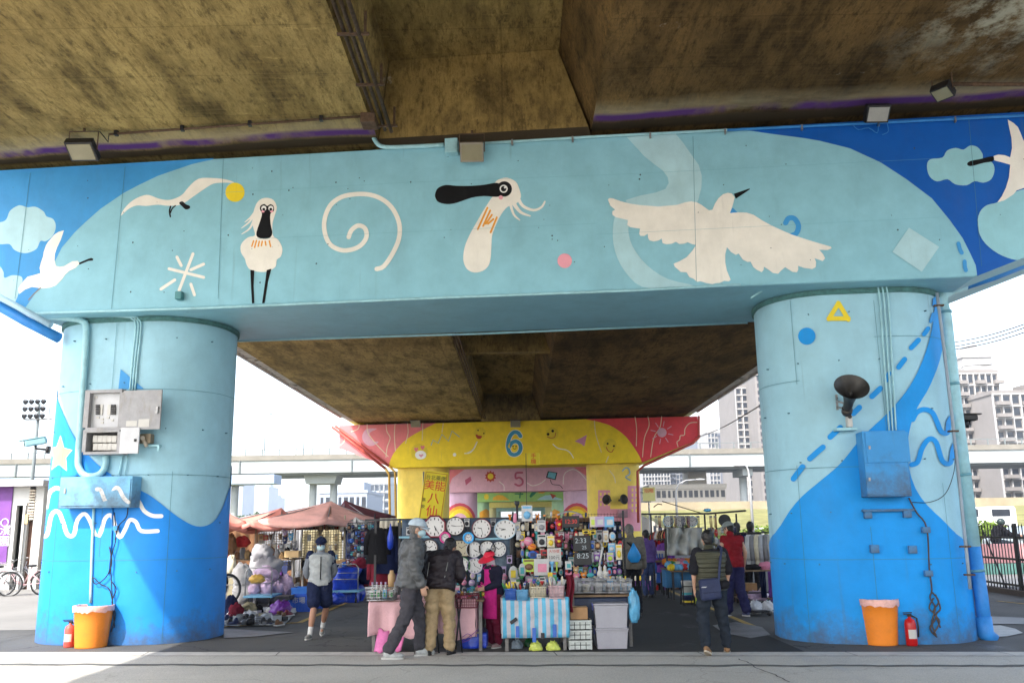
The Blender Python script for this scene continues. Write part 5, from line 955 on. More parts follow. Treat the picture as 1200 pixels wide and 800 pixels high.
ve=P.top('padded_vest',vestm(),.050,0,-.10,.0,.004,True,.95,seed=13)
for v in ve.data.vertices:v.co+=v.normal*(.010*abs(sin(v.co.z*48)))
P.bottoms('jeans',fabric('dark_denim',(.020,.026,.036)),.022,1.92,.012,base=(.098,.066,.046));P.hair(HAIR);P.shoes(mat('shoe_brown',(.24,.13,.06),.7,var=.3,scale=20),mat('sole_cream',(.5,.42,.32),.6),size=1.08)
h=P.h;bk_=P.R@V((0,-1,0));ax_=P.R@V((1,0,0));cb=P.j['pel']+bk_*.225*h-ax_*.075*h+V((0,0,-.03*h));NVB=mat('bag_navy',(.014,.022,.065),.6,var=.15,scale=8,bump=.4,bscale=20);mb=MB();mb.obox(cb,ax_*.145*h+V((0,0,.012)),bk_*.05*h,V((0,0,.145*h))-ax_*.012);bo=mb.build('shoulder_bag',NVB,None,loc=P.t.location,local=True,bevel=.03);tag(bo,'navy shoulder bag on the hip of the man in the olive vest','bag')
mb=MB();mb.obox(cb+bk_*.052*h+V((0,0,.04)),ax_*.137*h+V((0,0,.011)),bk_*.008,V((0,0,.085*h))-ax_*.008);fl_=mb.build('flap',NVB,bo,local=True,bevel=.006);mb=MB();mb.obox(cb+bk_*.066*h+V((-.09,0,.03)),ax_*.03,bk_*.003,V((0,0,.006))+ax_*.01);mb.build('badge',WPL,bo,local=True)
q=strap(P,[cb+ax_*.13*h+V((0,0,.12*h)),P.j['che']+bk_*.185*h+ax_*.10*h+V((0,0,.0)),P.j['sR']+bk_*.10*h-ax_*.03+V((0,0,.05)),P.j['sR']+V((-.03,.02,.085)),P.j['sR']-bk_*.12*h-ax_*.05],.018,NVB,'bag_strap')
mb=MB();q=lumpy(P.j['pel']+bk_*.21*h+ax_*.13*h+V((0,0,.02)),(.075,.05,.06),9);q.build('waist_pouch',BKF,P.t,local=True)
J=dict(nek=(0,.04,1.44),hed=(0,.09,1.56),kL=(-.10,.06,.49),aL=(-.10,.10,.09),tL=(-.12,.26,.03),kR=(.10,-.02,.49),aR=(.12,-.18,.10),tR=(.13,-.03,.04),eL=(-.23,.03,1.13),wL=(-.18,.22,.99),eR=(.25,-.04,1.12),wR=(.25,.03,.88),look=(-.55,1,-.35))
P=Person('man in red sleeveless top and grey cap at the stalls by the right column',863,722,611,.35,J,SKIN2,wide=1.02);P.body();RV=fabric('brick_red',(.22,.012,.018));P.top('sleeveless_top',RV,.030,.16,-.12,.006,.010,seed=15,arm_g=.012);P.bottoms('trousers',fabric('ink_blue',(.022,.022,.075)),.028,1.91,.012,base=(.096,.068,.058));P.hair(HAIR,True);P.cap(fabric('cap_grey',(.22,.25,.24)));P.shoes(mat('shoe_blue',(.04,.05,.12),.5),WPL)
P=Person('dark haired person mostly hidden behind the jackets, left of two heads over the rack',868.5,700,612,.4,None,SKIN,name='person');P.body();P.top('jacket',fabric('dark_navy',(.014,.014,.03)),.03,1.9,seed=16);P.bottoms('trousers',fabric('black',(.014,.014,.018)));P.hair(HAIR);P.shoes(BLK,BLK)
P=Person('dark haired person mostly hidden behind the jackets, right of two heads over the rack',884.5,700,611,-.5,None,SKIN,name='person');P.body();P.top('jacket',fabric('black',(.014,.014,.018)),.03,1.9,seed=17);P.bottoms('trousers',fabric('black',(.014,.014,.018)));P.hair(HAIR);P.shoes(BLK,BLK)
P=Person('shopper in violet jacket half hidden behind the man with the blue bag',760,700,621,.5,None,SKIN,name='person');P.body();P.top('jacket',fabric('violet',(.10,.06,.20)),.03,1.9,seed=18);P.bottoms('trousers',fabric('jeans',(.04,.06,.14)));P.hair(HAIR);P.shoes(BLK,BLK)
Ym=31.0;bx=A3(1186,640,Ym).x;ms=thing('scooter','dark motor scooter ridden past behind the black fence','scooter',(bx,Ym,0));sm_=mat('scooter_dark',(.03,.035,.04),.3)
for wx in(-.55,.62):mb=MB();mb.tube([(bx+wx+.21*cos(a),Ym,.26+.21*sin(a))for a in[2*pi*i/20 for i in range(20)]],.05,8,True);mb.cyl((bx+wx,Ym-.03,.26),(bx+wx,Ym+.03,.26),.12,12);mb.build('wheel',BLK,ms)
mb=MB();mb.prism([(bx-.78,Ym-.13,.45),(bx-.2,Ym-.13,.35),(bx+.25,Ym-.13,.30),(bx+.45,Ym-.13,.45),(bx+.56,Ym-.13,.95),(bx+.48,Ym-.13,1.0),(bx+.30,Ym-.13,.50),(bx-.05,Ym-.13,.45),(bx-.1,Ym-.13,.72),(bx-.75,Ym-.13,.74)],(0,.26,0));mb.build('scooter_body',sm_,ms,bevel=.03)
mb=MB();mb.ball((bx-.40,Ym,.78),(.34,.14,.06),14);mb.build('seat',BLK,ms);mb=MB();mb.tube([(bx+.42,Ym-.32,1.04),(bx+.52,Ym,1.02),(bx+.42,Ym+.32,1.04)],.018,8);mb.tube([(bx+.45,Ym-.22,1.04),(bx+.50,Ym-.28,1.22)],.008,5);mb.ball((bx+.50,Ym-.28,1.26),(.02,.06,.04),8);mb.build('handlebar',STEEL,ms);mb=MB();mb.box((bx+.66,Ym,.52),(.22,.16,.05));mb.ball((bx+.58,Ym,.92),(.05,.08,.07),10);mb.build('headlight',GLS,ms)
J=dict(pel=(0,-.30,.90),che=(0,-.22,1.20),nek=(0,-.12,1.38),hed=(0,-.05,1.50),sL=(-.18,-.14,1.31),sR=(.18,-.14,1.31),eL=(-.27,.08,1.10),wL=(-.27,.33,1.07),eR=(.27,.08,1.10),wR=(.27,.33,1.07),hL=(-.09,-.28,.88),hR=(.09,-.28,.88),kL=(-.16,.16,.80),kR=(.16,.16,.80),aL=(-.14,.14,.40),aR=(.14,.14,.40),tL=(-.14,.30,.35),tR=(.14,.30,.35),hdL=(.1,1,0),hdR=(-.1,1,0),look=(0,1,-.1))
P=Person('rider in black jacket and dark helmet on the scooter behind the fence',1186,700,690,-pi/2,J,SKIN,Y=Ym,h=1.02);P.t.location.z=.08;P.body();P.top('jacket',fabric('black',(.014,.014,.018)),.035,1.95,-.05,seed=19);P.bottoms('trousers',fabric('dark_denim',(.020,.026,.036)),.026,1.9);P.shoes(BLK,BLK)
c,h=P.j['hed'],P.h;mb=MB();mb.ball(c+P.hz*.02*h-P.hy*.01*h,(.115*h,.13*h,.125*h),20,ax=(P.hx,P.hy,P.hz));hm=mb.build('helmet',mat('helmet_dark',(.03,.045,.045),.25),P.t,local=True);mb=MB();mb.ball(c+P.hy*.03*h-P.hz*.01*h,(.10*h,.105*h,.05*h),16,ax=(P.hx,P.hy,P.hz));mb.build('visor',WIN if'WIN'in globals()else BLK,hm,local=True)
# ------------------------------------------------------------------ the flea market
def C_(r,g,b):return(r,g,b)
PAL={'red':(.42,.03,.03),'yellow':(.65,.48,.03),'blue':(.04,.12,.42),'pink':(.62,.22,.32),'white':(.48,.48,.47),'black':(.02,.02,.024),'green':(.05,.25,.08),'orange':(.65,.22,.03),'purple':(.18,.06,.30),'grey':(.22,.22,.23),'teal':(.05,.28,.30),'brown':(.16,.08,.04),'silver':(.40,.41,.43),'cream':(.60,.54,.40),'navy':(.015,.025,.09),'maroon':(.16,.015,.03),'sky blue':(.15,.38,.60),'lilac':(.42,.32,.50),'beige':(.48,.38,.25),'lime':(.45,.60,.08),'khaki':(.30,.26,.16),'tan':(.42,.27,.13)}
def pm(n,rough=.45):return mat('colour_'+n.replace(' ','_'),PAL[n],rough,var=.12,scale=9)
def cm(n):return mat('cloth_'+n.replace(' ','_'),tuple(v*(.45 if n in('black','navy')else.9)for v in PAL[n]),.9,var=.18,scale=7,bump=.25,bscale=60)
WIREM=mat('chrome_wire',(.45,.45,.46),.3,metal=.7,var=.1);DWIRE=mat('dark_wire',(.05,.05,.055),.5,var=.2)
YS=14.2
# ---- clocks
CF_=mat('clock_face',(.58,.57,.55),.4,var=.04);HAND=BLK
def clock(px,py,r,Y,rim,label,face=CF_,shape='round',t0=(10,9),rimw=.14,sx=1.0,dig=True):
 c=A3(px,py,Y);R=px2m(r,Y);t=thing('wall_clock',label,'clock',c,'wall clocks on sale');n={'round':32,'oct':8,'square':4}[shape];off={'round':0,'oct':pi/8,'square':pi/4}[shape]
 k=1/cos(pi/n)if n<10 else 1
 def ring(q,y):return[c+V((R*q*k*sx*sin(2*pi*i/n+off),y,R*q*k*cos(2*pi*i/n+off)))for i in range(n)]
 mb=MB();prof=[(1.0,.0),(1.0,-.03),(.97,-.042),(1-rimw,-.036),(1-rimw,-.018)];vs=[]
 for q,y in prof:vs+=ring(q,y)
 mb.add(vs,[(i*n+j,(i+1)*n+j,(i+1)*n+(j+1)%n,i*n+(j+1)%n)for i in range(len(prof)-1)for j in range(n)],n>10);mb.build('rim',rim,t)
 mb=MB();mb.add(ring(1-rimw+.01,-.02),[tuple(range(n))]);f=mb.build('clock_face',face,t)
 mb=MB();
 for i in range(12):
  a=pi/6*i;q=R*(1-rimw)*(.80 if shape!='square'else.78);
  if dig:mb.obox(c+V((q*sin(a)*sx,-.0225,q*cos(a))),V((.035*R if i%3 else.05*R,0,0)),V((0,.001,0)),V((0,0,.085*R if i%3 else.11*R)))
 mb.build('dial_marking',HAND,f)
 for h,w,frac in((.45,.035,(t0[0]+t0[1]/60)/12),(.68,.022,t0[1]/60)):
  a=2*pi*frac;d=V((sin(a),0,cos(a)));e=V((cos(a),0,-sin(a)));mb=MB();mb.obox(c+d*R*h*.42+V((0,-.026,0)),e*R*w,V((0,.0012,0)),d*R*h*.5);mb.build('clock_hand',HAND,t)
 return t
YC_=YS-.06
BRC=pm('maroon',.3);DKR=mat('rim_dark_brown',(.05,.025,.02),.3);NVR=mat('rim_navy',(.02,.03,.08),.3);LBR=mat('rim_light_blue',(.30,.48,.62),.3);GNR=mat('rim_green',(.03,.16,.05),.35);PKR=mat('rim_hot_pink',(.60,.05,.25),.35);BLR=mat('rim_bright_blue',(.04,.33,.68),.35);PLR=mat('rim_lilac',(.42,.36,.58),.4);SVR=mat('rim_silver',(.5,.5,.52),.3,metal=.5)
clock(509.5,616.5,12.6,YC_,BRC,'large octagonal clock with a dark red frame at the top left of the panel',shape='oct',t0=(5,25));clock(533.5,616,10.8,YC_,DKR,'round clock with thin dark brown rim right of the octagonal clock',t0=(9,15),rimw=.09)
clock(564.3,619,11.2,YC_,BRC,'large round clock with thin maroon rim in the middle of the top row',t0=(9,28),rimw=.08);clock(592,620,11.4,YC_,LBR,'oval pale blue rimmed clock with a floral face',sx=1.13,t0=(8,47),rimw=.07)
clock(521.8,629.5,6.4,YC_-.02,PKR,'small hot pink round clock under the top row',rimw=.3);clock(549,629.8,6.5,YC_-.02,BLR,'small bright blue round clock under the top row',rimw=.32)
clock(490,641.5,10,YC_,BLK,'black rimmed clock half hidden behind the grey jacket man',rimw=.1);clock(503.5,641.5,9.7,YC_,DKR,'brown rimmed clock left of the black jacket man',rimw=.1,t0=(1,50))
clock(541,642,9.2,YC_,DKR,'square beige faced clock with rounded numerals',face=mat('beige_face',(.42,.37,.26),.5,var=.05),shape='square',rimw=.08);clock(555.5,643.5,9,YC_,SVR,'silver rimmed round clock right of the square clock',rimw=.08,t0=(4,20))
clock(571,642.5,9.6,YC_,BLK,'thick black rimmed round clock above the red visor',rimw=.13,t0=(3,35));clock(584.5,643,9.3,YC_,NVR,'navy rimmed round clock at the right end of the middle row',rimw=.1)
clock(541.5,661.5,9.2,YC_,GNR,'green rimmed round clock in the bottom row',rimw=.11,t0=(4,52));clock(556.5,662.5,9,YC_,PLR,'lilac rimmed round clock beside the green rimmed one',rimw=.08,t0=(11,20))
# ---- backing frame and panels
def bars(name,label,cat,segs,r,m,Y,square=False,parts='bar',group=None):
 t=thing(name,label,cat,A3(segs[0][0],segs[0][1],Y),group)
 for s in segs:mb=MB();a,b=A3(s[0],s[1],Y),A3(s[2],s[3],Y);mb.tube([a,b],r,8);mb.build(s[4]if len(s)>4 else parts,m,t)
 return t
fl=A3(472,607,YS+.05);frt=thing('display_stand','black steel display frame holding the clock wall','frame',(fl.x,YS+.05,0));xr_=A3(600,607,YS+.05).x;xl_=A3(428,607,YS+.05).x;zt_=fl.z;FRM=mat('frame_black',(.03,.03,.033),.45,metal=.3,var=.2)
for x in(A3(468,607,YS).x,A3(599,607,YS).x):mb=MB();mb.box((x,YS+.05,zt_/2),(.035,.035,zt_));mb.build('post',FRM,frt)
for z in(zt_,zt_-.55,.75):mb=MB();mb.box(((xl_+xr_)/2 if z==zt_ else(A3(468,607,YS).x+xr_)/2,YS+.05,z-.02),((xr_-xl_)if z==zt_ else xr_-A3(468,607,YS).x-.04,.03,.03));mb.build('rail',FRM,frt)
mb=MB();mb.box((A3(440,607,YS).x,YS+.05,zt_/2),(.035,.035,zt_-.05));mb.build('post',FRM,frt)
TARP=mat('blue_grey_tarp',(.045,.075,.12),.5,var=.35,scale=5,bump=.6,bscale=8,stain=((.25,.32,.36),2.5,.4,.7))
def tarp(px0,py0,px1,py1,Y,m,name,label,wav=.03,seed=0,solid=.004,cat='tarp'):
 a,b=A3(px0,py0,Y),A3(px1,py1,Y);mb=MB()
 mb.grid(lambda s,t:(a.x+(b.x-a.x)*s,Y+wav*noise.noise(V((s*5+seed,t*3,seed)))+wav*.4*sin(s*23+seed+2*t),a.z+(b.z-a.z)*t),24,12)
 return one(mb,name,m,label,cat,((a.x+b.x)/2,Y,b.z),solid=solid)
tarp(471,609,598,690,YS+.0,TARP,'backing_sheet','blue grey plastic sheet behind the wall clocks',.02)
for(px,py,h,lab)in((486,629,3,'left'),(575,631,3,'right')):mb=MB();a=A3(px,py,YS-.05);mb.box(a,(px2m(36,YS),.03,.03));one(mb,'pale_rail',mat('rail_blue',(.2,.4,.5),.5),lab+' pale blue cross rail between the clock rows','rail',a)
GB=mat('dark_cloth_back',(.02,.022,.03),.9,var=.3)
tarp(600,612,731,690,YS+.12,GB,'backing_sheet','black cloth behind the hanging gadgets',.02,3)
mx=thing('display_rack','black wire display rack behind the hanging gadgets','rack',(A3(670,607,YS).x,YS+.1,0));x0_,x1_=A3(601,607,YS).x,A3(731,607,YS).x
for x in(x0_,(x0_+x1_)/2,x1_):mb=MB();mb.box((x,YS+.1,.95),(.03,.03,1.9));mb.build('post',FRM,mx)
mb=MB()
for k in range(26):z=.72+k*.045;mb.tube([(x0_,YS+.06,z),(x1_,YS+.06,z)],.0025,4)
for k in range(36):x=x0_+(x1_-x0_)*k/35;mb.tube([(x,YS+.06,.72),(x,YS+.06,1.86)],.0025,4)
mb.build('wire_grid',DWIRE,mx)
# ---- merchandise
ORD=['first','second','third','fourth','fifth','sixth','seventh','eighth','ninth','tenth','eleventh','twelfth','13th','14th','15th','16th','17th','18th','19th','20th','21st','22nd','23rd','24th','25th','26th','27th','28th']
PACKN={'card':'gadget_card','pouch':'plastic_pouch','box':'boxed_gadget','torch':'torch','ball':'toy_ball','tool':'hand_tool','mask':'soft_toy','strap':'strap_bundle'}
def good(kind,c,w,h,col,col2,label,group=None,Y=None):
 c=V(c);t=thing(PACKN[kind],label,{'card':'gadget','pouch':'pouch','box':'box','torch':'torch','ball':'ball','tool':'tool','mask':'toy','strap':'strap'}[kind],c,group)
 m1,m2=pm(col),pm(col2);mb=MB()
 if kind=='card':
  mb.box(c,(w,.004,h));mb.build('backing_card',m1,t);mb=MB();mb.ball(c+V((0,-.012,-h*.12)),(w*.34,.022,h*.26),10);mb.build('item',m2,t)
  mb=MB();mb.box(c+V((0,-.004,h*.36)),(w*.8,.003,h*.14));mb.build('title_strip',m2,t)
 elif kind=='pouch':
  mb.ball(c,(w*.5,.03,h*.5),10);mb.build('pouch_body',m1,t);mb=MB();mb.box(c+V((0,-.028,0)),(w*.5,.008,h*.45));mb.build('print',m2,t,bevel=.003)
 elif kind=='box':
  mb.box(c,(w,.06,h));mb.build('carton',m1,t,bevel=.003);mb=MB();mb.box(c+V((w*.05,-.031,-h*.05)),(w*.6,.004,h*.5));mb.build('picture',m2,t)
 elif kind=='torch':
  mb.lathe([(w*.18,-h*.5),(w*.2,-h*.1),(w*.2,h*.22),(w*.42,h*.36),(w*.42,h*.5)],c,n=12);mb.build('torch_body',m1,t);mb=MB();mb.lathe([(w*.36,h*.5),(w*.1,h*.503)],c,n=12);mb.build('lens',m2,t)
 elif kind=='ball':mb.ball(c,(w*.5,w*.4,h*.5),14);mb.build('ball_shell',m1,t);mb=MB();mb.lathe([(w*.50,-h*.04),(w*.505,0),(w*.50,h*.04)],c,(.3,.2,1),16,sy=.8);mb.build('stripe',m2,t)
 elif kind=='tool':
  mb.lathe([(w*.16,0),(w*.24,h*.05),(w*.2,h*.4),(w*.12,h*.45)],c+V((0,0,0)),(0.05,-.05,1),8);mb.build('grip',m1,t);mb=MB();mb.tube([c+V((0,0,0)),c+V((0,0,-h*.5))],w*.07,6);mb.build('blade',m2,t)
 elif kind=='mask':
  mb.ball(c,(w*.42,.05,h*.34),12);mb.ball(c+V((-w*.28,0,h*.32)),(w*.15,.03,h*.16),8);mb.ball(c+V((w*.28,0,h*.32)),(w*.15,.03,h*.16),8);mb.ball(c+V((0,.01,-h*.35)),(w*.3,.04,h*.22),8);mb.build('toy_body',m1,t);mb=MB();mb.ball(c+V((0,-.045,-h*.05)),(w*.18,.02,h*.12),8);mb.build('muzzle',m2,t)
 else:
  for k in range(4):mb.tube([c+V((w*(-.3+.2*k),-.01*k,h*.5)),c+V((w*(-.35+.22*k),-.02,0)),c+V((w*(-.2+.15*k),-.01,-h*.5))],w*.07,6)
  mb.build('strap',m1,t);mb=MB();mb.box(c+V((0,-.02,h*.42)),(w*.6,.02,h*.16));mb.build('card_header',m2,t)
 return t
SPEC=[('torch',606,598,7,22,'black','white','black torch standing above the gadget rack'),('tool',603.5,612,10,24,'pink','white','pink handled tool left of the butterfly card'),('card',617.5,601,12.5,18,'white','sky blue','white card with a sky blue print sticking up above the rack'),('card',634.5,616,9.5,13,'white','grey','white card with grey gadget, upper of two stacked white cards'),('card',635,633,10,13.5,'white','black','white card with black gadget below the other white card'),('card',645.5,634,8.5,13,'cream','yellow','cream card with a yellow gadget beside the white cards'),('mask',655.5,613.5,11,13,'red','yellow','red soft toy with yellow muzzle left of the black sign clock'),('mask',655,633,12,14,'maroon','yellow','maroon soft toy with yellow muzzle below the other soft toy'),('ball',619,634,10.5,10.5,'pink','white','pink toy ball on the goods rack'),('ball',623.5,640.5,10,8.5,'orange','red','orange toy ball below the pink ball'),('pouch',624.5,649.5,12,9,'blue','navy','blue pouch under the orange ball'),('box',637.5,647,8,6,'red','black','small red box left of the white notice'),('box',631.5,651,5,5,'white','grey','tiny white box beside the small red box'),('card',620,662,14,14,'lime','brown','lime picture card on the back of the striped table'),('box',634.5,664,16.5,18,'white','pink','white box with a pink picture at the back of the striped table'),('pouch',601.5,672,11,18,'white','yellow','white pouch with yellow print on the striped table'),('pouch',612,668,8.5,16,'white','teal','white pouch with teal print on the striped table'),('torch',647,666,7,16,'sky blue','white','sky blue bottle shaped torch on the striped table'),('torch',652.5,664,4,11,'lime','green','lime bottle standing on the striped table'),('box',620.5,679,9,8,'grey','white','grey boxed gadget behind the lattice basket'),('mask',675,667,8,9,'tan','cream','tan soft toy bear sitting on the wire tray table'),('mask',666.5,674,9,8,'pink','white','pink soft toy at the left of the wire tray table'),('mask',675.5,675,9,8,'pink','cream','pink soft toy below the tan bear'),('mask',684,673,9,7,'orange','white','orange soft toy right of the pink toys'),('box',666,662,7,9,'white','teal','small white teal box above the pink toys'),('card',686.5,622.5,8,5,'yellow','black','left of two small yellow tags'),('card',694.6,623,6.5,5.5,'yellow','black','right of two small yellow tags'),('box',702.7,610.8,10.5,12,'lilac','white','left lilac clock carton on top of the rack'),('box',713.8,611,11,12,'sky blue','white','right sky blue clock carton on top of the rack'),('box',694.3,611,6,12,'cream','lime','cream carton left of the clock cartons'),('card',702.5,627.5,7,13,'grey','black','grey card with black gadget under the clock cartons'),('card',710,628,6,13,'white','beige','white narrow card under the clock cartons'),('pouch',717.7,628,8,10,'white','sky blue','white pouch under the sky blue clock carton'),('card',716.7,641.3,8,10,'sky blue','white','sky blue card with white gadget on the right of the rack'),('card',725.3,646.5,7,17,'cream','yellow','tall cream card with yellow gadget at the right end of the rack'),('card',694,638.5,6.5,11,'grey','blue','grey card with blue gadget left of the brown pouch'),('pouch',700.5,639,7,8,'brown','tan','brown pouch beside the grey blue card'),('card',692,652.5,8,11,'silver','white','silver card left of the purple card'),('card',699.5,652,7.5,10,'purple','white','purple card beside the white stick'),('card',715,652.5,8,10.5,'lilac','lime','lilac card with lime gadget under the sky blue card'),('torch',708.5,652,3,8,'white','grey','thin white torch right of the purple card')]
for k,px,py,w,h,c1,c2,lab in SPEC:good(k,A3(px,py,YS-(.16 if py<660 else.42)),px2m(w,YS-.2),px2m(h,YS-.2),c1,c2,lab)
rr=random.Random(11);kinds=['card','card','pouch','box','torch','tool','strap','ball','card','pouch'];cols=['black','grey','silver','white','navy','black','brown','blue','maroon','sky blue','purple','yellow','red','teal','cream','black','pink','green','khaki','silver']
RN=['top','second','third','fourth','fifth','sixth','lowest']
for ri in range(7):
 n=22;y=617+ri*10.4
 for i in range(n):
  px=604+(729-604)*(i+.5)/n+rr.uniform(-1,1);k=rr.choice(kinds);c1,c2=rr.sample(cols,2);w,h=rr.uniform(4.6,6.6),rr.uniform(7.5,11)
  if k=='ball':h=w
  good(k,A3(px,y+rr.uniform(-1.2,1.2),YS-.03-rr.uniform(0,.05)),px2m(w,YS),px2m(h,YS),c1,c2,'%s %s on the gadget rack, %s from left in the %s row'%(c1,{'card':'gadget card','pouch':'pouch','box':'boxed gadget','torch':'torch','tool':'hand tool','strap':'strap bundle','ball':'toy ball'}[k],ORD[i],RN[ri]),'goods hanging on the gadget rack')
for i in range(17):
 px=597+i*8.1+rr.uniform(-1.5,1.5)
 if 655<px<680 or 689<px:continue
 k=rr.choice(['strap','tool','torch','mask']);c1,c2=rr.sample(['black','grey','brown','navy','white','maroon','orange'],2)
 good(k,A3(px,606+rr.uniform(-2,3),YS-.03),px2m(5.5,YS),px2m(11,YS),c1,c2,'%s %s clipped to the top rail of the gadget rack, %s from left'%(c1,{'strap':'strap bundle','tool':'hand tool','torch':'torch','mask':'soft toy'}[k],ORD[i]),'goods clipped to the top rail')
for i in range(42):
 px=473+(i%14)*9.0+rr.uniform(-1.5,1.5);k=rr.choice(['box','pouch','card','ball','torch']);c1,c2=rr.sample(['white','silver','grey','lilac','teal','pink','brown','cream','navy','sky blue','black'],2);w=rr.uniform(5,8);h=w if k=='ball'else rr.uniform(6,10)
 good(k,A3(px,676+(i//14)*7+rr.uniform(-2,2),YS-.06-.1*(i//14)),px2m(w,YS),px2m(h,YS),c1,c2,'%s %s stacked under the wall clocks, %s from left in the %s row'%(c1,{'card':'gadget card','pouch':'pouch','box':'boxed gadget','torch':'torch','ball':'toy ball'}[k],ORD[i%14],('upper','middle','lower')[i//14]),'small stock under the clocks')
for i,(px,py,k,c1)in enumerate(((547,612,'card','white'),(479,622,'card','silver'),(480,655,'pouch','teal'),(519,648,'strap','black'),(597,655,'card','lilac'),(575,660,'pouch','silver'),(528,655,'card','grey'),(510,660,'box','sky blue'),(495,662,'card','cream'),(590,668,'box','lilac'),(548,622,'strap','black'),(578,612,'card','grey'))):good(k,A3(px,py,YS-.04),px2m(6,YS),px2m(9,YS),c1,'black','%s %s hung among the wall clocks, %s counted from the first hung'%(c1,{'card':'watch card','pouch':'pouch','strap':'watch strap bundle','box':'watch box'}[k],ORD[i]),'watches hung among the clocks')
LEDR=mat('led_red',(.5,.03,.02),.5,var=0,emit=.08);LEDW=mat('led_white',(.30,.34,.36),.5,var=0,emit=.05)
def led(px0,py0,px1,py1,txt,ledm,label,Y=YS-.2,size=.11,tx=None):
 a,b=A3(px0,py1,Y),A3(px1,py0,Y);c=(a+b)/2;t=thing('digital_clock',label,'digital clock',c);mb=MB();mb.box(c,(b.x-a.x,.06,b.z-a.z));mb.build('clock_case',BLK,t,bevel=.008)
 for i,(s,dx,dz,k)in enumerate(txt):q=text_mb(s,size*k,c+V((dx,-.033,dz)),(1,0,0),(0,0,1));q.build('led_digits',ledm,t)
 return t
led(659,604,678.5,618,[('12:30',0,0,.8)],LEDR,'black digital clock with dim red digits on top of the rack');led(672,627,692,646,[('2:33',-.02,.04,.95),('25',.03,-.06,.7)],LEDW,'black digital clock showing 2:33 in the middle of the rack');led(673,646.5,693,662,[('8:25',0,.04,1.0)],LEDW,'black digital clock showing 8:25 below the 2:33 clock',Y=YS-.21)
a=A3(667.5,602,YS-.25);mb=MB();mb.grid(lambda s,t:(a.x+(s-.5)*.37,a.y-.1+.25*t,a.z-.02+.05*sin(pi*s)+.02*t),12,4);one(mb,'canopy_hood',mat('hood_grey',(.35,.36,.36),.5),'small grey rounded hood above the red digit clock','hood',a,solid=.006)
nb=thing('price_notice','white notice board with faint red lines in the middle of the goods','notice',A3(649.5,653,YS-.24));c=A3(649.5,653,YS-.24);mb=MB();mb.box(c,(.21,.008,.28));mb.build('notice_board',WPL,nb)
q=text_mb('大特價',.055,c+V((0,-.006,.09)),(1,0,0),(0,0,1));q.build('lettering',pm('red'),nb);q=text_mb('100元',.07,c+V((0,-.006,.0)),(1,0,0),(0,0,1));q.build('lettering',pm('black'),nb);q=text_mb('手電筒',.045,c+V((0,-.006,-.08)),(1,0,0),(0,0,1));q.build('lettering',pm('red'),nb)
mb=MB();mb.tube([A3(702.5,662,YS-.3),A3(706.5,640,YS-.3)],.016,8);one(mb,'white_stick',WPL,'long white stick leaning in front of the rack','stick',A3(702.5,662,YS-.3))
for i,(px,lab)in enumerate(((703,'left'),(709,'right'))):c=A3(px,671,YS-.5);mb=MB();mb.lathe([(.05,-.08),(.045,.0),(.02,.05),(.025,.09),(.0,.12)],c,n=12);mb.ball(c+V((.02,-.02,.0)),.035,8);one(mb,'white_figurine',WPL,lab+' white figurine on the wire tray table','figurine',c)
# ---- striped table
def table(px0,px1,ytop,Y,depth,name,label,topm,legm,legs=True):
 a,b=A3(px0,ytop,Y),A3(px1,ytop,Y);z=(a.z+b.z)/2;t=thing(name,label,'table',((a.x+b.x)/2,Y+depth/2,0));mb=MB();mb.box(((a.x+b.x)/2,Y+depth/2,z-.015),(b.x-a.x,depth,.03));mb.build('tabletop',topm,t,bevel=.004)
 if legs:
  for x in(a.x+.05,b.x-.05):
   for y in(Y+.05,Y+depth-.05):mb=MB();mb.box((x,y,(z-.03)/2),(.045,.045,z-.03));mb.build('leg',legm,t)
  mb=MB();mb.box(((a.x+b.x)/2,Y+.05,z*.35),(b.x-a.x-.15,.025,.025));mb.build('stretcher',legm,t)
 return t,a.x,b.x,z
WOODT=mat('worn_wood',(.18,.12,.07),.7,var=.3,scale=14);LEGM=mat('leg_grey',(.16,.15,.14),.6,var=.3,scale=14)
YT=12.85
t_,xa,xb,zt=table(589,665,700,YT,1.0,'stall_table','wooden legged stall table under the blue striped sheet',WOODT,LEGM)
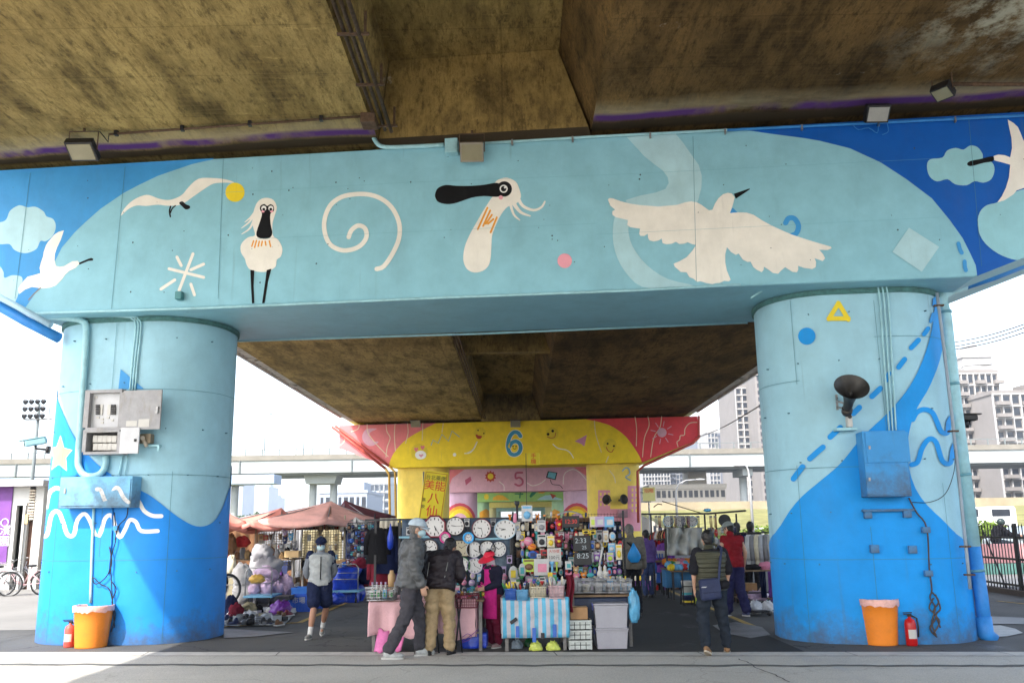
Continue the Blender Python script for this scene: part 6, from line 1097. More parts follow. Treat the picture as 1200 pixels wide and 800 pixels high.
def stripem():
 m=bpy.data.materials.new('striped_tarp');m.use_nodes=True;nt=m.node_tree;N=nt.nodes;L=nt.links;b=N['Principled BSDF'];b.inputs['Roughness'].default_value=.35
 uv=N.new('ShaderNodeTexCoord');sx=N.new('ShaderNodeSeparateXYZ');L.new(uv.outputs['Object'],sx.inputs[0]);nz=N.new('ShaderNodeTexNoise');nz.inputs['Scale'].default_value=5;nz.inputs['Detail'].default_value=5;L.new(uv.outputs['Object'],nz.inputs['Vector'])
 m1=N.new('ShaderNodeMath');m1.operation='MULTIPLY_ADD';m1.inputs[1].default_value=.03;L.new(nz.outputs['Fac'],m1.inputs[0]);L.new(sx.outputs[0],m1.inputs[2])
 m2=N.new('ShaderNodeMath');m2.operation='MULTIPLY';m2.inputs[1].default_value=9.2;L.new(m1.outputs[0],m2.inputs[0]);m3=N.new('ShaderNodeMath');m3.operation='FRACT';L.new(m2.outputs[0],m3.inputs[0])
 r=N.new('ShaderNodeValToRGB');r.color_ramp.interpolation='CONSTANT';r.color_ramp.elements[0].color=(.07,.33,.50,1);r.color_ramp.elements[1].position=.5;r.color_ramp.elements[1].color=(.40,.40,.43,1);L.new(m3.outputs[0],r.inputs[0])
 mx=N.new('ShaderNodeMix');mx.data_type='RGBA';mx.blend_type='MULTIPLY';mx.inputs[0].default_value=.7;L.new(r.outputs[0],mx.inputs[6]);mr=N.new('ShaderNodeMapRange');mr.inputs[1].default_value=.3;mr.inputs[2].default_value=.7;mr.inputs[3].default_value=.55;mr.inputs[4].default_value=1.3;L.new(nz.outputs['Fac'],mr.inputs[0]);L.new(mr.outputs[0],mx.inputs[7]);L.new(mx.outputs[2],b.inputs['Base Color'])
 bp=N.new('ShaderNodeBump');bp.inputs['Strength'].default_value=.7;bp.inputs['Distance'].default_value=.03;L.new(nz.outputs['Fac'],bp.inputs['Height']);L.new(bp.outputs[0],b.inputs['Normal']);return m
zlo=A3(627,747,YT).z
def drape(name,label,x0,x1,z,Y,depth,zl,m,cat='tablecloth',seed=0,amp=.02,flare=.02,zfn=None):
 mb=MB();L1=depth;L2=z-zl
 def f(s,t):
  x=x0-.015+(x1-x0+.03)*s;q=t*(L1+L2)
  if q<L1:return(x,Y+depth-q,z+.006+.003*noise.noise(V((x*8,q*8,seed))))
  d=q-L1;wv=amp*min(1,d*4)*(sin(x*19+seed)+.7*noise.noise(V((x*9,d*2,seed))));dd=d if zfn is None else d*zfn(s)
  return(x+.01*noise.noise(V((d*7,x*3,seed+5))),Y-.02-flare*d-wv,z+.004-dd)
 mb.grid(f,50,26)
 mb.grid(lambda s,t:(x0-.02-.01*sin(s*19),Y+.02+(depth-.05)*s,z+.003-(L2*.9)*t),12,8);mb.grid(lambda s,t:(x1+.02+.01*sin(s*17),Y+.02+(depth-.05)*s,z+.003-(L2*.9)*t),12,8)
 return one(mb,name,m,label,cat,((x0+x1)/2,Y,zl),solid=.004)
drape('striped_cloth','light blue and white striped plastic sheet over the stall table',xa,xb,zt,YT,1.0,zlo,stripem(),seed=2,amp=.008)
for(px0,py0,px1,py1,c,lab)in((604.5,733,608.5,746.5,'blue','left blue clamp strap on the striped sheet'),(624,735,628,752,'blue','middle blue clamp strap hanging below the striped sheet'),(648,731,652,746,'blue','right blue clamp strap on the striped sheet'),(634,741,638,748,'black','short black clamp strap at the sheet hem')):
 a,b=A3(px0,py1,YT-.05),A3(px1,py0,YT-.05);mb=MB();mb.box((a+b)/2,(b.x-a.x,.012,b.z-a.z));one(mb,'clamp_strap',pm(c),lab,'strap',(a+b)/2)
c=A3(602,727,YT-.055);mb=MB();mb.obox(c,V((.045,0,.03)),V((0,.004,0)),V((-.012,0,.02)));one(mb,'luggage_tag',pm('black'),'small black tag stuck slanting on the striped sheet','tag',c)
def basket(px0,px1,ytop,ybot,Y,depth,m,label,lattice=True,content=None,seed=0,contname='tool'):
 a,b=A3(px0,ybot,Y),A3(px1,ytop,Y);w,h=b.x-a.x,b.z-a.z;cx=(a.x+b.x)/2;z0=a.z;t=thing('basket',label,'basket',(cx,Y+depth/2,z0));k=.10
 mb=MB();r=.004
 def rg(zf):s=1-k*(1-zf);return[(cx-w/2*s,Y+depth/2-depth/2*s,z0+h*zf),(cx+w/2*s,Y+depth/2-depth/2*s,z0+h*zf),(cx+w/2*s,Y+depth/2+depth/2*s,z0+h*zf),(cx-w/2*s,Y+depth/2+depth/2*s,z0+h*zf)]
 for zf,q in((1,.009),(.72,r),(.48,r),(.24,r),(0.02,.007)):
  p=rg(zf);
  for i in range(4):mb.tube([p[i],p[(i+1)%4]],q,5)
 lo,hi=rg(.02),rg(1)
 for i in range(4):
  n=10 if i%2==0 else 6
  for j in range(n+1):
   f=j/n;A_=V(lo[i]).lerp(V(lo[(i+1)%4]),f);B_=V(hi[i]).lerp(V(hi[(i+1)%4]),f);mb.tube([A_,B_],r*(1.6 if lattice else.8),4)
 mb.box((cx,Y+depth/2,z0+.004),(w*.88,depth*.88,.006));mb.build('basket_body',m,t)
 return t,cx,z0,w,h
rr2=random.Random(21)
def sticks(bk,Y,depth,n,cols_,zh,label,name='hand_tool',r=.011,cat='tool',tip='grip'):
 t,cx,z0,w,h=bk
 for i in range(n):
  x=cx-w*.42+w*.84*(i+.5)/n+rr2.uniform(-.006,.006);y=Y+depth*rr2.uniform(.2,.75);c=rr2.choice(cols_);ln=rr2.uniform(-.06,.06);zz=zh*rr2.uniform(.75,1.1)
  k=thing(name,'%s %s %s'%(c,label,ORD[i%28]+' from left'),cat,(x,y,z0+.01),None);mb=MB();p0,p1=V((x,y,z0+.012)),V((x+ln,y-.03,z0+h*.55+zz*.35));mb.tube([p0,p1],r*.5,6);mb.build('shaft',pm('silver',.3),k);mb=MB();d=(p1-p0).normalized();mb.tube([p1,p1+d*zz*.3,p1+d*zz*.6],[r,r*1.25,r*.9],8);mb.build(tip,pm(c),k)
bk=basket(592,604.5,690,702.5,YT-.06,.2,pm('blue'),'small blue tray of screwdrivers at the front left of the striped table');sticks(bk,YT-.06,.2,7,['yellow','black','yellow','green'],.16,'handled screwdriver in the small blue tray,','screwdriver',cat='screwdriver')
bk=basket(605.5,618.5,691,703,YT-.06,.2,pm('sky blue'),'small pale blue tray of screwdrivers right of the blue one');sticks(bk,YT-.06,.2,8,['orange','black','yellow','red'],.16,'handled screwdriver in the pale blue tray,','screwdriver',cat='screwdriver')
bk=basket(620.5,640,687.5,700,YT-.04,.28,pm('cream'),'cream lattice basket full of brown handled tools');sticks(bk,YT-.04,.28,14,['brown','khaki','black','tan','grey'],.13,'handled tool in the cream lattice basket,')
bk=basket(643.5,661,686.5,701,YT-.06,.28,mat('basket_pale_pink',(.6,.42,.44),.5),'pale pink lattice basket full of white handled tools');sticks(bk,YT-.06,.28,12,['white','silver','white','cream'],.2,'handled tool in the pale pink basket,')
mb=MB();c=A3(663,692,YT+.1);mb.grid(lambda s,t:(c.x+.0+.10*s+.02*sin(t*6),c.y-.05+.04*sin(s*9+t*3),c.z+.22-.5*t),10,14);one(mb,'hanging_cloth',cm('maroon'),'maroon cloth hanging between the striped table and wire trays','cloth',c,solid=.008)
cc=['black','silver','white','teal','blue','green','cream','red','grey','yellow','purple','pink']
for row,(yo,zo_)in enumerate(((.42,0),(.62,0),(.82,0))):
 for i in range(13):
  x=xa+.06+(xb-xa-.12)*(i+.5)/13;k=rr.choice(['box','pouch','torch','ball','card']);h=rr.uniform(.09,.20);w=rr.uniform(.06,.09);c1,c2=rr.sample(cc,2)
  if k=='ball':h=w
  good(k,(x,YT+yo,zt+.012+h/2+row*.05),w,h,c1,c2,'%s %s on the striped table, %s from left in the %s row'%(c1,{'card':'gadget card','pouch':'pouch','box':'boxed gadget','torch':'torch','ball':'toy ball'}[k],ORD[i],('front','middle','back')[row]),'small goods on the striped table')
PLB={'lime':mat('lime_bag',(.55,.62,.12),.3,var=.25,scale=14,bump=.8,bscale=14),'white':mat('white_bag',(.62,.62,.64),.35,var=.2,scale=12,bump=.8,bscale=14),'lilac':mat('lilac_bag',(.50,.36,.50),.35,var=.25,scale=10,bump=.8,bscale=14),'purple':mat('purple_bag',(.16,.03,.28),.3,var=.25,scale=10,bump=.8,bscale=14),'blue':mat('blue_bag',(.015,.05,.42),.3,var=.3,scale=8,bump=.8,bscale=10),'sky':mat('sky_bag',(.10,.36,.58),.3,var=.3,scale=8,bump=.8,bscale=10),'black':mat('black_bag',(.012,.012,.014),.3,var=.2,scale=8,bump=.8,bscale=10)}
def bag(px0,px1,ytop,ybase,m,label,name='plastic_bag',cat='bag',Y=None,seed=1,knot=True,group=None,z0=None):
 b=gd((px0+px1)/2,ybase)if Y is None else A3((px0+px1)/2,ybase,Y);Y=b.y;w=px2m(px1-px0,Y);h=A3((px0+px1)/2,ytop,Y).z-b.z;t=thing(name,label,cat,(b.x,Y,b.z),group)
 mb=lumpy((b.x,Y,b.z+h*.42),(w*.5,w*.4,h*.5),seed);mb.build('bag_body',m,t)
 if knot:
  mb=MB();p=V((b.x,Y,b.z+h*.8));
  for s in(-1,1):mb.tube([p+V((0,0,-.02)),p+V((s*w*.10,-.02,h*.12)),p+V((s*w*.16,-.02,h*.24))],[.02,.012,.004],6)
  mb.build('bag_handle',m,t)
 return t
bag(621,635,750,764,PLB['lime'],'left yellow green plastic bag under the striped table',seed=2,Y=12.95);bag(640,655.5,750,763.5,PLB['lime'],'right yellow green plastic bag under the striped table',seed=5,Y=12.95);bag(614,626,746,762,mat('green_bag',(.02,.14,.05),.35,var=.3),'dark green bag behind the left yellow green bag',Y=13.4,seed=7);bag(600,612,748,763,mat('bottle_bag',(.22,.28,.34),.35,var=.4,scale=12),'grey blue bag of bottles under the left of the striped table',Y=13.2,seed=8)
# ---- wire tray table at right
YW_=13.15
t2,xc,xd,zw=table(667,742,696.5,YW_,.8,'stall_table','narrow stall table with a navy skirt under the wire trays',WOODT,LEGM)
drape('navy_skirt','navy sheet hanging round the wire tray table',xc+.02,xd-.02,zw-.04,YW_+.10,.6,zw-.42,mat('navy_tarp',(.02,.035,.08),.5,var=.4,scale=6,bump=.4,bscale=10),seed=8,amp=.01)
for k in range(5):
 x0,x1=668+k*14.6,668+k*14.6+14;bt=basket(x0,x1,679,694.5,YW_-.03,.34,WIREM,'%s wire tray from the left on the navy skirted table'%ORD[k],lattice=False)
 t,cx,z0,w,h=bt
 for j in range(6):
  hh=rr.uniform(.08,.14);k2=rr.choice(['box','pouch','ball','box']);c1,c2=rr.sample(['white','silver','lilac','grey','cream','white','sky blue'],2);good(k2,(cx-w*.33+w*.33*(j%3),YW_+.09+.14*(j//3),z0+.01+hh/2+.03*(j//3)),w*.28,hh if k2!='ball'else w*.28,c1,c2,'%s %s in the %s wire tray, %s of its %s row'%(c1,k2,ORD[k],ORD[j%3],'front'if j<3 else'back'),'goods in the wire trays')
for i in range(9):x=xc+.62+.072*i;c1=['yellow','black','cream'][i%3];good('tool',(x,YW_+.3,zw+.17),.05,.15,c1,'purple','%s pen upright at the right end of the wire tray table, %s from left'%(c1,ORD[i]),'pens on the wire tray table')
for i in range(9):c1=['white','cream','silver'][i%3];good('pouch',(xc+.33+.055*i,YW_+.34+.02*(i%3),zw+.20),.08,.07,c1,'grey','%s lump of packed gloves on the wire trays, %s from left'%(c1,ORD[i]),'white goods on the wire trays')
c=A3(692,673.5,YW_+.3);mb=MB();mb.ball(c,(.055,.05,.035),12);one(mb,'glass_dome',pm('teal',.15),'small teal dome beside the pink toys','ornament',c)
def carton(px0,px1,ytop,ybase,Y,depth,m,label,name='cardboard_box',cat='box',z0=None,rz=0,tape=True,bev=.004):
 a,b=A3(px0,ybase,Y),A3(px1,ytop,Y);z0=a.z if z0 is None else z0;h=b.z-z0;c=V(((a.x+b.x)/2,Y+depth/2,z0));t=thing(name,label,cat,c);mb=MB();mb.box(c+V((0,0,h/2)),(b.x-a.x,depth,h),rz);mb.build('box_body',m,t,bevel=bev)
 if tape:mb=MB();mb.box(c+V((0,0,h+.001)),(b.x-a.x-.01,.06,.003),rz);mb.build('tape',mat('tape',(.45,.36,.22),.3),t)
 return t,b.x-a.x,h
CARD=mat('cardboard',(.34,.20,.10),.8,var=.12,scale=6)
YB=12.92
gcr=thing('storage_crate','stack of white lattice crates with black gaps under a cardboard box','crate',A3(680,763,YB));a,b=A3(667.5,763,YB),A3(692.5,725.5,YB);z0=.0;hh=(b.z)/3
for k in range(3):
 zc=hh*k+hh/2;mb=MB();mb.box(((a.x+b.x)/2,YB+.2,zc),(b.x-a.x-.02,.37,hh-.012));c_=mb.build('crate',mat('crate_inner',(.05,.05,.05),.8),gcr)
 mb=MB()
 for j in range(2):
  for i in range(4):
   wq=(b.x-a.x)/4;mb.box((a.x+wq*(i+.5),YB+.01,hh*k+hh*(.26+.46*j)),(wq*.86,.03,hh*.38))
 for s_ in(a.x+.004,b.x-.004):mb.box((s_,YB+.2,zc),(.02,.4,hh-.01))
 mb.box(((a.x+b.x)/2,YB+.0,hh*(k+1)-.018),(b.x-a.x+.015,.045,.022));mb.build('crate_lattice',mat('crate_white',(.50,.53,.50),.55,var=.2,scale=10),c_)
carton(668.5,688.5,711,725,YB+.02,.3,CARD,'brown cardboard box on top of the white lattice crates',z0=hh*3+.002)
BINM=mat('storage_bin_milky',(.34,.335,.37),.35,var=.08,scale=5);zprev=0.0
for(px0,px1,y1,y0,lab,off)in((699,736.5,735.5,762.5,'lower milky white storage bin, bottom of its stack',0),(697,736,706,734.5,'upper milky white storage bin, top of its stack',1)):
 a,b=A3(px0,y0,YB),A3(px1,y1,YB);w=b.x-a.x;h=b.z-(a.z if off else 0);z0=zprev;cx=(a.x+b.x)/2;h=(A3(px0,y1,YB).z)-z0;t=thing('storage_bin',lab,'storage bin',(cx,YB+.3,z0),'stacked storage bins')
 mb=MB();vs=[];prof=[(.90,0),(.90,.01),(.965,h*.80),(.99,h*.80),(.99,h*.88)]
 for s,z in prof:vs+=[V((cx+w/2*s*i,YB+.3+.28*s*j,z0+z))for i,j in((-1,-1),(1,-1),(1,1),(-1,1))]
 mb.add(vs,[(3,2,1,0)]+[(i*4+j,i*4+(j+1)%4,(i+1)*4+(j+1)%4,(i+1)*4+j)for i in range(len(prof)-1)for j in range(4)]);mb.build('bin_body',BINM,t,bevel=.012)
 mb=MB();mb.box((cx,YB+.3,z0+h*.93),(w*1.03,.60,h*.085));mb.build('lid',BINM,t,bevel=.015)
 for s in(-1,1):mb=MB();mb.box((cx+s*w*.503,YB+.3,z0+h*.80),(.02,.16,.10));mb.build('clasp',mat('clasp_blue',(.10,.12,.4),.4),t,bevel=.004)
 zprev=z0+h*.975
c=A3(743,712,YB+.1);q=lumpy(c,(.075,.05,.24),8);q.tube([c+V((0,0,.15)),c+V((-.03,0,.27))],.012,6);one(q,'hanging_bag',PLB['sky'],'light blue plastic bag hanging at the right end of the wire trays','bag',c)
# ---- pink cloth table at left
YP_=12.9
t3,xe,xf,zp=table(434,567,703,YP_,1.1,'stall_table','long folding table under pale pink cloth',WOODT,LEGM)
PKC=mat('pink_tablecloth',(.56,.34,.36),.85,var=.12,scale=4,bump=.3,bscale=30,stain=((.5,.3,.34),2.2,.4,.5));PKC2=mat('hot_pink_cloth',(.62,.18,.38),.85,var=.2,scale=6,bump=.3)
drape('pink_tablecloth','pale pink cloth hanging low over the left half of the long table',xe,A3(528,700,YP_).x,zp,YP_,1.05,.17,PKC,seed=4,amp=.035,flare=.08,zfn=lambda s:1.0-.16*abs(sin(s*5+.6)))
drape('pink_tablecloth','pale pink cloth with a faint scribble at the right end of the long table',A3(531,700,YP_).x,A3(556,700,YP_).x,zp,YP_-.01,1.05,zp-.55,PKC,seed=6,amp=.012,flare=.04,zfn=lambda s:1.0-.12*s)
drape('blue_sheet','deep blue plastic sheet under the right end of the pink cloth',A3(541,700,YP_).x,A3(568,700,YP_).x,zp-.45,YP_+.08,.6,.03,PLB['blue'],seed=9,amp=.02,cat='sheet')
mb=MB();a=gd(444,762);a=V((a.x,YP_-.05,.02));mb.grid(lambda s,t:(a.x-.02+.36*s+.05*t,a.y-.02-.05*sin(s*6)+.05*t,.02+.30*t*(1-.3*s)+.015*sin(s*20)),14,6);one(mb,'pink_cloth_hem',PKC2,'hot pink cloth bunched at the left foot of the pink table','cloth',a,solid=.02)
mb=MB();q=[A3(x,y,YP_-.065)for x,y in smoothc([(542,746),(548,742),(553,746),(548,750),(540,752),(552,744),(560,737)],False,3)];mb.tube(q,.004,4);one(mb,'scribble_string',pm('purple'),'thin dark string looped on the right pink cloth','string',q[0])
bk=basket(428,462,688,703.5,YP_-.08,.45,WIREM,'wide chrome wire basket at the left end of the pink table',lattice=False);t,cx,z0,w,h=bk
for i in range(7):c1=['white','teal','white','cream','sky blue','red','white'][i];good('box',(cx-w*.4+w*.8*(i+.5)/7,YP_+.1+.08*(i%2),z0+.075),.055,.11,c1,'green','%s boxed gadget in the wide wire basket, %s from left'%(c1,ORD[i]),'boxes in the wide wire basket')
for i in range(6):x=cx-.16+i*.062;c=V((x,YP_+.28,zp+.12));t=thing('spray_can','white bottle standing behind the wide wire basket, %s from left'%ORD[i],'bottle',c,'white bottles on the pink table');mb=MB();mb.lathe([(.026,-.10),(.028,-.02),(.026,.04),(.012,.06),(.012,.09)],c,n=12);mb.build('bottle_body',WPL,t);mb=MB();mb.lathe([(.014,.09),(.014,.12)],c,n=10);mb.build('cap',pm('lilac'),t)
c=A3(459,678,YP_+.3);mb=MB();mb.lathe([(.05,-.14),(.055,.05),(.03,.09),(.028,.12)],c,n=14);one(mb,'tan_jar',pm('tan'),'tan jar standing behind the grey jacket man','jar',c)
bk=basket(533,560.5,697,712,YP_-.1,.35,pm('maroon'),'wine red wire basket on the right end of the pink cloth',lattice=False);t,cx,z0,w,h=bk
for i in range(8):c1=['maroon','black','pink','purple','brown','red','black','silver'][i];good(['pouch','ball','box'][i%3],(cx-w*.38+w*.76*(i+.5)/8,YP_+.05+.1*(i%2),z0+.10),.08,.11 if i%3!=1 else.08,c1,'black','%s item in the wine red basket, %s from left'%(c1,ORD[i]),'items in the wine red basket')
for i in range(26):
 c1,c2=rr.sample(cc+['maroon','black','brown'],2);k=rr.choice(['box','pouch','ball','torch']);x=A3(521,700,YP_).x+(i%13)*.044;hz=rr.uniform(.07,.13)
 good(k,(x,YP_+.35+.22*(i//13),zp+.01+hz/2),.06,hz if k!='ball'else.06,c1,c2,'%s %s on the pink table, %s from left in the %s row'%(c1,{'pouch':'pouch','box':'boxed gadget','torch':'torch','ball':'toy ball'}[k],ORD[i%13],('front','back')[i//13]),'small goods on the pink table')
for i,(x0,x1,lab)in enumerate(((506,513,'left'),(533,540,'right'))):a,b=A3(x0,765,12.75),A3(x1,700,12.75);mb=MB();mb.tube([(a.x,12.75,0),(b.x,12.85,.7)],.013,6);mb.tube([(b.x+.02,12.75,0),(a.x+.02,12.85,.7)],.013,6);one(mb,'folding_stand',FRM,lab+' thin crossed leg stand beside the khaki trousers','stand',(a.x,12.75,0))
# ---- dark garments between left aisle and clocks
def garment(c,w,h,m,label,seed,name='hanging_jacket',cat='jacket',group=None,rz=0.0,sleeves=True):
 c=V(c);t=thing(name,label,cat,c,group);mb=MB();M=Matrix.Rotation(rz,3,'Z')
 def f(s,q):
  a=2*pi*s;wd=w*(.42+.10*q)*(1 if q>.08 else.35+8*q);dp=.07+.03*sin(q*3);k=1+.12*noise.noise(V((a*1.3,q*4,seed)))+.06*sin(a*6+seed+q*2);return c+M@V((cos(a)*wd*k,sin(a)*dp*k,-h*q))
 mb.grid(f,20,12)
 mb.build('body',m,t)
 if sleeves:
  for s_ in(-1,1):mb=MB();mb.tube([c+M@V((s_*w*.3,0,-.05)),c+M@V((s_*w*.48,0,-h*.35)),c+M@V((s_*w*.5,-.02,-h*.75))],[.06,.06,.045],8);mb.build('sleeve',m,t)
 mb=MB();mb.tube([c+V((0,0,-.01)),c+V((0,0,.05)),c+V((.02,0,.08)),c+V((.0,0,.10))],.004,5);mb.build('hanger_hook',DWIRE,t)
 return t
for i,(px,py,w,h,cn,lab)in enumerate(((443,618,.34,.55,'black','black jacket hanging left of the clock wall, upper left'),(453,624,.36,.62,'navy','navy jacket hanging left of the clock wall'),(462,616,.34,.6,'black','black jacket hanging nearest the octagonal clock'),(447,650,.36,.5,'maroon','maroon garment low on the dark rack'),(457,648,.36,.5,'purple','purple garment low on the dark rack'))):garment(A3(px,py,YS+.12+.06*i),w,h,cm(cn),lab,i)
mb=MB();p=A3(457.5,622,YS-.1);mb.lathe([(.004,.12),(.012,.08),(.05,-.1),(.045,-.24),(.01,-.28)],p,n=8);one(mb,'folded_umbrella',PLB['blue'],'folded bright blue umbrella hanging on the dark rack','umbrella',p)
c=A3(455,608,YS+.6);tarp(445,607,466,650,YS+.5,mat('cream_sheet',(.5,.46,.38),.8,var=.15),'cream_sheet','cream cloth sheet above the dark jackets',.03,7)
# ------------------------------------------------------------------ left stalls
def mesh_panel(px0,py0,px1,py1,Y,label,m=DWIRE,step=.05,r=.0035,legs=True):
 a,b=A3(px0,py1,Y),A3(px1,py0,Y);t=thing('wire_screen',label,'wire panel',((a.x+b.x)/2,Y,0));mb=MB();x=a.x
 while x<=b.x+.001:mb.tube([(x,Y,a.z),(x,Y,b.z)],r,4);x+=step
 z=a.z
 while z<=b.z+.001:mb.tube([(a.x,Y,z),(b.x,Y,z)],r,4);z+=step
 mb.build('wire_grid',m,t);mb=MB()
 for x in(a.x,b.x):mb.tube([(x,Y,0),(x,Y,b.z)],.016,6)
 mb.tube([(a.x,Y,b.z),(b.x,Y,b.z)],.016,6);mb.tube([(a.x,Y,a.z),(b.x,Y,a.z)],.014,6);mb.build('panel_frame',m,t);return t,a.x,b.x,a.z,b.z
TANW=mat('tan_wire',(.38,.32,.22),.5,var=.2)
P1=mesh_panel(302,613,344,662,25.20,'tan wire mesh panel behind the cloth covered cart',TANW,.07,.009);P2=mesh_panel(353,613,405,664,24.60,'tan wire mesh panel behind the man in the grey vest',TANW,.07,.009);P3=mesh_panel(406,612,440,690,22.80,'dark mesh panel crowded with sunglasses',DWIRE,.06,.006)
rl=random.Random(77)
def hang_rows(P,Y,rows,cols_,kset,cset,where,grp,w=.13,h=.16,skip=.0):
 t,x0,x1,z0,z1=P
 for r_ in range(rows):
  for i in range(cols_):
   if rl.random()<skip:continue
   x=x0+(x1-x0)*(i+.5)/cols_+rl.uniform(-.02,.02);z=z1-.10-(z1-z0-.1)*r_/rows+rl.uniform(-.02,.02);k=rl.choice(kset);c1,c2=rl.sample(cset,2);ww=w*rl.uniform(.8,1.2)
   good(k,(x,Y-.05,z),ww,h*rl.uniform(.8,1.1)if k!='ball'else ww,c1,c2,'%s %s on the %s, %s from left in row %s'%(c1,{'card':'gadget card','pouch':'pouch','box':'boxed gadget','torch':'torch','tool':'hand tool','strap':'strap bundle','ball':'toy ball','mask':'soft toy'}[k],where,ORD[i],'one two three four five six seven eight nine ten'.split()[r_]),grp)
hang_rows(P3,22.80,9,8,['pouch','card','ball','strap'],['navy','black','grey','blue','black','silver','navy','brown','maroon','teal'],'dark mesh panel','goods on the dark mesh panel',.10,.13)
hang_rows(P2,24.60,4,8,['card','strap','box','pouch'],['grey','brown','white','tan','sky blue','silver'],'tan mesh panel','goods on the tan mesh panel',.12,.16,.45)
hang_rows(P1,25.20,4,7,['card','pouch','box','mask'],['grey','brown','cream','tan','red','silver'],'cream mesh panel','goods on the cream mesh panel',.14,.17,.4)
for i,(px,py)in enumerate(((334,632),(341,628),(338,640),(345,637),(334,622),(346,646),(337,650),(330,640))):c1=['navy','sky blue','white','grey','lilac','navy','pink','grey'][i];good('mask',A3(px,py,24.00),.17,.2,c1,'white','%s knotted soft toy in the bunch left of the masked man, %s counted downwards'%(c1,ORD[i]),'bunch of soft toys')
carton(333,350,645,653,23.40,.3,mat('card_tan',(.48,.33,.17),.8),'tan cardboard box below the bunch of toys');
def canopy(name,label,pts,edge,m,polem=None,pole=None,drop=.12,sub=7):
 """pts: apex point and rim points (world); sagging fabric between ribs"""
 ap=V(pts[0]);rim=[V(p)for p in pts[1:]];n=len(rim);t=thing(name,label,'market umbrella',(ap.x,ap.y,0));mb=MB()
 for i in range(n):
  a,b=rim[i],rim[(i+1)%n]
  def f(s,q,a=a,b=b):
   e=a.lerp(b,s);p=ap.lerp(e,q);sag=-.10*sin(pi*s)*q*q-.05*sin(pi*q);return p+V((0,0,sag))
  mb.grid(f,sub,8)
  def g2(s,q,a=a,b=b):
   e=a.lerp(b,s)+V((0,0,-.10*sin(pi*s)));return e+V((0,0,-drop*q))
  mb.grid(g2,sub,1)
 mb.build('canopy',m,t,solid=.006)
 for p in rim:mb=MB();mb.tube([ap+V((0,0,-.04)),p+V((0,0,-.03))],.012,5);mb.build('rib',STEEL,t)
 if pole:mb=MB();mb.tube([(pole.x,pole.y,0),ap+V((0,0,-.02))],.025,8);mb.build('pole',STEEL,t)
 return t
def transl(n,c):
 m=mat(n,c,.7,var=.22,scale=1.8,bump=.4,bscale=5)
 b=m.node_tree.nodes['Principled BSDF'];b.inputs['Transmission Weight'].default_value=0;return m
PKT=transl('canopy_pink',(.72,.27,.22));PKT2=transl('canopy_faded_pink',(.80,.43,.37));MRT=transl('canopy_maroon',(.085,.02,.028));GYT=transl('canopy_grey',(.40,.40,.40))
YU=24.00
def rim8(cx,cy,z,rx,ry,n=8,jit=.0,a0=.2,seed=0):q=random.Random(seed);return[(cx+rx*cos(a0+2*pi*i/n),cy+ry*sin(a0+2*pi*i/n),z+q.uniform(-jit,jit))for i in range(n)]
def umb(px0,px1,yap,yrim,Y,m,label,n=8,a0=.2,jit=.04,tilt=0.0,apx=None,ry=None,seed=0):
 a,b=A3(px0,yrim,Y),A3(px1,yrim,Y);cx=(a.x+b.x)/2;r=(b.x-a.x)/2;zr=(a.z+b.z)/2;ax=cx if apx is None else A3(apx,yap,Y).x;za=A3(600,yap+(px0+px1-1200)*.0,Y).z
 rm=[(x,y,z+tilt*(x-cx))for x,y,z in rim8(cx,Y,zr,r,ry or r,n,jit,a0,seed)];return canopy('market_umbrella',label,[(ax,Y,za)]+rm,None,m,None,V((cx,Y,0)))
umb(272,442,584,609,25.2,PKT2,'largest faded pink market umbrella with its peak close to the twin column bridge pier',n=7,a0=.75,apx=388,seed=1,jit=.10);umb(256,350,591,612.5,24.2,PKT,'rosy market umbrella behind the left part of the largest one',a0=.1,seed=2,apx=330,jit=.08);umb(388,464,583,604,29,MRT,'dark maroon market umbrella right of the pink ones',a0=.3,apx=404,seed=3);umb(226,292,590,612,23.5,PKT,'pale pink umbrella cut off by the left column',a0=.5,apx=262,seed=4);umb(352,412,588,607,25.0,GYT,'grey umbrella tucked under the peak of the largest pink one',a0=.2,apx=372,seed=5);umb(398,436,603,612,24.4,mat('canopy_white',(.6,.58,.56),.7),'small white umbrella low under the maroon one',seed=6)
for i,(px,Yq)in enumerate(((300,24.72),(346,24.24),(404,24.24),(352,29),(439,22.32))):b=at(px,620,Yq);mb=MB();mb.tube([(b.x,Yq,0),(b.x,Yq,2.05)],.02,6);one(mb,'tent_pole',[TANW,TANW,TANW,STEEL,FRM][i],['tan pole left of the tan mesh panel','tan pole left of the masked man','tan pole right of the masked man','steel pole behind the bunch of toys','black pole right of the sunglasses panel'][i],'pole',(b.x,Yq,0))
mb=MB();a,b=A3(268,616,24.72),A3(405,611,24.72);mb.tube([a,b],.018,6);one(mb,'tent_rail',TANW,'tan horizontal rail under the umbrella edges','rail',a)
for i in range(22):
 px=352+i*3.6;c1=['red','maroon','brown','grey'][i%4];garment(A3(px,611,25.08),.22,.22,cm(c1),'%s cloth hat hanging from the tan rail, %s from left'%(c1,ORD[i]),i,'sun_hat','hat','hats hung under the umbrellas',sleeves=False)
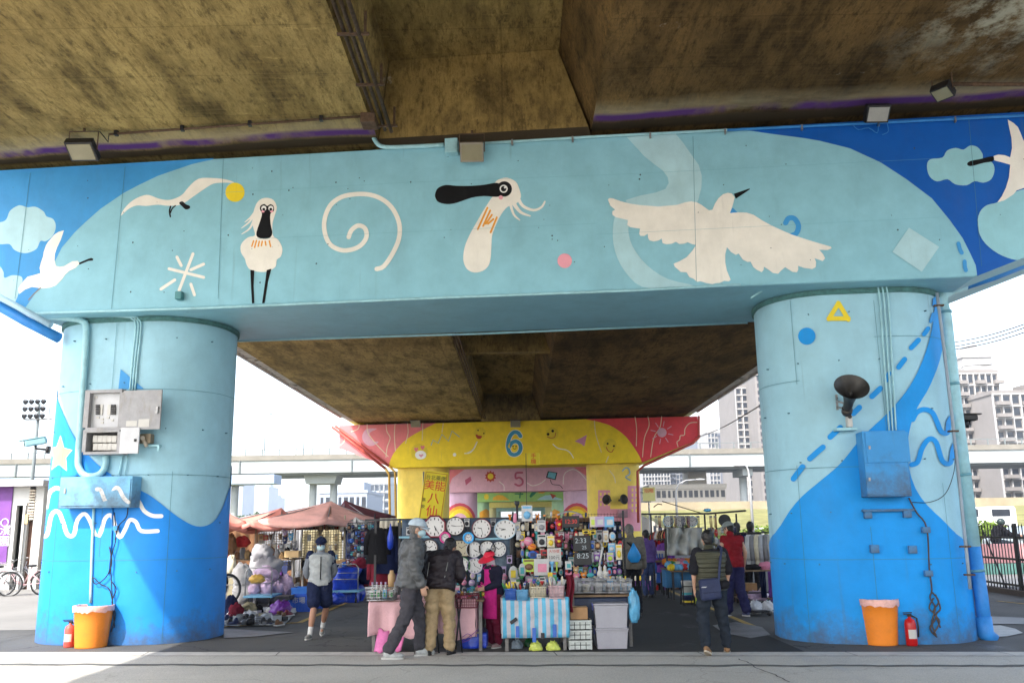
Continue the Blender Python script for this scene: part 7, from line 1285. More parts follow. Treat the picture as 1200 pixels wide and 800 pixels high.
def cloth_heap(name,label,cx,cy,zt_,prof,m,seed,cat='covered goods'):
 mb=MB();n=30;m_=14
 def f(s,q):
  a=2*pi*s;k=0
  for(q0,rx,ry),(q1,rx1,ry1)in zip(prof,prof[1:]):
   if q0<=q<=q1+1e-6:u=(q-q0)/(q1-q0);RX,RY=rx+(rx1-rx)*u,ry+(ry1-ry)*u
  w=1.05+.45*noise.noise(V((cos(a)*1.4,sin(a)*1.4,q*2.4+seed)))+.09*sin(a*7+seed+q*3+2*noise.noise(V((a,q*3,1))))*min(1,q*2);return(cx+RX*w*cos(a),cy+RY*w*sin(a),zt_*(1-q)+.02*noise.noise(V((a,q*5,seed))))
 mb.grid(f,n,m_);return one(mb,name,m,label,cat,(cx,cy,0))
GC=mat('grey_cover_cloth',(.30,.29,.30),.85,var=.15,scale=4,bump=.5,bscale=7);WC_=mat('white_cover_cloth',(.46,.44,.43),.85,var=.12,scale=4,bump=.5,bscale=8)
def pile(name,label,cx,Y,blobs,m,cat='covered goods'):
 t=MB()
 for i,(dx,dz,rx,rz)in enumerate(blobs):q=lumpy((cx+dx,Y+.1*(i%3),max(dz,rz*.8)),(rx,rx*.8,rz),i*2.7+cx);t.add(q.v,q.f,True)
 return one(t,name,m,label,cat,(cx,Y,0))
c=A3(304,700,21.84);z1=A3(304,636,21.84).z;pile('covered_cart','tall heap under a grey cloth behind the hand cart',c.x,21.9,[(0,z1*.82,.24,.22),(.05,z1*.60,.38,.32),(-.08,z1*.35,.46,.38),(.15,z1*.15,.48,.36)],GC)
c=A3(281,700,20.9);z1=A3(282,660,20.9).z;pile('white_cloth_heap','white cloth draped over goods beside the tricycle wheel',c.x,21,[(0,z1*.72,.2,.26),(.02,z1*.4,.24,.36),(-.03,z1*.15,.22,.3)],WC_)
def handcart(px0,px1,ytop,yb,Y,label):
 a,b=A3(px0,ytop,Y),A3(px1,ytop,Y);zt_=a.z;b0=A3(px0,yb,Y);t=thing('hand_cart',label,'hand cart',((a.x+b.x)/2,Y,0));zb=b0.z;r=.014
 mb=MB();mb.tube([(a.x,Y,zb),(a.x,Y,zt_-.08),(a.x+.07,Y,zt_),(b.x-.07,Y,zt_),(b.x,Y,zt_-.08),(b.x,Y,zb)],r,8)
 for k in(.45,.68):z=zb+(zt_-zb)*k;mb.tube([(a.x,Y,z),(b.x,Y,z)],r*.7,6)
 mb.build('handle_frame',STEEL,t);mb=MB();mb.box(((a.x+b.x)/2,Y+.4,zb),(b.x-a.x+.06,.85,.05));mb.build('platform',mat('cart_blue',(.12,.30,.45),.5),t,bevel=.01)
 for x in(a.x+.06,b.x-.06):
  for y in(Y+.1,Y+.7):mb=MB();mb.cyl((x-.02,y,.06),(x+.02,y,.06),.06,14);mb.tube([(x,y,.06),(x,y,zb)],.014,6);mb.build('wheel',BLK,t)
 return t
handcart(288.5,319,665,699,20.40,'blue platform hand cart with a silver hoop handle')
for i,(x0,x1,y1,y0,Y,col_,lab)in enumerate(((290,304,680,696,21.00,'lilac','lilac bag at the left of the hand cart'),(303,319,676,697,21.12,'lilac','lilac bag at the right of the hand cart'),(297,325,662,682,21.60,'lilac','wide lilac bag on top behind the cart handle'),(318,331,680,698,21.36,'lilac','tall lilac bag right of the hand cart'),(326,343,672,697,21.84,'lilac','big lilac bag at the right end of the heap'),(281,293,684,698,21.36,'white','white bag at the left of the hand cart'))):bag(x0,x1,y1,y0,PLB[col_],lab,Y=Y,seed=20+i,knot=(i%2==0),name='goods_bag')
bag(292,310,672,683,mat('yellow_bag',(.58,.36,.08),.4,var=.25,scale=8),'yellow bag hanging on the hand cart handle',Y=20.34,seed=31,name='goods_bag')
for i,(px,py,R,Y)in enumerate(((266,690,.30,19.44),)):
 c=A3(px,py,Y);t=thing('parked_tricycle','tricycle with only its spoked wheel showing beside the left column','tricycle',c);mb=MB();mb.tube([c+V((R*.8*cos(a),R*.4*cos(a),R*sin(a)))for a in[2*pi*k/30 for k in range(30)]],.026,8,True);mb.build('tyre',BLK,t)
 mb=MB();mb.tube([c+V((R*.72*cos(a),R*.36*cos(a),R*.9*sin(a)))for a in[2*pi*k/30 for k in range(30)]],.010,6,True);[mb.tube([c,c+V((R*.72*cos(a),R*.36*cos(a),R*.9*sin(a)))],.003,4)for a in[2*pi*k/18 for k in range(18)]];mb.build('rim',STEEL,t)
a,b,c,d=gd(258,733),gd(333,733),gd(352,712),gd(262,712);mb=MB();mb.prism([V((p.x,p.y,.012))for p in(a,b,c,d)],(0,0,.012));one(mb,'ground_mat',mat('mat_grey',(.28,.29,.30),.8,var=.35,scale=9),'grey sheet on the ground covered with second hand oddments','mat',(a.x,a.y,.012))
rg_=random.Random(5);kk=0
def oddment(px,py,label,c1,kind,s=1.0):
 p=gd(px,py,.03);t=thing({'shoe':'old_shoe','tin':'metal_tin','coil':'cable_coil','tool':'old_tool','bundle':'cloth_bundle','box':'small_box'}[kind],label,{'shoe':'shoe','tin':'tin','coil':'cable','tool':'tool','bundle':'bundle','box':'box'}[kind],p,'oddments laid out on the ground sheet');mb=MB();a=rg_.uniform(0,3.1);m=pm(c1)
 if kind=='shoe':d=V((cos(a),sin(a),0));mb.ball(p+V((0,0,.03)),(.13*s,.05*s,.04*s),12,ax=(d,V((-d.y,d.x,0)),V((0,0,1))));mb.ball(p-d*.06*s+V((0,0,.06)),(.06*s,.045*s,.06*s),10,ax=(d,V((-d.y,d.x,0)),V((0,0,1))));mb.build('upper',m,t);mb=MB();mb.obox(p+V((0,0,.004)),d*.13*s,V((-d.y,d.x,0))*.045*s,V((0,0,.01)));mb.build('sole',pm('white'),t)
 elif kind=='tin':mb.lathe([(.05*s,0),(.05*s,.08*s),(.03*s,.1*s)],p,n=12);mb.build('tin_body',m,t)
 elif kind=='coil':mb.tube([p+V((.09*s*cos(q*.7),.09*s*sin(q*.7),.01+.004*q))for q in range(28)],.010,6);mb.build('coil',m,t)
 elif kind=='tool':d=V((cos(a),sin(a),0));mb.tube([p-d*.12*s+V((0,0,.02)),p+d*.02*s+V((0,0,.02))],.018*s,6);mb.build('grip',m,t);mb=MB();mb.box(p+d*.08*s+V((0,0,.03)),(.10*s,.04,.05),a);mb.build('tool_head',STEEL,t)
 elif kind=='box':mb.box(p+V((0,0,.05*s)),(.16*s,.11*s,.10*s),a);mb.build('box_body',m,t,bevel=.005);mb=MB();mb.box(p+V((0,0,.101*s)),(.13*s,.09*s,.006),a);mb.build('lid',pm('black'),t)
 else:q=lumpy(p+V((0,0,.06*s)),(.13*s,.10*s,.08*s),px);q.build('bundle_body',m,t)
for r_ in range(4):
 n=14+r_*0
 for i in range(n):
  py=731-r_*4.6;px=266+(330+r_*5-266)*(i+.5)/n+rg_.uniform(-1,1);c1=rg_.choice(['black','grey','silver','brown','white','black','maroon','navy','khaki']);k=rg_.choice(['shoe','tin','coil','tool','bundle','box','shoe'])
  oddment(px,py+rg_.uniform(-1.2,1.2),'%s %s on the ground sheet, %s from left in the %s row'%(c1,{'shoe':'old shoe','tin':'metal tin','coil':'cable coil','tool':'old tool','bundle':'cloth bundle','box':'small box'}[k],ORD[i],['front','second','third','back'][r_]),c1,k,rg_.uniform(.7,1.1))
for i,(x0,x1,y1,y0,cn,lab)in enumerate(((262,278,696,722,'navy','navy cloth bundle against the left column'),(283,300,704,720,'khaki','khaki backpack lying behind the oddments'),(297,308,708,719,'black','black bundle beside the khaki backpack'),(268,284,705,724,'maroon','dark red bundle left of the khaki backpack'),(286,297,714,724,'silver','pale grey bundle in front of the khaki backpack'))):bag(x0,x1,y1,y0,cm(cn),lab,'cloth_bundle','bundle',seed=50+i,knot=False)
bag(317,341,702,722,PLB['purple'],'shiny purple bag on the ground by the yellow line',seed=61,name='goods_bag');carton(322,340,698,703,19.08,.4,pm('black'),'flat black tray above the purple bag','black_tray','tray',tape=False)
def crate(px0,px1,ytop,ybase,m,label,Y=None,depth=.5,z0=0.0,lettering=None):
 b=gd((px0+px1)/2,ybase)if Y is None else V((0,Y,0));Y=b.y;a,c=A3(px0,ybase,Y),A3(px1,ytop,Y);w=c.x-a.x;z0=a.z if Y is None or z0 is None else z0;h=c.z-z0;cx=(a.x+c.x)/2;t=thing('plastic_crate',label,'crate',(cx,Y+depth/2,z0));mb=MB()
 for s in(-1,1):mb.box((cx+s*(w/2-.01),Y+depth/2,z0+h/2),(.02,depth-.002,h));mb.box((cx,Y+depth/2+s*(depth/2-.01),z0+h/2),(w-.041,.02,h))
 mb.box((cx,Y+depth/2,z0+.012),(w-.041,depth-.041,.02));mb.build('crate_wall',m,t)
 mb=MB();
 for q in(.95,.55):mb.box((cx,Y-.008,z0+h*q),(w+.02,.014,h*.09))
 for k in range(7):mb.box((cx-w/2+w*(k+.5)/7,Y-.006,z0+h*.3),(.014,.01,h*.5))
 mb.build('crate_rib',m,t)
 if lettering:q=text_mb(lettering,h*.42,(cx,Y-.02,z0+h*.68),(1,0,0),(0,0,1));q.build('lettering',WPL,t)
 return t
BCR=mat('crate_blue',(.02,.09,.48),.4,var=.15)
crate(337,363,697,716.5,BCR,'blue plastic crate with faded white lettering, nearest the purple bag',z0=0,lettering='市場');crate(341,366,688,702,mat('crate_mid_blue',(.03,.16,.55),.4,var=.15),'paler blue crate right behind the lettered one',Y=20.76,z0=.0);crate(365,380,700,715,BCR,'blue crate behind the masked man',Y=20.16,z0=0)
bag(358,376,690,712,PLB['blue'],'blue sack behind the masked man',Y=21.48,seed=66,name='goods_bag')
a,b=A3(384,697,21.60),A3(419,664,21.60);cloth_heap('tarp_covered_trolley','trolley under a shiny blue tarp right of the masked man',(a.x+b.x)/2,22.08,b.z,[(0,.1,.1),(.03,(b.x-a.x)*.42,.42),(.7,(b.x-a.x)*.5,.42),(1,(b.x-a.x)*.47,.4)],PLB['blue'],9)
handcart(386,420,661,693,21.48,'steel trolley frame around the blue tarp');bag(384,405,693,708,PLB['blue'],'low blue sack in front of the blue tarp trolley',Y=20.64,seed=71,name='goods_bag')
mb=MB();c=A3(397,658,21.84);mb.obox(c,V((.16,0,.05)),V((0,.12,0)),V((-.02,0,.03)));one(mb,'open_carton',CARD,'open cardboard box tilted on the blue tarp','box',c,bevel=.004)
for i,(x0,x1,y1,y0,Y,cn,lab)in enumerate(((413,432,652,668,22.32,'maroon','maroon bundle under the sunglasses panel'),(420,436,664,684,22.20,'navy','navy bundle low under the sunglasses panel'),(428,440,640,660,23.16,'black','black bundle at the right end of the sunglasses panel'),(262,276,624,650,23.40,'brown','brown bundle high beside the left column'),(276,292,627,641,23.76,'red','red and white cloths folded high beside the left column'),(264,276,648,676,22.80,'cream','cream bundle beside the left column'),(437,447,670,705,20.5,'black','black bag standing left of the pink table'))):bag(x0,x1,y1,y0,cm(cn),lab,'cloth_bundle','bundle',Y=Y,seed=80+i,knot=False)
t_,xg,xh,zg=table(262,345,655,23.52,1.2,'stall_table','low plank table behind the grey cloth heap',WOODT,LEGM)
for i in range(14):
 c1=['red','white','brown','grey','tan','black','cream'][i%7];bag(263+i*5.8,270+i*5.8,640+(i%3)*3,655,cm(c1),'%s folded cloth on the plank table, %s from left'%(c1,ORD[i]),'folded_cloth','cloth',Y=23.88,seed=100+i,knot=False)
t_,xg,xh,zg=table(352,438,668,23.52,1.0,'stall_table','plank table behind the blue tarp trolley',WOODT,LEGM)
for i in range(16):c1=['black','navy','grey','blue','brown','maroon'][i%6];bag(353+i*5.3,360+i*5.3,655+(i%3)*3,668,cm(c1),'%s folded garment on the far plank table, %s from left'%(c1,ORD[i]),'folded_cloth','cloth',Y=23.88,seed=120+i,knot=False)
for i in range(46):
 px=262+(i%23)*7.9;row=i//23;Yg=(27.5,24.6)[row]
 if row and 318<px<336:continue
 c1=rl.choice(['black','grey','brown','navy','maroon','tan','cream','black','khaki','teal','silver','purple','black']);top_=rl.uniform(655,672)if row==0 else rl.uniform(668,682);w=rl.uniform(8,12)
 if i%3:bag(px-w/2,px+w/2,top_,(684,694)[row],cm(c1),'%s bundle in the %s row of goods left of the aisle, %s from left'%(c1,('far','near')[row],ORD[i%23]),'cloth_bundle','bundle',Y=Yg,seed=200+i,knot=False)
 else:carton(px-w/2,px+w/2,top_,(684,694)[row],Yg,.5,pm(c1),'%s box in the %s row of goods left of the aisle, %s from left'%(c1,('far','near')[row],ORD[i%23]),'goods_box','box',z0=0,tape=False)
for i,(px0,px1,ytop,Yq,cn,lab)in enumerate(((262,300,622,36,'brown','brown stall cover far behind the faded umbrella, left end'),(303,352,620,38,'grey','grey stall cover far behind the tan mesh panels'),(356,400,621,34,'khaki','khaki stall cover far behind the masked man'),(404,436,619,33,'navy','navy stall cover far behind the sunglasses panel'))):tarp(px0,ytop,px1,672,Yq,cm(cn),'stall_cover',lab,.15,i+9,.02)
# ------------------------------------------------------------------ right stalls
YR=23.40
def post(px,py0,Y,label,m=FRM,w=.035,z0=0):a=A3(px,py0,Y);mb=MB();mb.box((a.x,Y,(a.z+z0)/2),(w,w,a.z-z0));mb.box((a.x,Y,.01),(w*3,w*3,.02));return one(mb,'stall_post',m,label,'post',(a.x,Y,z0))
for px,Y,lab in((779,21.84,'black stall post at the left of the grey tarp'),(825.5,21.84,'black stall post at the right of the grey tarp'),(862.5,21.12,'thin stall post above the red vest man'),(762.5,24,'black stall post at the left clothes rack'),(838.5,22.8,'rusty stall post behind the olive vest man')):post(px,601.5,Y,lab,RUST if'rusty'in lab else FRM)
mb=MB();mb.tube([A3(752,602,23.40),A3(830,601.5,21.84),A3(874,598,21.12)],.022,8);one(mb,'stall_rail',FRM,'long black rail on top of the right stall posts','rail',A3(752,602,23.40))
mb=MB();mb.tube([A3(776,587,22.32),A3(822,601,22.32)],.012,6);mb.tube([A3(766,594,22.32),A3(771,590,22.32),A3(776,591,22.32)],.014,6);one(mb,'bare_umbrella_rib',FRM,'bare black umbrella ribs sticking up above the right rail','umbrella frame',A3(776,587,22.32))
mb=MB();c=A3(829,597.5,22.08);mb.ball(c,(.10,.08,.045),12);one(mb,'blue_bundle',PLB['sky'],'small sky blue bundle on top of the right rail','bundle',c)
YCr=21.78
for px,r,lab,rim in((783,6.2,'left pale clock hanging from the right stall rail',LBR),(797,6.6,'middle pale clock hanging from the right stall rail',SVR),(811,6.3,'right pale clock hanging from the right stall rail',LBR)):clock(px,610.5,r,YCr,rim,lab)
clock(849,609.5,7,21.06,BLK,'black faced round clock left of the cap of the red vest man',face=mat('black_face',(.02,.02,.022),.3),rimw=.1)
for i,(px,c1)in enumerate(((787,'black'),(791,'brown'),(804,'black'),(806.5,'maroon'),(818,'black'),(773,'maroon'),(769,'grey'),(800,'navy'),(833,'brown'),(838,'tan'))):good('strap',A3(px,611,21.60),.09,.28,c1,'grey','%s belt bundle hanging from the right stall rail, %s from left'%(c1,ORD[i]),'belts on the right stall rail')
GT=mat('grey_green_tarp',(.40,.41,.39),.6,var=.2,scale=3,bump=.5,bscale=6);tarp(780.5,618,825,650,21.72,GT,'grey_tarp','crumpled grey green tarp hung between two stall posts',.22,4,.006)
mb=MB();mb.tube([A3(780,618,21.72),A3(826,618,21.72)],.014,6);one(mb,'tarp_rod',STEEL,'thin rod holding up the grey green tarp','rod',A3(780,618,21.72))
t_,xi,xj,zi=table(786,832,668,21.12,1.6,'stall_table','stall table with bright folded goods under the grey tarp',WOODT,FRM)
for r_ in range(3):
 for i in range(9):
  c1=rl.choice(['orange','yellow','green','white','red','sky blue','pink','cream','orange']);x=xi+(xj-xi)*(i+.5)/9;t=thing('folded_cloth','%s folded cloth on the bright table, %s from left in the %s row'%(c1,ORD[i],('front','middle','back')[r_]),'cloth',(x,21.30+.4*r_,zi),'folded goods on the bright table');q=lumpy((x,21.30+.4*r_,zi+.06+.05*r_),(.09,.16,.08),i*3+r_);q.build('cloth_body',cm(c1),t)
BCR2=mat('crate_teal_blue',(.02,.13,.28),.5,var=.15)
crate(781,797,668,686,BCR2,'dark teal crate under the bright table, left',Y=21.24,z0=.27,depth=.6);crate(798,812,668,684,BCR2,'dark teal crate under the bright table, right',Y=21.36,z0=.27,depth=.6)
def bucket(px0,px1,ytop,ybase,m,lidm,label):
 b=gd((px0+px1)/2,ybase);Y=b.y+.15;w=px2m(px1-px0,Y)/2;h=A3(px0,ytop,Y).z;t=thing('bucket',label,'bucket',(b.x,Y,0));mb=MB();mb.lathe([(w*.82,0),(w,h*.92),(w*1.04,h*.93),(w*1.04,h)],(b.x,Y,0),n=20);mb.build('bucket_body',m,t);mb=MB();mb.lathe([(w*.87,h*.18),(w*.93,h*.2),(w*.95,h*.42),(w*.9,h*.42)],(b.x,Y,0),n=20);mb.build('label_band',lidm,t);return t
bucket(801,814,680,704,WPL,pm('teal'),'white paint bucket with teal band under the bright table');bucket(801.5,815,697,708,pm('navy'),pm('yellow'),'short navy bucket in front of the white bucket')
for i,(px,cn)in enumerate(((818,'lime'),(822,'yellow'),(826,'green'))):a=A3(px,712,19.92);mb=MB();mb.box((a.x,20.04,.25),(.06,.2,.5));t=thing('upright_carton',cn+' upright carton beside the olive vest man','carton',(a.x,20.04,0));mb.build('box_body',pm(cn),t,bevel=.005);mb=MB();mb.box((a.x,19.91,.3),(.04,.006,.25));mb.build('print',pm('white'),t)
def folding(px0,px1,ytop,ybase,label):
 b=gd((px0+px1)/2,ybase);Y=b.y;a,c=A3(px0,ytop,Y),A3(px1,ytop,Y);t=thing('folding_chair',label,'folding chair frame',(b.x,Y,0));mb=MB();mb.tube([(a.x,Y,0),(a.x,Y,a.z-.05),(a.x+.04,Y,a.z),(c.x-.04,Y,a.z),(c.x,Y,a.z-.05),(c.x,Y,0)],.012,6);mb.tube([(a.x,Y,a.z*.55),(c.x,Y,a.z*.55)],.01,6);mb.build('hoop',FRM,t);mb=MB();mb.tube([(a.x,Y+.02,a.z*.7),(a.x,Y+.4,0)],.01,6);mb.tube([(c.x,Y+.02,a.z*.7),(c.x,Y+.4,0)],.01,6);mb.build('rear_leg',FRM,t)
folding(785,799,667,702,'black folding chair frame in front of the teal crates');folding(799.5,812,668,710,'black folding frame right of the other one')
rk=thing('clothes_rack','long black clothes rack lining the right side of the aisle','clothes rack',(A3(760,640,28).x,24,0));a,b=A3(757,633,32),A3(779,631,23.04)
mb=MB();mb.tube([a,b],.018,6);mb.build('rail',FRM,rk)
for p in(a,b,a.lerp(b,.5)):mb=MB();mb.tube([(p.x,p.y,0),p],.018,6);mb.build('post',FRM,rk)
for i in range(20):
 p=a.lerp(b,(i+.5)/20);c1=rl.choice(['black','maroon','navy','brown','purple','blue','grey','red','black','white','lilac']);garment(p+V((0,0,-.1)),.45,rl.uniform(.7,1.05),cm(c1),'%s garment on the aisle clothes rack, %s from the far end'%(c1,ORD[i]),i,'hanging_garment','garment','garments on the aisle rack',rz=.35)
for i in range(18):
 p=a.lerp(b,(i+.5)/18)+V((.3,0,.28));c1=rl.choice(['grey','brown','maroon','tan','white','black','red']);garment(p,.35,.5,cm(c1),'%s garment on the upper row behind the aisle rack, %s from the far end'%(c1,ORD[i]),i+40,'hanging_garment','garment','upper garments on the aisle rack',rz=.3)
carton(766,779,645,656,22.68,.4,WPL,'white carton with blue marks left of the bright table','white_carton','carton',z0=.9,tape=False);t_,xk,xl2,zk=table(764,782,657,22.56,.8,'stall_table','small stall table carrying the white carton',WOODT,FRM)
for i in range(3):a_=A3(770+i*3,651,22.66);mb=MB();mb.box(a_,(.03,.02,.12));one(mb,'blue_tube',pm('blue'),'%s small blue tube from the left in front of the white carton'%ORD[i],'tube',a_,bevel=.004)
for i in range(8):c1=['maroon','brown','red','grey'][i%4];bag(766+i*2.2,771+i*2.2,632+(i%2)*4,645,cm(c1),'%s bundle behind the white carton, %s from left'%(c1,ORD[i]),'cloth_bundle','bundle',Y=23.52,seed=140+i,knot=False)
a,b=A3(862,624,20.16),A3(925,623,20.16);rk=thing('clothes_rack','clothes rack with pale jackets beside the right column','clothes rack',((a.x+b.x)/2,20.16,0));mb=MB();mb.tube([a,b],.016,6);mb.build('rail',FRM,rk)
for p in(a,b):mb=MB();mb.tube([(p.x,p.y,0),p],.016,6);mb.build('post',FRM,rk)
for i in range(12):
 p=a.lerp(b,(i+.5)/12*.98+.02);c1=['black','navy','white','grey','cream','silver','grey','white','navy','navy','black','grey'][i];garment(p+V((0,0,-.04)),.36,.72,cm(c1),'%s jacket on the rack by the right column, %s from left'%(c1,ORD[i]),i+70,'hanging_jacket','jacket','jackets on the rack by the right column',rz=1.1)
t_,xm,xn,zm=table(866,925,667.5,19.56,.9,'stall_table','folding table behind the red vest man',WOODT,FRM)
for i,(x0,x1,y1,cn,lab)in enumerate(((872,892,660,'black','black garment heap on the folding table'),(889,905,657,'pink','pink and white garment heap on the folding table'),(898,912,660,'lilac','lilac garment heap next to the right column'))):bag(x0,x1,y1,668,cm(cn),lab,'garment_heap','garments',Y=19.80,seed=160+i,knot=False)
for i,(x0,x1,cn,lab)in enumerate(((890,899,'navy','navy cloth hanging off the folding table'),(899.5,908,'purple','violet cloth hanging off the folding table by the column'))):tarp(x0,669,x1,700,19.50,cm(cn),'hanging_cloth',lab,.04,i+3,.01,cat='cloth')
carton(876,887,683,694,20.04,.3,CARD,'brown box under the folding table',z0=.25);t_,xo,xp_,zo2=table(868,905,700,19.68,.6,'low_shelf','low shelf under the folding table',WOODT,FRM)
bag(873,900,691,703,PLB['lilac'],'pale lilac bag on the low shelf',Y=19.80,seed=171,name='goods_bag');bag(878,893,702,719,PLB['white'],'white plastic bag on the ground, left of the pair',seed=172);bag(893.5,908,703,718,PLB['white'],'white plastic bag on the ground against the column',seed=173)
tr=thing('luggage_trolley','low black luggage trolley under the white bags','trolley',gd(888,723));c=gd(890,722);mb=MB();mb.box(c+V((0,.2,.08)),(.4,.3,.03));mb.build('platform',FRM,tr)
for s in(-1,1):mb=MB();mb.cyl(c+V((s*.2-.02,.08,.05)),c+V((s*.2+.02,.08,.05)),.05,12);mb.build('wheel',BLK,tr)
for i in range(40):
 row=i//20;px=(763+(i%20)*3.3,866+(i%20)*2.2)[row];c1=rl.choice(['black','navy','maroon','brown','grey','blue','teal','cream','purple','red']);Yg=(24.5,20.6)[row];top_=rl.uniform(672,684)if row==0 else rl.uniform(684,700)
 bag(px-3,px+4,top_,(694,713)[row],cm(c1),'%s bundle on the ground %s, %s from left'%(c1,('below the bright table','behind the red top man')[row],ORD[i%20]),'cloth_bundle','bundle',Y=Yg,seed=300+i,knot=False)
for i in range(26):
 c1=rl.choice(['black','brown','silver','navy','red','cream','grey']);good(rl.choice(['pouch','card','strap','ball']),A3(832+(i%9)*3.6,622+(i//9)*13+rl.uniform(-2,2),21.5),.09,.17,c1,'grey','%s trinket hanging between the grey tarp and the clothes rack, %s of the %s row'%(c1,ORD[i%9],('top','middle','low')[i//9]),'trinkets between tarp and rack')
# ---- hanging yellow signs
def sign(name,label,pa,pb,z0,z1,lines,m=None,cat='sign',depth=.12,frame_=True,pole=None,roll=0.0):
 W=pb[0]-pa[0];Hh=z1-z0;M=Matrix.Rotation(roll,3,'Y');d,up,n=M@V((1,0,0)),M@V((0,0,1)),V((0,-1,0));c=V(((pa[0]+pb[0])/2,pa[1],(z0+z1)/2));m=m or mat('sign_yellow',(.72,.60,.02),.45,var=.1,scale=1)
 t=thing(name,label,cat,V((c.x,c.y,z0)));mb=MB();mb.obox(c,d*W/2,n*depth/2,up*Hh/2);mb.build('sign_panel',m,t,bevel=.01)
 if frame_:
  mb=MB();fo=n*(depth/2+.004)
  for s in(-1,1):mb.obox(c+fo+d*s*(W/2-.05),d*.012,n*.006,up*(Hh/2-.05));mb.obox(c+fo+up*s*(Hh/2-.06),d*(W/2-.07),n*.006,up*.012)
  mb.build('border',mat('sign_border',(.4,.16,.03),.5),t)
 for s,u,z,size,mm in lines:q=text_mb(s,size,c+n*(depth/2+.012)+d*u+up*(z-(z0+z1)/2),d,up);q.build('lettering',mm,t)
 if pole is not None:mb=MB();mb.tube([(c.x+pole,c.y+.15,0),(c.x+pole,c.y+.15,z1)],.03,8);mb.build('pole',STEEL,t)
 return t
REDS=mat('sign_red',(.62,.03,.02),.5,var=0);INK=mat('sign_ink',(.05,.06,.02),.5,var=0)
pa,pb=A3(491,600,34),A3(519,600,34);z1=A3(505,552,34).z
sign('hanging_banner_sign','tall yellow banner sign with red characters in front of the left yellow column',(pa.x,34),(pb.x,34),.6,z1,[('台北藥燉',0,z1-.25,.19,INK),('美能',.0,z1-.55,.40,REDS),('八',.02,z1-1.02,.46,REDS),('仙',.02,z1-1.50,.46,REDS),('茶',-.33,z1-1.1,.15,INK),('飲',-.33,z1-1.35,.15,INK)],pole=-.3,roll=.14)
a,b=A3(618.5,545,30),A3(632,530.5,30)
t=sign('hanging_sign','small yellow sign with two red characters hanging before the yellow beam',(a.x,30),(b.x,30),a.z,b.z,[('手',0,a.z+.30,.19,REDS),('機',0,a.z+.11,.19,REDS)],depth=.03,frame_=False);mb=MB();c=A3(616.5,545,30);mb.tube([(c.x,30.02,0),(c.x,30.02,b.z)],.012,5);mb.build('pole',FRM,t)
a,b=A3(753.5,587,36),A3(767.5,570.5,36);sign('hanging_sign','small pale yellow sign right of the pink column',(a.x,36),(b.x,36),a.z,b.z,[('招租',0,a.z+.40,.19,REDS)],mat('sign_pale_yellow',(.66,.62,.25),.5),depth=.03,frame_=False,pole=0)
for i,(px0,px1,Y,ytop,cn,lab)in enumerate(((441,470,26,612,'navy','navy stall cover deep behind the dark jackets'),(560,640,34,608,'grey','long grey stall cover deep behind the clock wall'),(640,700,36,607,'brown','long brown stall cover deep behind the gadget rack'))):
 a,b=A3(px0,690,Y),A3(px1,ytop,Y);tarp(px0,ytop,px1,618+1.55*FPX/Y,Y,cm(cn),'stall_cover',lab,.15,i,.02)
# ------------------------------------------------------------------ everything beyond the market
def tow(name,label,px0,px1,ytop,Y,depth,wallm,rows,cols,winm,ybase=None,z0=0,frame_m=None,rx=None,balcony=False,x1=None,group=None):
 a=at(px0,ytop,Y);b=at(px1,ytop,Y);W=b.x-a.x;Hh=a.z-z0;cx=(a.x+b.x)/2
 t=thing(name,label,'building',(cx,Y+depth/2,z0),group)
 mb=MB();mb.box((cx,Y+depth/2,z0+Hh/2),(W,depth,Hh));mb.build('wall',wallm,t)
 mb=MB();mb.box((cx,Y+depth/2,z0+Hh+.4),(W+.5,depth+.5,.8));mb.box((cx+W*.2,Y+depth/2,z0+Hh+2),(W*.25,depth*.4,3.2));mb.build('roof',wallm,t)
 if rows*cols==0:return t
 fh=Hh/rows;fw=W/cols;n=0;rest=MB();base=None
 for i in range(rows):
  for j in range(cols):
   x=a.x+fw*(j+.5);z=z0+fh*(i+.5)+.1;ww=fw*(.70 if(j%3)else.46);hh=fh*.60
   if n<100:
    key=(round(ww,3),round(hh,3))
    mb=MB();mb.box((0,0,0),(ww,.12,hh));w=mb.build('window',winm,t,(x-cx,-depth/2-.02,z-z0),local=True);n+=1
   else:rest.box((x,Y-.02,z),(ww,.12,hh))
 if rest.v:rest.build('window',winm,t)['kind']='stuff'
 if frame_m:
  mb=MB()
  for j in range(cols+1):mb.box((a.x+fw*j,Y-.25,z0+Hh/2),(fw*.10,.5,Hh))
  for i in range(rows+1):mb.box((cx,Y-.18,z0+fh*i),(W,.36,fh*.10))
  mb.build('facade_frame',frame_m,t)
 if balcony:
  for i in range(rows):
   for j in range(0,cols,3):mb=MB();mb.box((a.x+fw*(j+.9),Y-.7,z0+fh*i+fh*.22),(fw*1.5,1.3,fh*.3));mb.build('balcony',wallm,t)
 return t
BW=mat('apartment_white',(.30,.295,.29),.8,var=.08,scale=.2);BB=mat('apartment_beige',(.20,.185,.175),.8,var=.1,scale=.2);BG=mat('apartment_grey',(.13,.14,.17),.7,var=.1,scale=.2);WIN=mat('window_glass',(.022,.027,.038),.15,var=.3,scale=.3);WINL=mat('window_glass_light',(.05,.065,.09),.2,var=.3,scale=.3);BWF=mat('facade_white',(.36,.355,.35),.7,var=.05)
tow('apartment_block','tall pale apartment block with white frame grid right of the right column',1118,1168,438,195,20,BB,13,7,WIN,frame_m=BWF,balcony=True)
tow('apartment_block','white apartment block with balconies at the far right edge',1162,1290,462,185,22,BB,11,12,WIN,frame_m=BWF,balcony=True)
tow('stair_tower','pale block roof tower rising above the far right apartments',1128,1162,419,200,12,BW,0,0,WIN)
tow('apartment_block','beige apartment tower close left of the right column',861,884,455,250,22,BB,20,3,WIN,frame_m=BWF)
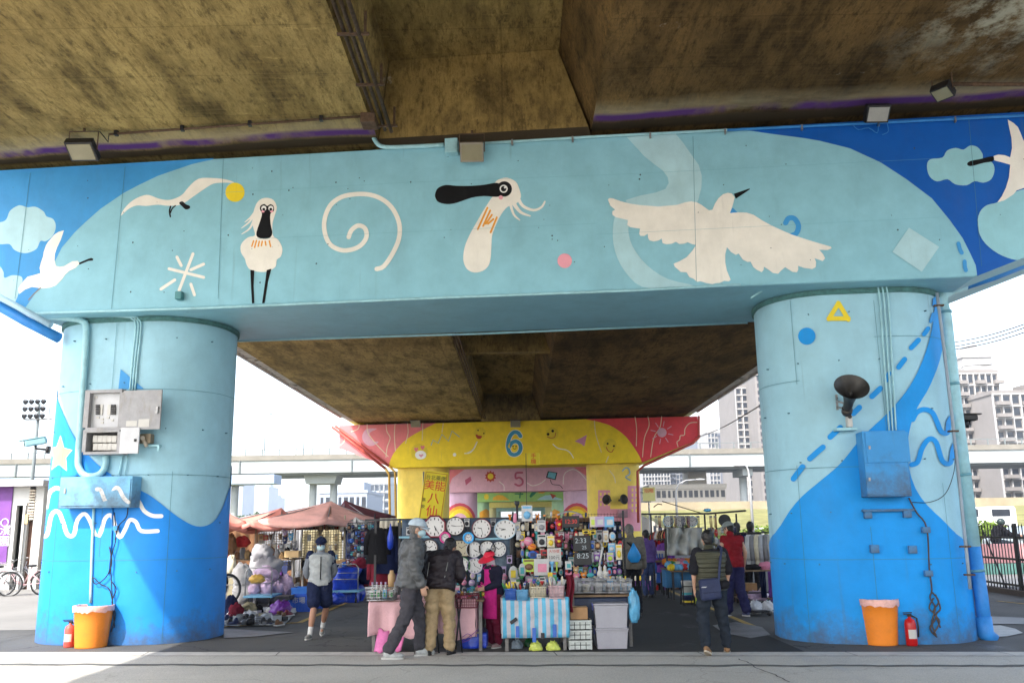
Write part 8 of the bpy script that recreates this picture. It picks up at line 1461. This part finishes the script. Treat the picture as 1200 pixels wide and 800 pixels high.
tow('apartment_block','brownish apartment slab partly hidden by the right column',884,960,440,240,22,BB,22,8,WIN)
tow('apartment_block','dark grey glass apartment tower right of the yellow pier',848,861,508,330,20,BG,22,4,WIN)
tow('apartment_block','pale stepped apartment block left of the dark grey tower',829,849,507,340,20,BW,18,5,WINL,frame_m=BWF)
tow('apartment_block','low white apartment block just right of the pink beam end',783,829,527,380,20,BG,16,12,WINL,frame_m=BWF,balcony=True)
tow('apartment_block','white and blue grey apartment block behind the second bridge',752,784,538,360,20,BW,16,9,WIN,frame_m=BWF)
tow('apartment_block','grey stepped apartment block just above the second bridge, left of the slender tower',796,812,521,400,20,BW,18,5,WIN)
tow('apartment_block','pale apartment slab between the pink beam end and the second bridge',770,797,533,430,20,BW,16,8,WINL,frame_m=BWF)
tow('apartment_block','slender blue grey apartment tower above the second bridge',814,822,516,420,18,BG,18,2,WINL)
tow('school_building','long low cream building with square windows behind the levee',762,850,573,165,15,mat('cream_wall',(.38,.35,.30),.8),4,14,WIN)
PT=mat('hazy_tower',(.42,.47,.52),.7,var=.1,scale=.1);PT2=mat('hazy_tower_glass',(.34,.40,.47),.5,var=.1,scale=.1)  # distance haze put into the tower wall and window colours
tow('city_tower','faint blue tower, left one seen under the second bridge',273,285,566,900,40,PT,20,2,PT2)
tow('city_tower','faint slim tower, middle of the far skyline above the tents',303,315,571,1000,40,PT,20,2,PT2)
tow('city_tower','faint low tower right of the slim one on the far skyline',316,324,583,1100,40,PT,12,2,PT2)
tow('office_building','pale glass office block left of the yellow column',428,456,567,300,30,mat('glass_wall',(.36,.41,.45),.5,var=.1),6,5,WINL,frame_m=BW)
tow('warehouse','long blue roofed warehouse above the maroon tent',374,430,578,260,30,mat('warehouse_blue',(.30,.34,.40),.6),2,8,WIN)
B2=thing('second_bridge','white girder bridge crossing behind the market on twin column piers','bridge',(0,160,0));Y2=160
C2=mat('pale_bridge_concrete',(.33,.36,.36),.8,var=.1,scale=.3);C2D=mat('bridge_soffit',(.15,.17,.17),.8,var=.1,scale=.3)
def tz(px,py,Y):return at(px,py,Y)
zt2,zb2=at(600,535,Y2).z,at(600,550,Y2).z
mb=MB();mb.prism([(-200,Y2,zb2),(-200,Y2+14,zb2),(-200,Y2+14,zt2),(-200,Y2,zt2)],(400,0,0));mb.build('girder',C2,B2)
mb=MB();mb.box((0,Y2+7,zb2-.15),(400,12,.3));mb.build('lower_flange',C2D,B2)
mb=MB();mb.box((0,Y2-.1,zt2+.45),(400,.3,.9));mb.build('parapet',mat('parapet_beige',(.20,.185,.155),.8,var=.15,scale=.5),B2)
mb=MB();x=-190
while x<190:mb.box((x,Y2-.1,zt2+1.4),(.18,.18,1.0));x+=3
mb.box((0,Y2-.1,zt2+1.9),(380,.12,.12));mb.build('railing',C2D,B2)
for px in(378,872,262,1000,1240):
 c=at(px,560,Y2+5);mb=MB();mb.prism([(c.x-3.0,Y2+3,zb2-.3),(c.x+3.0,Y2+3,zb2-.3),(c.x+2.6,Y2+3,zb2-1.8),(c.x-2.6,Y2+3,zb2-1.8)],(0,6,0))if px<500 else mb.box((c.x,Y2+6,zb2-.9),(1.8,8,1.2));mb.build('pier_head',C2,B2)
 for q in((-1.9,1.9)if px<500 else(0,)):mb=MB();mb.lathe([(.68,0),(.68,zb2-1.6)],(c.x+q,Y2+6,0),n=18);mb.build('bridge_column',C2,B2)
for k in range(16):mb=MB();mb.box((-150+k*20,Y2-.12,(zt2+zb2)/2),(.25,.2,zt2-zb2));mb.build('drain_pipe',C2D,B2)
LEV=mat('levee_concrete',(.30,.25,.17),.85,var=.2,scale=.3,stain=((.3,.27,.2),1.0,.3,.5))
h=at(900,586.5,127).z;mb=MB();mb.prism([V((14,127.5,3.4)),V((14,128.3,3.4)),V((14,128.3,h)),V((14,127.5,h))],(90,0,0));one(mb,'levee_wall',LEV,'long beige levee wall along the crest of the grass bank at right','levee wall',(50,128,3.4))
GR=mat('bank_grass',(.20,.19,.07),.9,var=.35,scale=.6)
mb=MB();mb.grid(lambda s,t:(14+100*s,78+50*t,.05+3.7*sin(t*pi/2)+.15*noise.noise(V((s*40,t*20,0)))),60,16);tag(mb.build('grass_bank',GR),kind='structure')
mb=MB();mb.grid(lambda s,t:(-180+150*s,120+60*t,.05+.7*sin(t*pi)),20,8);tag(mb.build('river_bank',GR),kind='structure')
def leafmat(n,c):return mat(n,c,.7,var=.35,scale=3)
LF1=leafmat('shrub_leaf',(.16,.24,.035));LF2=leafmat('tree_leaf',(.05,.10,.03));TR=mat('bark',(.12,.09,.07),.9,var=.3,scale=12)
def leaves(c,rad,n,m,name,par,seed,ls=.12,clumps=9):
 r=random.Random(seed);mb=MB();c=V(c);cl=[(c+V((r.gauss(0,.45)*rad[0],r.gauss(0,.45)*rad[1],r.gauss(0,.4)*rad[2])),r.uniform(.3,.6))for _ in range(clumps)]
 for i in range(n):
  cc,k=cl[i%clumps];d=V((r.gauss(0,1),r.gauss(0,1),r.gauss(0,1))).normalized()*(r.random()**.4)*k;p=cc+V((d.x*rad[0],d.y*rad[1],d.z*rad[2]))
  if p.z<.02:p.z=.02+r.random()*.1
  a=V((r.gauss(0,1),r.gauss(0,1),r.gauss(0,.6))).normalized()*ls;b=a.cross(V((r.gauss(0,1),r.gauss(0,1),r.gauss(0,1)))).normalized()*ls*.5
  mb.add([p-a,p-b,p+a,p+b],[(0,1,2,3)])
 return mb.build(name,m,par)
def shrub(x,Y,w,h,label,seed,m=LF1,n=900,cat='shrub',ls=.1):
 t=thing('shrub',label,cat,(x,Y,0),None);mb=MB();r=random.Random(seed)
 for k in range(6):mb.tube([(x+r.uniform(-.2,.2)*w,Y,0),(x+r.uniform(-.35,.35)*w,Y+r.uniform(-.2,.2),h*.6)],[.03,.01],5)
 mb.build('stem',TR,t);leaves((x,Y,h*.52),(w*.55,w*.45,h*.5),n,m,'foliage',t,seed,ls);return t
s_=at(1163,616,44);shrub(s_.x,44,2.4,1.9,'bright yellow green shrub behind the black fence',1,n=1600)
for i,(px,Yq,w,h,lab)in enumerate(((806,62,4,1.7,'bright green bush behind the clocks above the grey tarp'),(838,64,5,1.6,'wide bright green bush left of the black clock'),(888,66,3.5,1.9,'bright green bush by the edge of the right column'),(781,60,3,1.5,'small green bush right of the yellow column'),(1140,60,3,1.5,'green bush behind the drain pipe foot'))):
 p=at(px,620,Yq);shrub(p.x,Yq,w,h,lab,10+i,n=900,ls=.13)
def tree(x,Y,h,cw,label,seed,m=LF2,n=2600,ls=.2):
 t=thing('tree',label,'tree',(x,Y,0));r=random.Random(seed);mb=MB();mb.tube([(x,Y,0),(x+.1,Y,h*.3),(x-.1,Y,h*.6),(x+.05,Y,h*.85)],[h*.03,h*.022,h*.014,h*.005],8)
 for k in range(8):a=r.uniform(0,2*pi);z=h*r.uniform(.3,.6);mb.tube([(x,Y,z),(x+cos(a)*cw*.3,Y+sin(a)*cw*.3,z+h*.12),(x+cos(a)*cw*.45,Y+sin(a)*cw*.45,z+h*.25)],[h*.012,h*.008,h*.003],6)
 mb.build('trunk',TR,t);leaves((x,Y,h*.66),(cw*.55,cw*.5,h*.36),n,m,'crown',t,seed,ls,16);return t
p=at(521,590,96);tree(p.x,96,6.2,3.0,'slim dark green tree beside the hanging yellow sign',5)
for i,(px,Yq,h,lab)in enumerate(((292,190,5,'dark low tree above the leftmost tent'),(338,200,5,'small tree under the second bridge pier'),(1290,118,5,'tree in front of the levee at the right edge'))):p=at(px,600,Yq);tree(p.x,Yq,h,5,lab,20+i,n=1200,ls=.35)
def lamp(px,Yq,ytop,side,label,arm=2.0,m=None):
 p=at(px,600,Yq);top=at(px,ytop,Yq).z;m=m or mat('pole_grey',(.42,.42,.42),.5);t=thing('street_lamp',label,'street lamp',(p.x,Yq,0));mb=MB()
 mb.tube([(p.x,Yq,0),(p.x,Yq,top-1),(p.x+side*.15*arm,Yq,top-.35),(p.x+side*.5*arm,Yq,top-.05),(p.x+side*arm,Yq,top)],[.11,.08,.06,.05,.045],8);mb.build('pole',m,t)
 mb=MB();mb.ball((p.x+side*(arm+.3),Yq,top),(.42,.16,.09),10);mb.build('lamp_head',m,t);return t
lamp(881,60,545,-1,'pale pole with lamp close to the right column',.3);lamp(793,75,562,1,'curved street lamp in front of the second bridge',1.8);lamp(1131,48,427,1,'curved white street lamp beside the far right column edge',1.7)
for px,k in((310,'first'),(356,'second'),(790,'third')):p=at(px,520,Y2+4);t=thing('street_lamp',k+' thin lamp post on the second bridge counting from the left','street lamp',(p.x,Y2+4,zt2));mb=MB();mb.tube([(p.x,Y2+4,zt2),(p.x,Y2+4,zt2+8.2),(p.x+.6,Y2+4,zt2+8.8)],[.1,.07,.05],6);mb.build('pole',C2D,t);mb=MB();mb.ball((p.x+1,Y2+4,zt2+8.8),(.5,.2,.1),8);mb.build('lamp_head',C2D,t)
p=at(38,560,62);top=at(38,473,62).z;t=thing('floodlight_mast','tall thin mast with stacked floodlights left of the left column','light mast',(p.x,62,0));mb=MB();mb.tube([(p.x,62,0),(p.x,62,top)],[.16,.09],8);mb.build('pole',C2D,t)
mb=MB();mb.tube([(p.x+.75,62,top-.9),(p.x+.75,62,top+.3)],.03,6);mb.box((p.x,62,top-1.1),(1.9,.5,.06));mb.build('platform',STEEL,t)
for r_ in range(3):
 for c_ in range(4):mb=MB();mb.lathe([(.10,0),(.19,.22),(.0,.2)],(p.x-.75+.42*c_,61.8,top-.85+.5*r_),(-.2,-.9,-.35),10);mb.build('lamp_head',BLK,t)
mb=MB();mb.box((-95,130,at(20,566,130).z),(120,4,1.3));t=thing('railway_viaduct','distant blue edged viaduct behind the left building','viaduct',(-95,130,0));mb.build('deck_girder',mat('steel_blue',(.25,.32,.42),.6),t)
for k in range(6):mb=MB();mb.box((-140+k*18,130,3.6),(1.2,1.2,7.2));mb.build('viaduct_column',C2,t)
for k,(y0,y1)in enumerate(((408,378),(403,374),(411,384))):mb=MB();a,b=at(1105,y0,34),at(1225,y1-3,26);mb.tube([a.lerp(b,t_/8)+V((0,0,-.12*sin(pi*t_/8)))for t_ in range(9)],.022,5);one(mb,'overhead_cable',BLK,('upper','topmost','lowest')[k]+' of the three overhead cables at the right edge','cable')
mb=MB();a,b=at(815,512,49.5),at(905,466,20);mb.tube([a.lerp(b,t_/10)+V((0,0,-.15*sin(pi*t_/10)))for t_ in range(11)],.016,5);one(mb,'overhead_cable',BLK,'single black cable from the pink beam end towards the right column','cable')
OW=mat('cabin_wall',(.50,.50,.48),.6,var=.08,scale=1);Yo=28.5
xr=at(46,640,Yo).x;xl=xr-9;zo=at(20,570,Yo).z;t=thing('market_office','low grey office cabin with open doorway behind the bicycles','cabin',((xl+xr)/2,Yo+2.5,0))
def X(px):return at(px,620,Yo).x
d0,d1=X(16.5),X(28.5);s0,s1=X(31),X(38);zd=at(20,592,Yo).z;mb=MB()
for a,b,z0,z1 in((xl,d0,0,zo),(d0,d1,zd,zo),(d1,s0,0,zo),(s1,xr,0,zo)):mb.box(((a+b)/2,Yo+.1,(z0+z1)/2),(b-a,.2,z1-z0))
mb.box((xl+.1,Yo+2.6,zo/2),(.2,4.8,zo));mb.box((xr-.1,Yo+2.6,zo/2),(.2,4.8,zo));mb.box(((xl+xr)/2,Yo+5,zo/2),(xr-xl,.2,zo));mb.build('wall',OW,t)
mb=MB();mb.box(((xl+xr)/2,Yo+2.4,zo+.09),(xr-xl+.3,5.6,.18));mb.build('roof',mat('cabin_roof',(.42,.42,.42),.6),t)
mb=MB();mb.box((d0+.02,Yo-.03,zd/2),(.07,.1,zd));mb.box((d1-.02,Yo-.03,zd/2),(.07,.1,zd));mb.box(((d0+d1)/2,Yo-.03,zd+.04),(d1-d0+.1,.1,.08));mb.build('door_frame',OW,t)
mb=MB();mb.box(((d0+d1)/2,Yo+1.2,zd/2),(d1-d0+.3,.05,zd));mb.build('inner_door',GREYD,t)
mb=MB();mb.box(((s0+s1)/2,Yo+.2,zo*.33),(s1-s0,.15,zo*.66));mb.build('brick_panel',mat('dark_brick',(.13,.07,.05),.8,var=.3,scale=15),t)
mb=MB();[mb.box(((s0+s1)/2,Yo+.02,zo*(.68+.028*k)),(s1-s0,.1,.05))for k in range(11)];mb.build('louvre',mat('louvre_cream',(.6,.52,.42),.6),t)
bx0,bx1=X(-30),X(11.5);bz0,bz1=at(5,660,Yo).z,at(5,570,Yo).z;bn=thing('purple_banner','purple banner with white lettering on the cabin wall','banner',((bx0+bx1)/2,Yo,bz0));mb=MB();mb.box(((bx0+bx1)/2,Yo-.03,(bz0+bz1)/2),(bx1-bx0,.03,bz1-bz0));mb.build('banner_cloth',mat('banner_purple',(.16,.05,.25),.6,var=.25,scale=1.5),bn)
q=text_mb('河濱\n公園',.34,(X(1),Yo-.052,at(5,628,Yo).z),(1,0,0),(0,0,1));q.build('lettering',P_WHT,bn)
q=MB();q.tube([(X(6)+.1*cos(i*.7)*(1+i*.02),Yo-.055,at(6,612,Yo).z+.12*sin(i*.7))for i in range(18)],.012,4);q.build('lettering_swirl',P_WHT,bn)
mb=MB();mb.box((X(31),Yo-.05,at(31,608,Yo).z),(.09,.03,.30));one(mb,'notice_plate',mat('notice_tan',(.5,.38,.2),.6),'small tan notice beside the cabin doorway','notice',(X(31),Yo-.05,at(31,608,Yo).z))
def bicycle(px,ybase,rz,label,fm,basket=True,Y=None,sc=1.0,child=None):
 b=gd(px,ybase);t=thing('bicycle',label,'bicycle',V((0,0,0)));TY=BLK;r=.32
 for wx in(-.52,.52):
  mb=MB();mb.tube([(wx+r*cos(a),0,r+r*sin(a))for a in[2*pi*i/28 for i in range(28)]],.02,8,True);w=mb.build('wheel',TY,t,local=True)
  mb=MB();mb.tube([(wx+(r-.03)*cos(a),0,r+(r-.03)*sin(a))for a in[2*pi*i/28 for i in range(28)]],.009,6,True);
  for i in range(16):a=2*pi*i/16;mb.tube([(wx,0,r),(wx+(r-.03)*cos(a),0,r+(r-.03)*sin(a))],.002,4)
  mb.cyl((wx,-.04,r),(wx,.04,r),.022,8);mb.build('rim',STEEL,w,local=True)
 mb=MB();bb=(.0,0,.28);st=(.16,0,.62);hd=(-.36,0,.72);fk=(-.52,0,r);rw=(.52,0,r)
 for p in([hd,(-.2,0,.40),bb],[(-.37,0,.62),(-.18,0,.32),bb],[bb,st,(.19,0,.76)],[bb,(.52,.05,r)],[bb,(.52,-.05,r)],[st,(.52,.05,r)],[st,(.52,-.05,r)],[fk,(-.42,0,.56),hd,(-.33,0,.86)]):mb.tube(p,.016,8)
 mb.build('frame',fm,t,local=True)
 mb=MB();mb.tube([(-.20,-.27,.96),(-.30,-.2,.97),(-.34,-.06,.92),(-.34,.06,.92),(-.30,.2,.97),(-.20,.27,.96)],.012,8);mb.build('handlebar',STEEL,t,local=True)
 mb=MB();mb.ball((.20,0,.80),(.14,.08,.04),12);mb.build('saddle',BLK,t,local=True)
 mb=MB();mb.tube([(.52+(r+.04)*cos(a),0,r+(r+.04)*sin(a))for a in[pi*.02+pi*i/12 for i in range(12)]],.02,6);mb.tube([(-.52+(r+.04)*cos(a),0,r+(r+.04)*sin(a))for a in[pi*.2+pi*.7*i/10 for i in range(10)]],.02,6);mb.build('mudguard',fm,t,local=True)
 mb=MB();mb.tube([(.28,0,.66),(.72,0,.66)],.01,6);mb.tube([(.7,0,.66),(.52,0,r)],.01,6);mb.box((.5,0,.67),(.4,.13,.02));mb.build('rack',STEEL,t,local=True)
 if basket:
  mb=MB()
  for k in range(4):s_=.11+.012*k;z=.66+.08*k;mb.tube([(-.52-s_,-s_-.03,z),(-.52+s_,-s_-.03,z),(-.52+s_,s_+.03,z),(-.52-s_,s_+.03,z)],.005,4,True)
  for i in range(-3,4):mb.tube([(-.52+i*.035,-.15,.66),(-.52+i*.04,-.18,.90)],.003,4);mb.tube([(-.52+i*.035,.15,.66),(-.52+i*.04,.18,.90)],.003,4)
  mb.build('basket',WPL,t,local=True)
 if child:mb=MB();mb.box((.5,0,.82),(.36,.30,.26));mb.build('carrier_box',child,t,bevel=.03,local=True)
 t.location=(b.x,b.y,0);t.rotation_euler=(0,0,rz);return t
bicycle(26,697,.12,'pink framed bicycle with front basket before the cabin doorway',mat('bike_pink',(.55,.34,.36),.4));bicycle(-14,699,.2,'bicycle cut off by the left edge with only its wheel showing',mat('bike_silver',(.5,.5,.5),.35));bicycle(42,690,.15,'bicycle with an orange box behind the left column',mat('bike_dark',(.1,.1,.12),.4),False,child=mat('box_orange',(.65,.28,.08),.6))
fn=thing('iron_fence','black iron picket fence along the lot beside the right column','fence',gd(1150,692));a=gd(1140,689);b=gd(1290,712);b=a+(b-a)*2.6;d=(b-a);L=d.length;d.normalize();hF=1.52
mb=MB();k=0.0
while k<L:p=a+d*k;mb.cyl(p+V((0,0,.08)),p+V((0,0,hF)),.013,6);mb.lathe([(.02,hF),(.0,hF+.09)],p,n=5);k+=.155
o=mb.build('picket',BLK,fn);o['kind']='stuff'
for z in(.22,.80,1.28):mb=MB();mb.obox((a+b)/2+V((0,0,z)),d*L/2,V((-d.y,d.x,0))*.018,(0,0,.024));mb.build('rail',BLK,fn)
for k in[.45+2.15*i for i in range(int(L/2.15))]:p=a+d*k;mb=MB();mb.box(p+V((0,0,.8)),(.07,.07,1.6));mb.build('post',BLK,fn)
mb=MB();p=a+d*.9;mb.tube([p+V((0,-.9,0)),p+V((0,0,1.5))],.02,6);mb.build('brace',BLK,fn)
mb=MB();mb.obox((a+b)/2+V((0,.1,.06)),d*L/2,V((-d.y,d.x,0))*.1,(0,0,.06));one(mb,'fence_plinth',mat('plinth',(.12,.10,.09),.9),'low dark plinth under the black fence','plinth',gd(1150,692))
for z0,z1,m,nm,lab in((.35,.95,mat('barrier_pink',(.5,.25,.25),.7),'road_barrier','faded pink barrier behind the fence'),(.0,.34,mat('lane_green',(.18,.36,.30),.8),'kerb_wall','pale green low wall behind the fence')):
 mb=MB();mb.box((24,29.5,(z0+z1)/2),(22,.12,z1-z0));one(mb,nm,m,lab,'barrier',(24,29.5,z0),bevel=.02)
def vehicle(kind,x,Y,rz,label,paintm,L=4.3,W=1.75,Ht=1.45):
 t=thing('parked_'+kind,label,kind,(0,0,0));
 if kind=='car':side=[(-.5,.25),(-.5,.55),(-.46,.62),(-.26,.68),(-.12,.97),(.22,1.0),(.40,.70),(.49,.66),(.5,.5),(.5,.25)]
 else:side=[(-.5,.2),(-.5,.5),(-.47,.58),(-.38,.95),(-.34,1.0),(.48,1.0),(.5,.9),(.5,.2)]
 mb=MB();mb.prism([(x_*L,-W/2,z_*Ht)for x_,z_ in side],(0,W,0));mb.build('body',paintm,t,local=True,bevel=.06)
 gl_=[(-.23,.70),(-.12,.92),(.20,.94),(.34,.72)]if kind=='car'else[(-.38,.62),(-.33,.92),(-.12,.92),(-.12,.62)]
 for s_ in(-1,1):
  mb=MB();mb.prism([(x_*L,s_*(W/2+.004),z_*Ht)for x_,z_ in gl_],(0,-s_*.01,0));
  mb.build('side_window',WIN,t,local=True)
 if kind!='car':mb=MB();mb.prism([(x_*L,-W/2-.004,z_*Ht)for x_,z_ in[(.1,.62),(.1,.9),(.4,.9),(.4,.62)]],(0,.01,0));mb.build('side_window',WIN,t,local=True)
 for x_ in(-.31,.31):
  for s_ in(-1,1):mb=MB();mb.cyl((x_*L,s_*(W/2-.2),.31),(x_*L,s_*(W/2+.01),.31),.31,20);w=mb.build('wheel',BLK,t,local=True);mb=MB();mb.cyl((x_*L,s_*(W/2),.31),(x_*L,s_*(W/2+.02),.31),.18,14);mb.build('hubcap',STEEL,w,local=True)
 for s_ in(-1,1):mb=MB();mb.box((-L/2+.02,s_*W*.36,Ht*.5),(.08,.3,.12));mb.build('headlight',GLS,t,local=True)
 t.location=(x,Y,0);t.rotation_euler=(0,0,rz);return t
p=at(1148,600,70);vehicle('van',p.x,70,0,'white van on the road right of the right column',mat('van_white',(.7,.7,.7),.35),4.6,1.8,1.95).location.z=.8
p=at(1196,612,37);vehicle('car',p.x+.9,37,pi,'silver car beyond the motorcyclist',mat('car_silver',(.35,.4,.42),.3,metal=.4))
p=at(893,612,68);vehicle('car',p.x,68,0,'white car beyond the clothes rack by the right column',mat('van_white',(.7,.7,.7),.35))
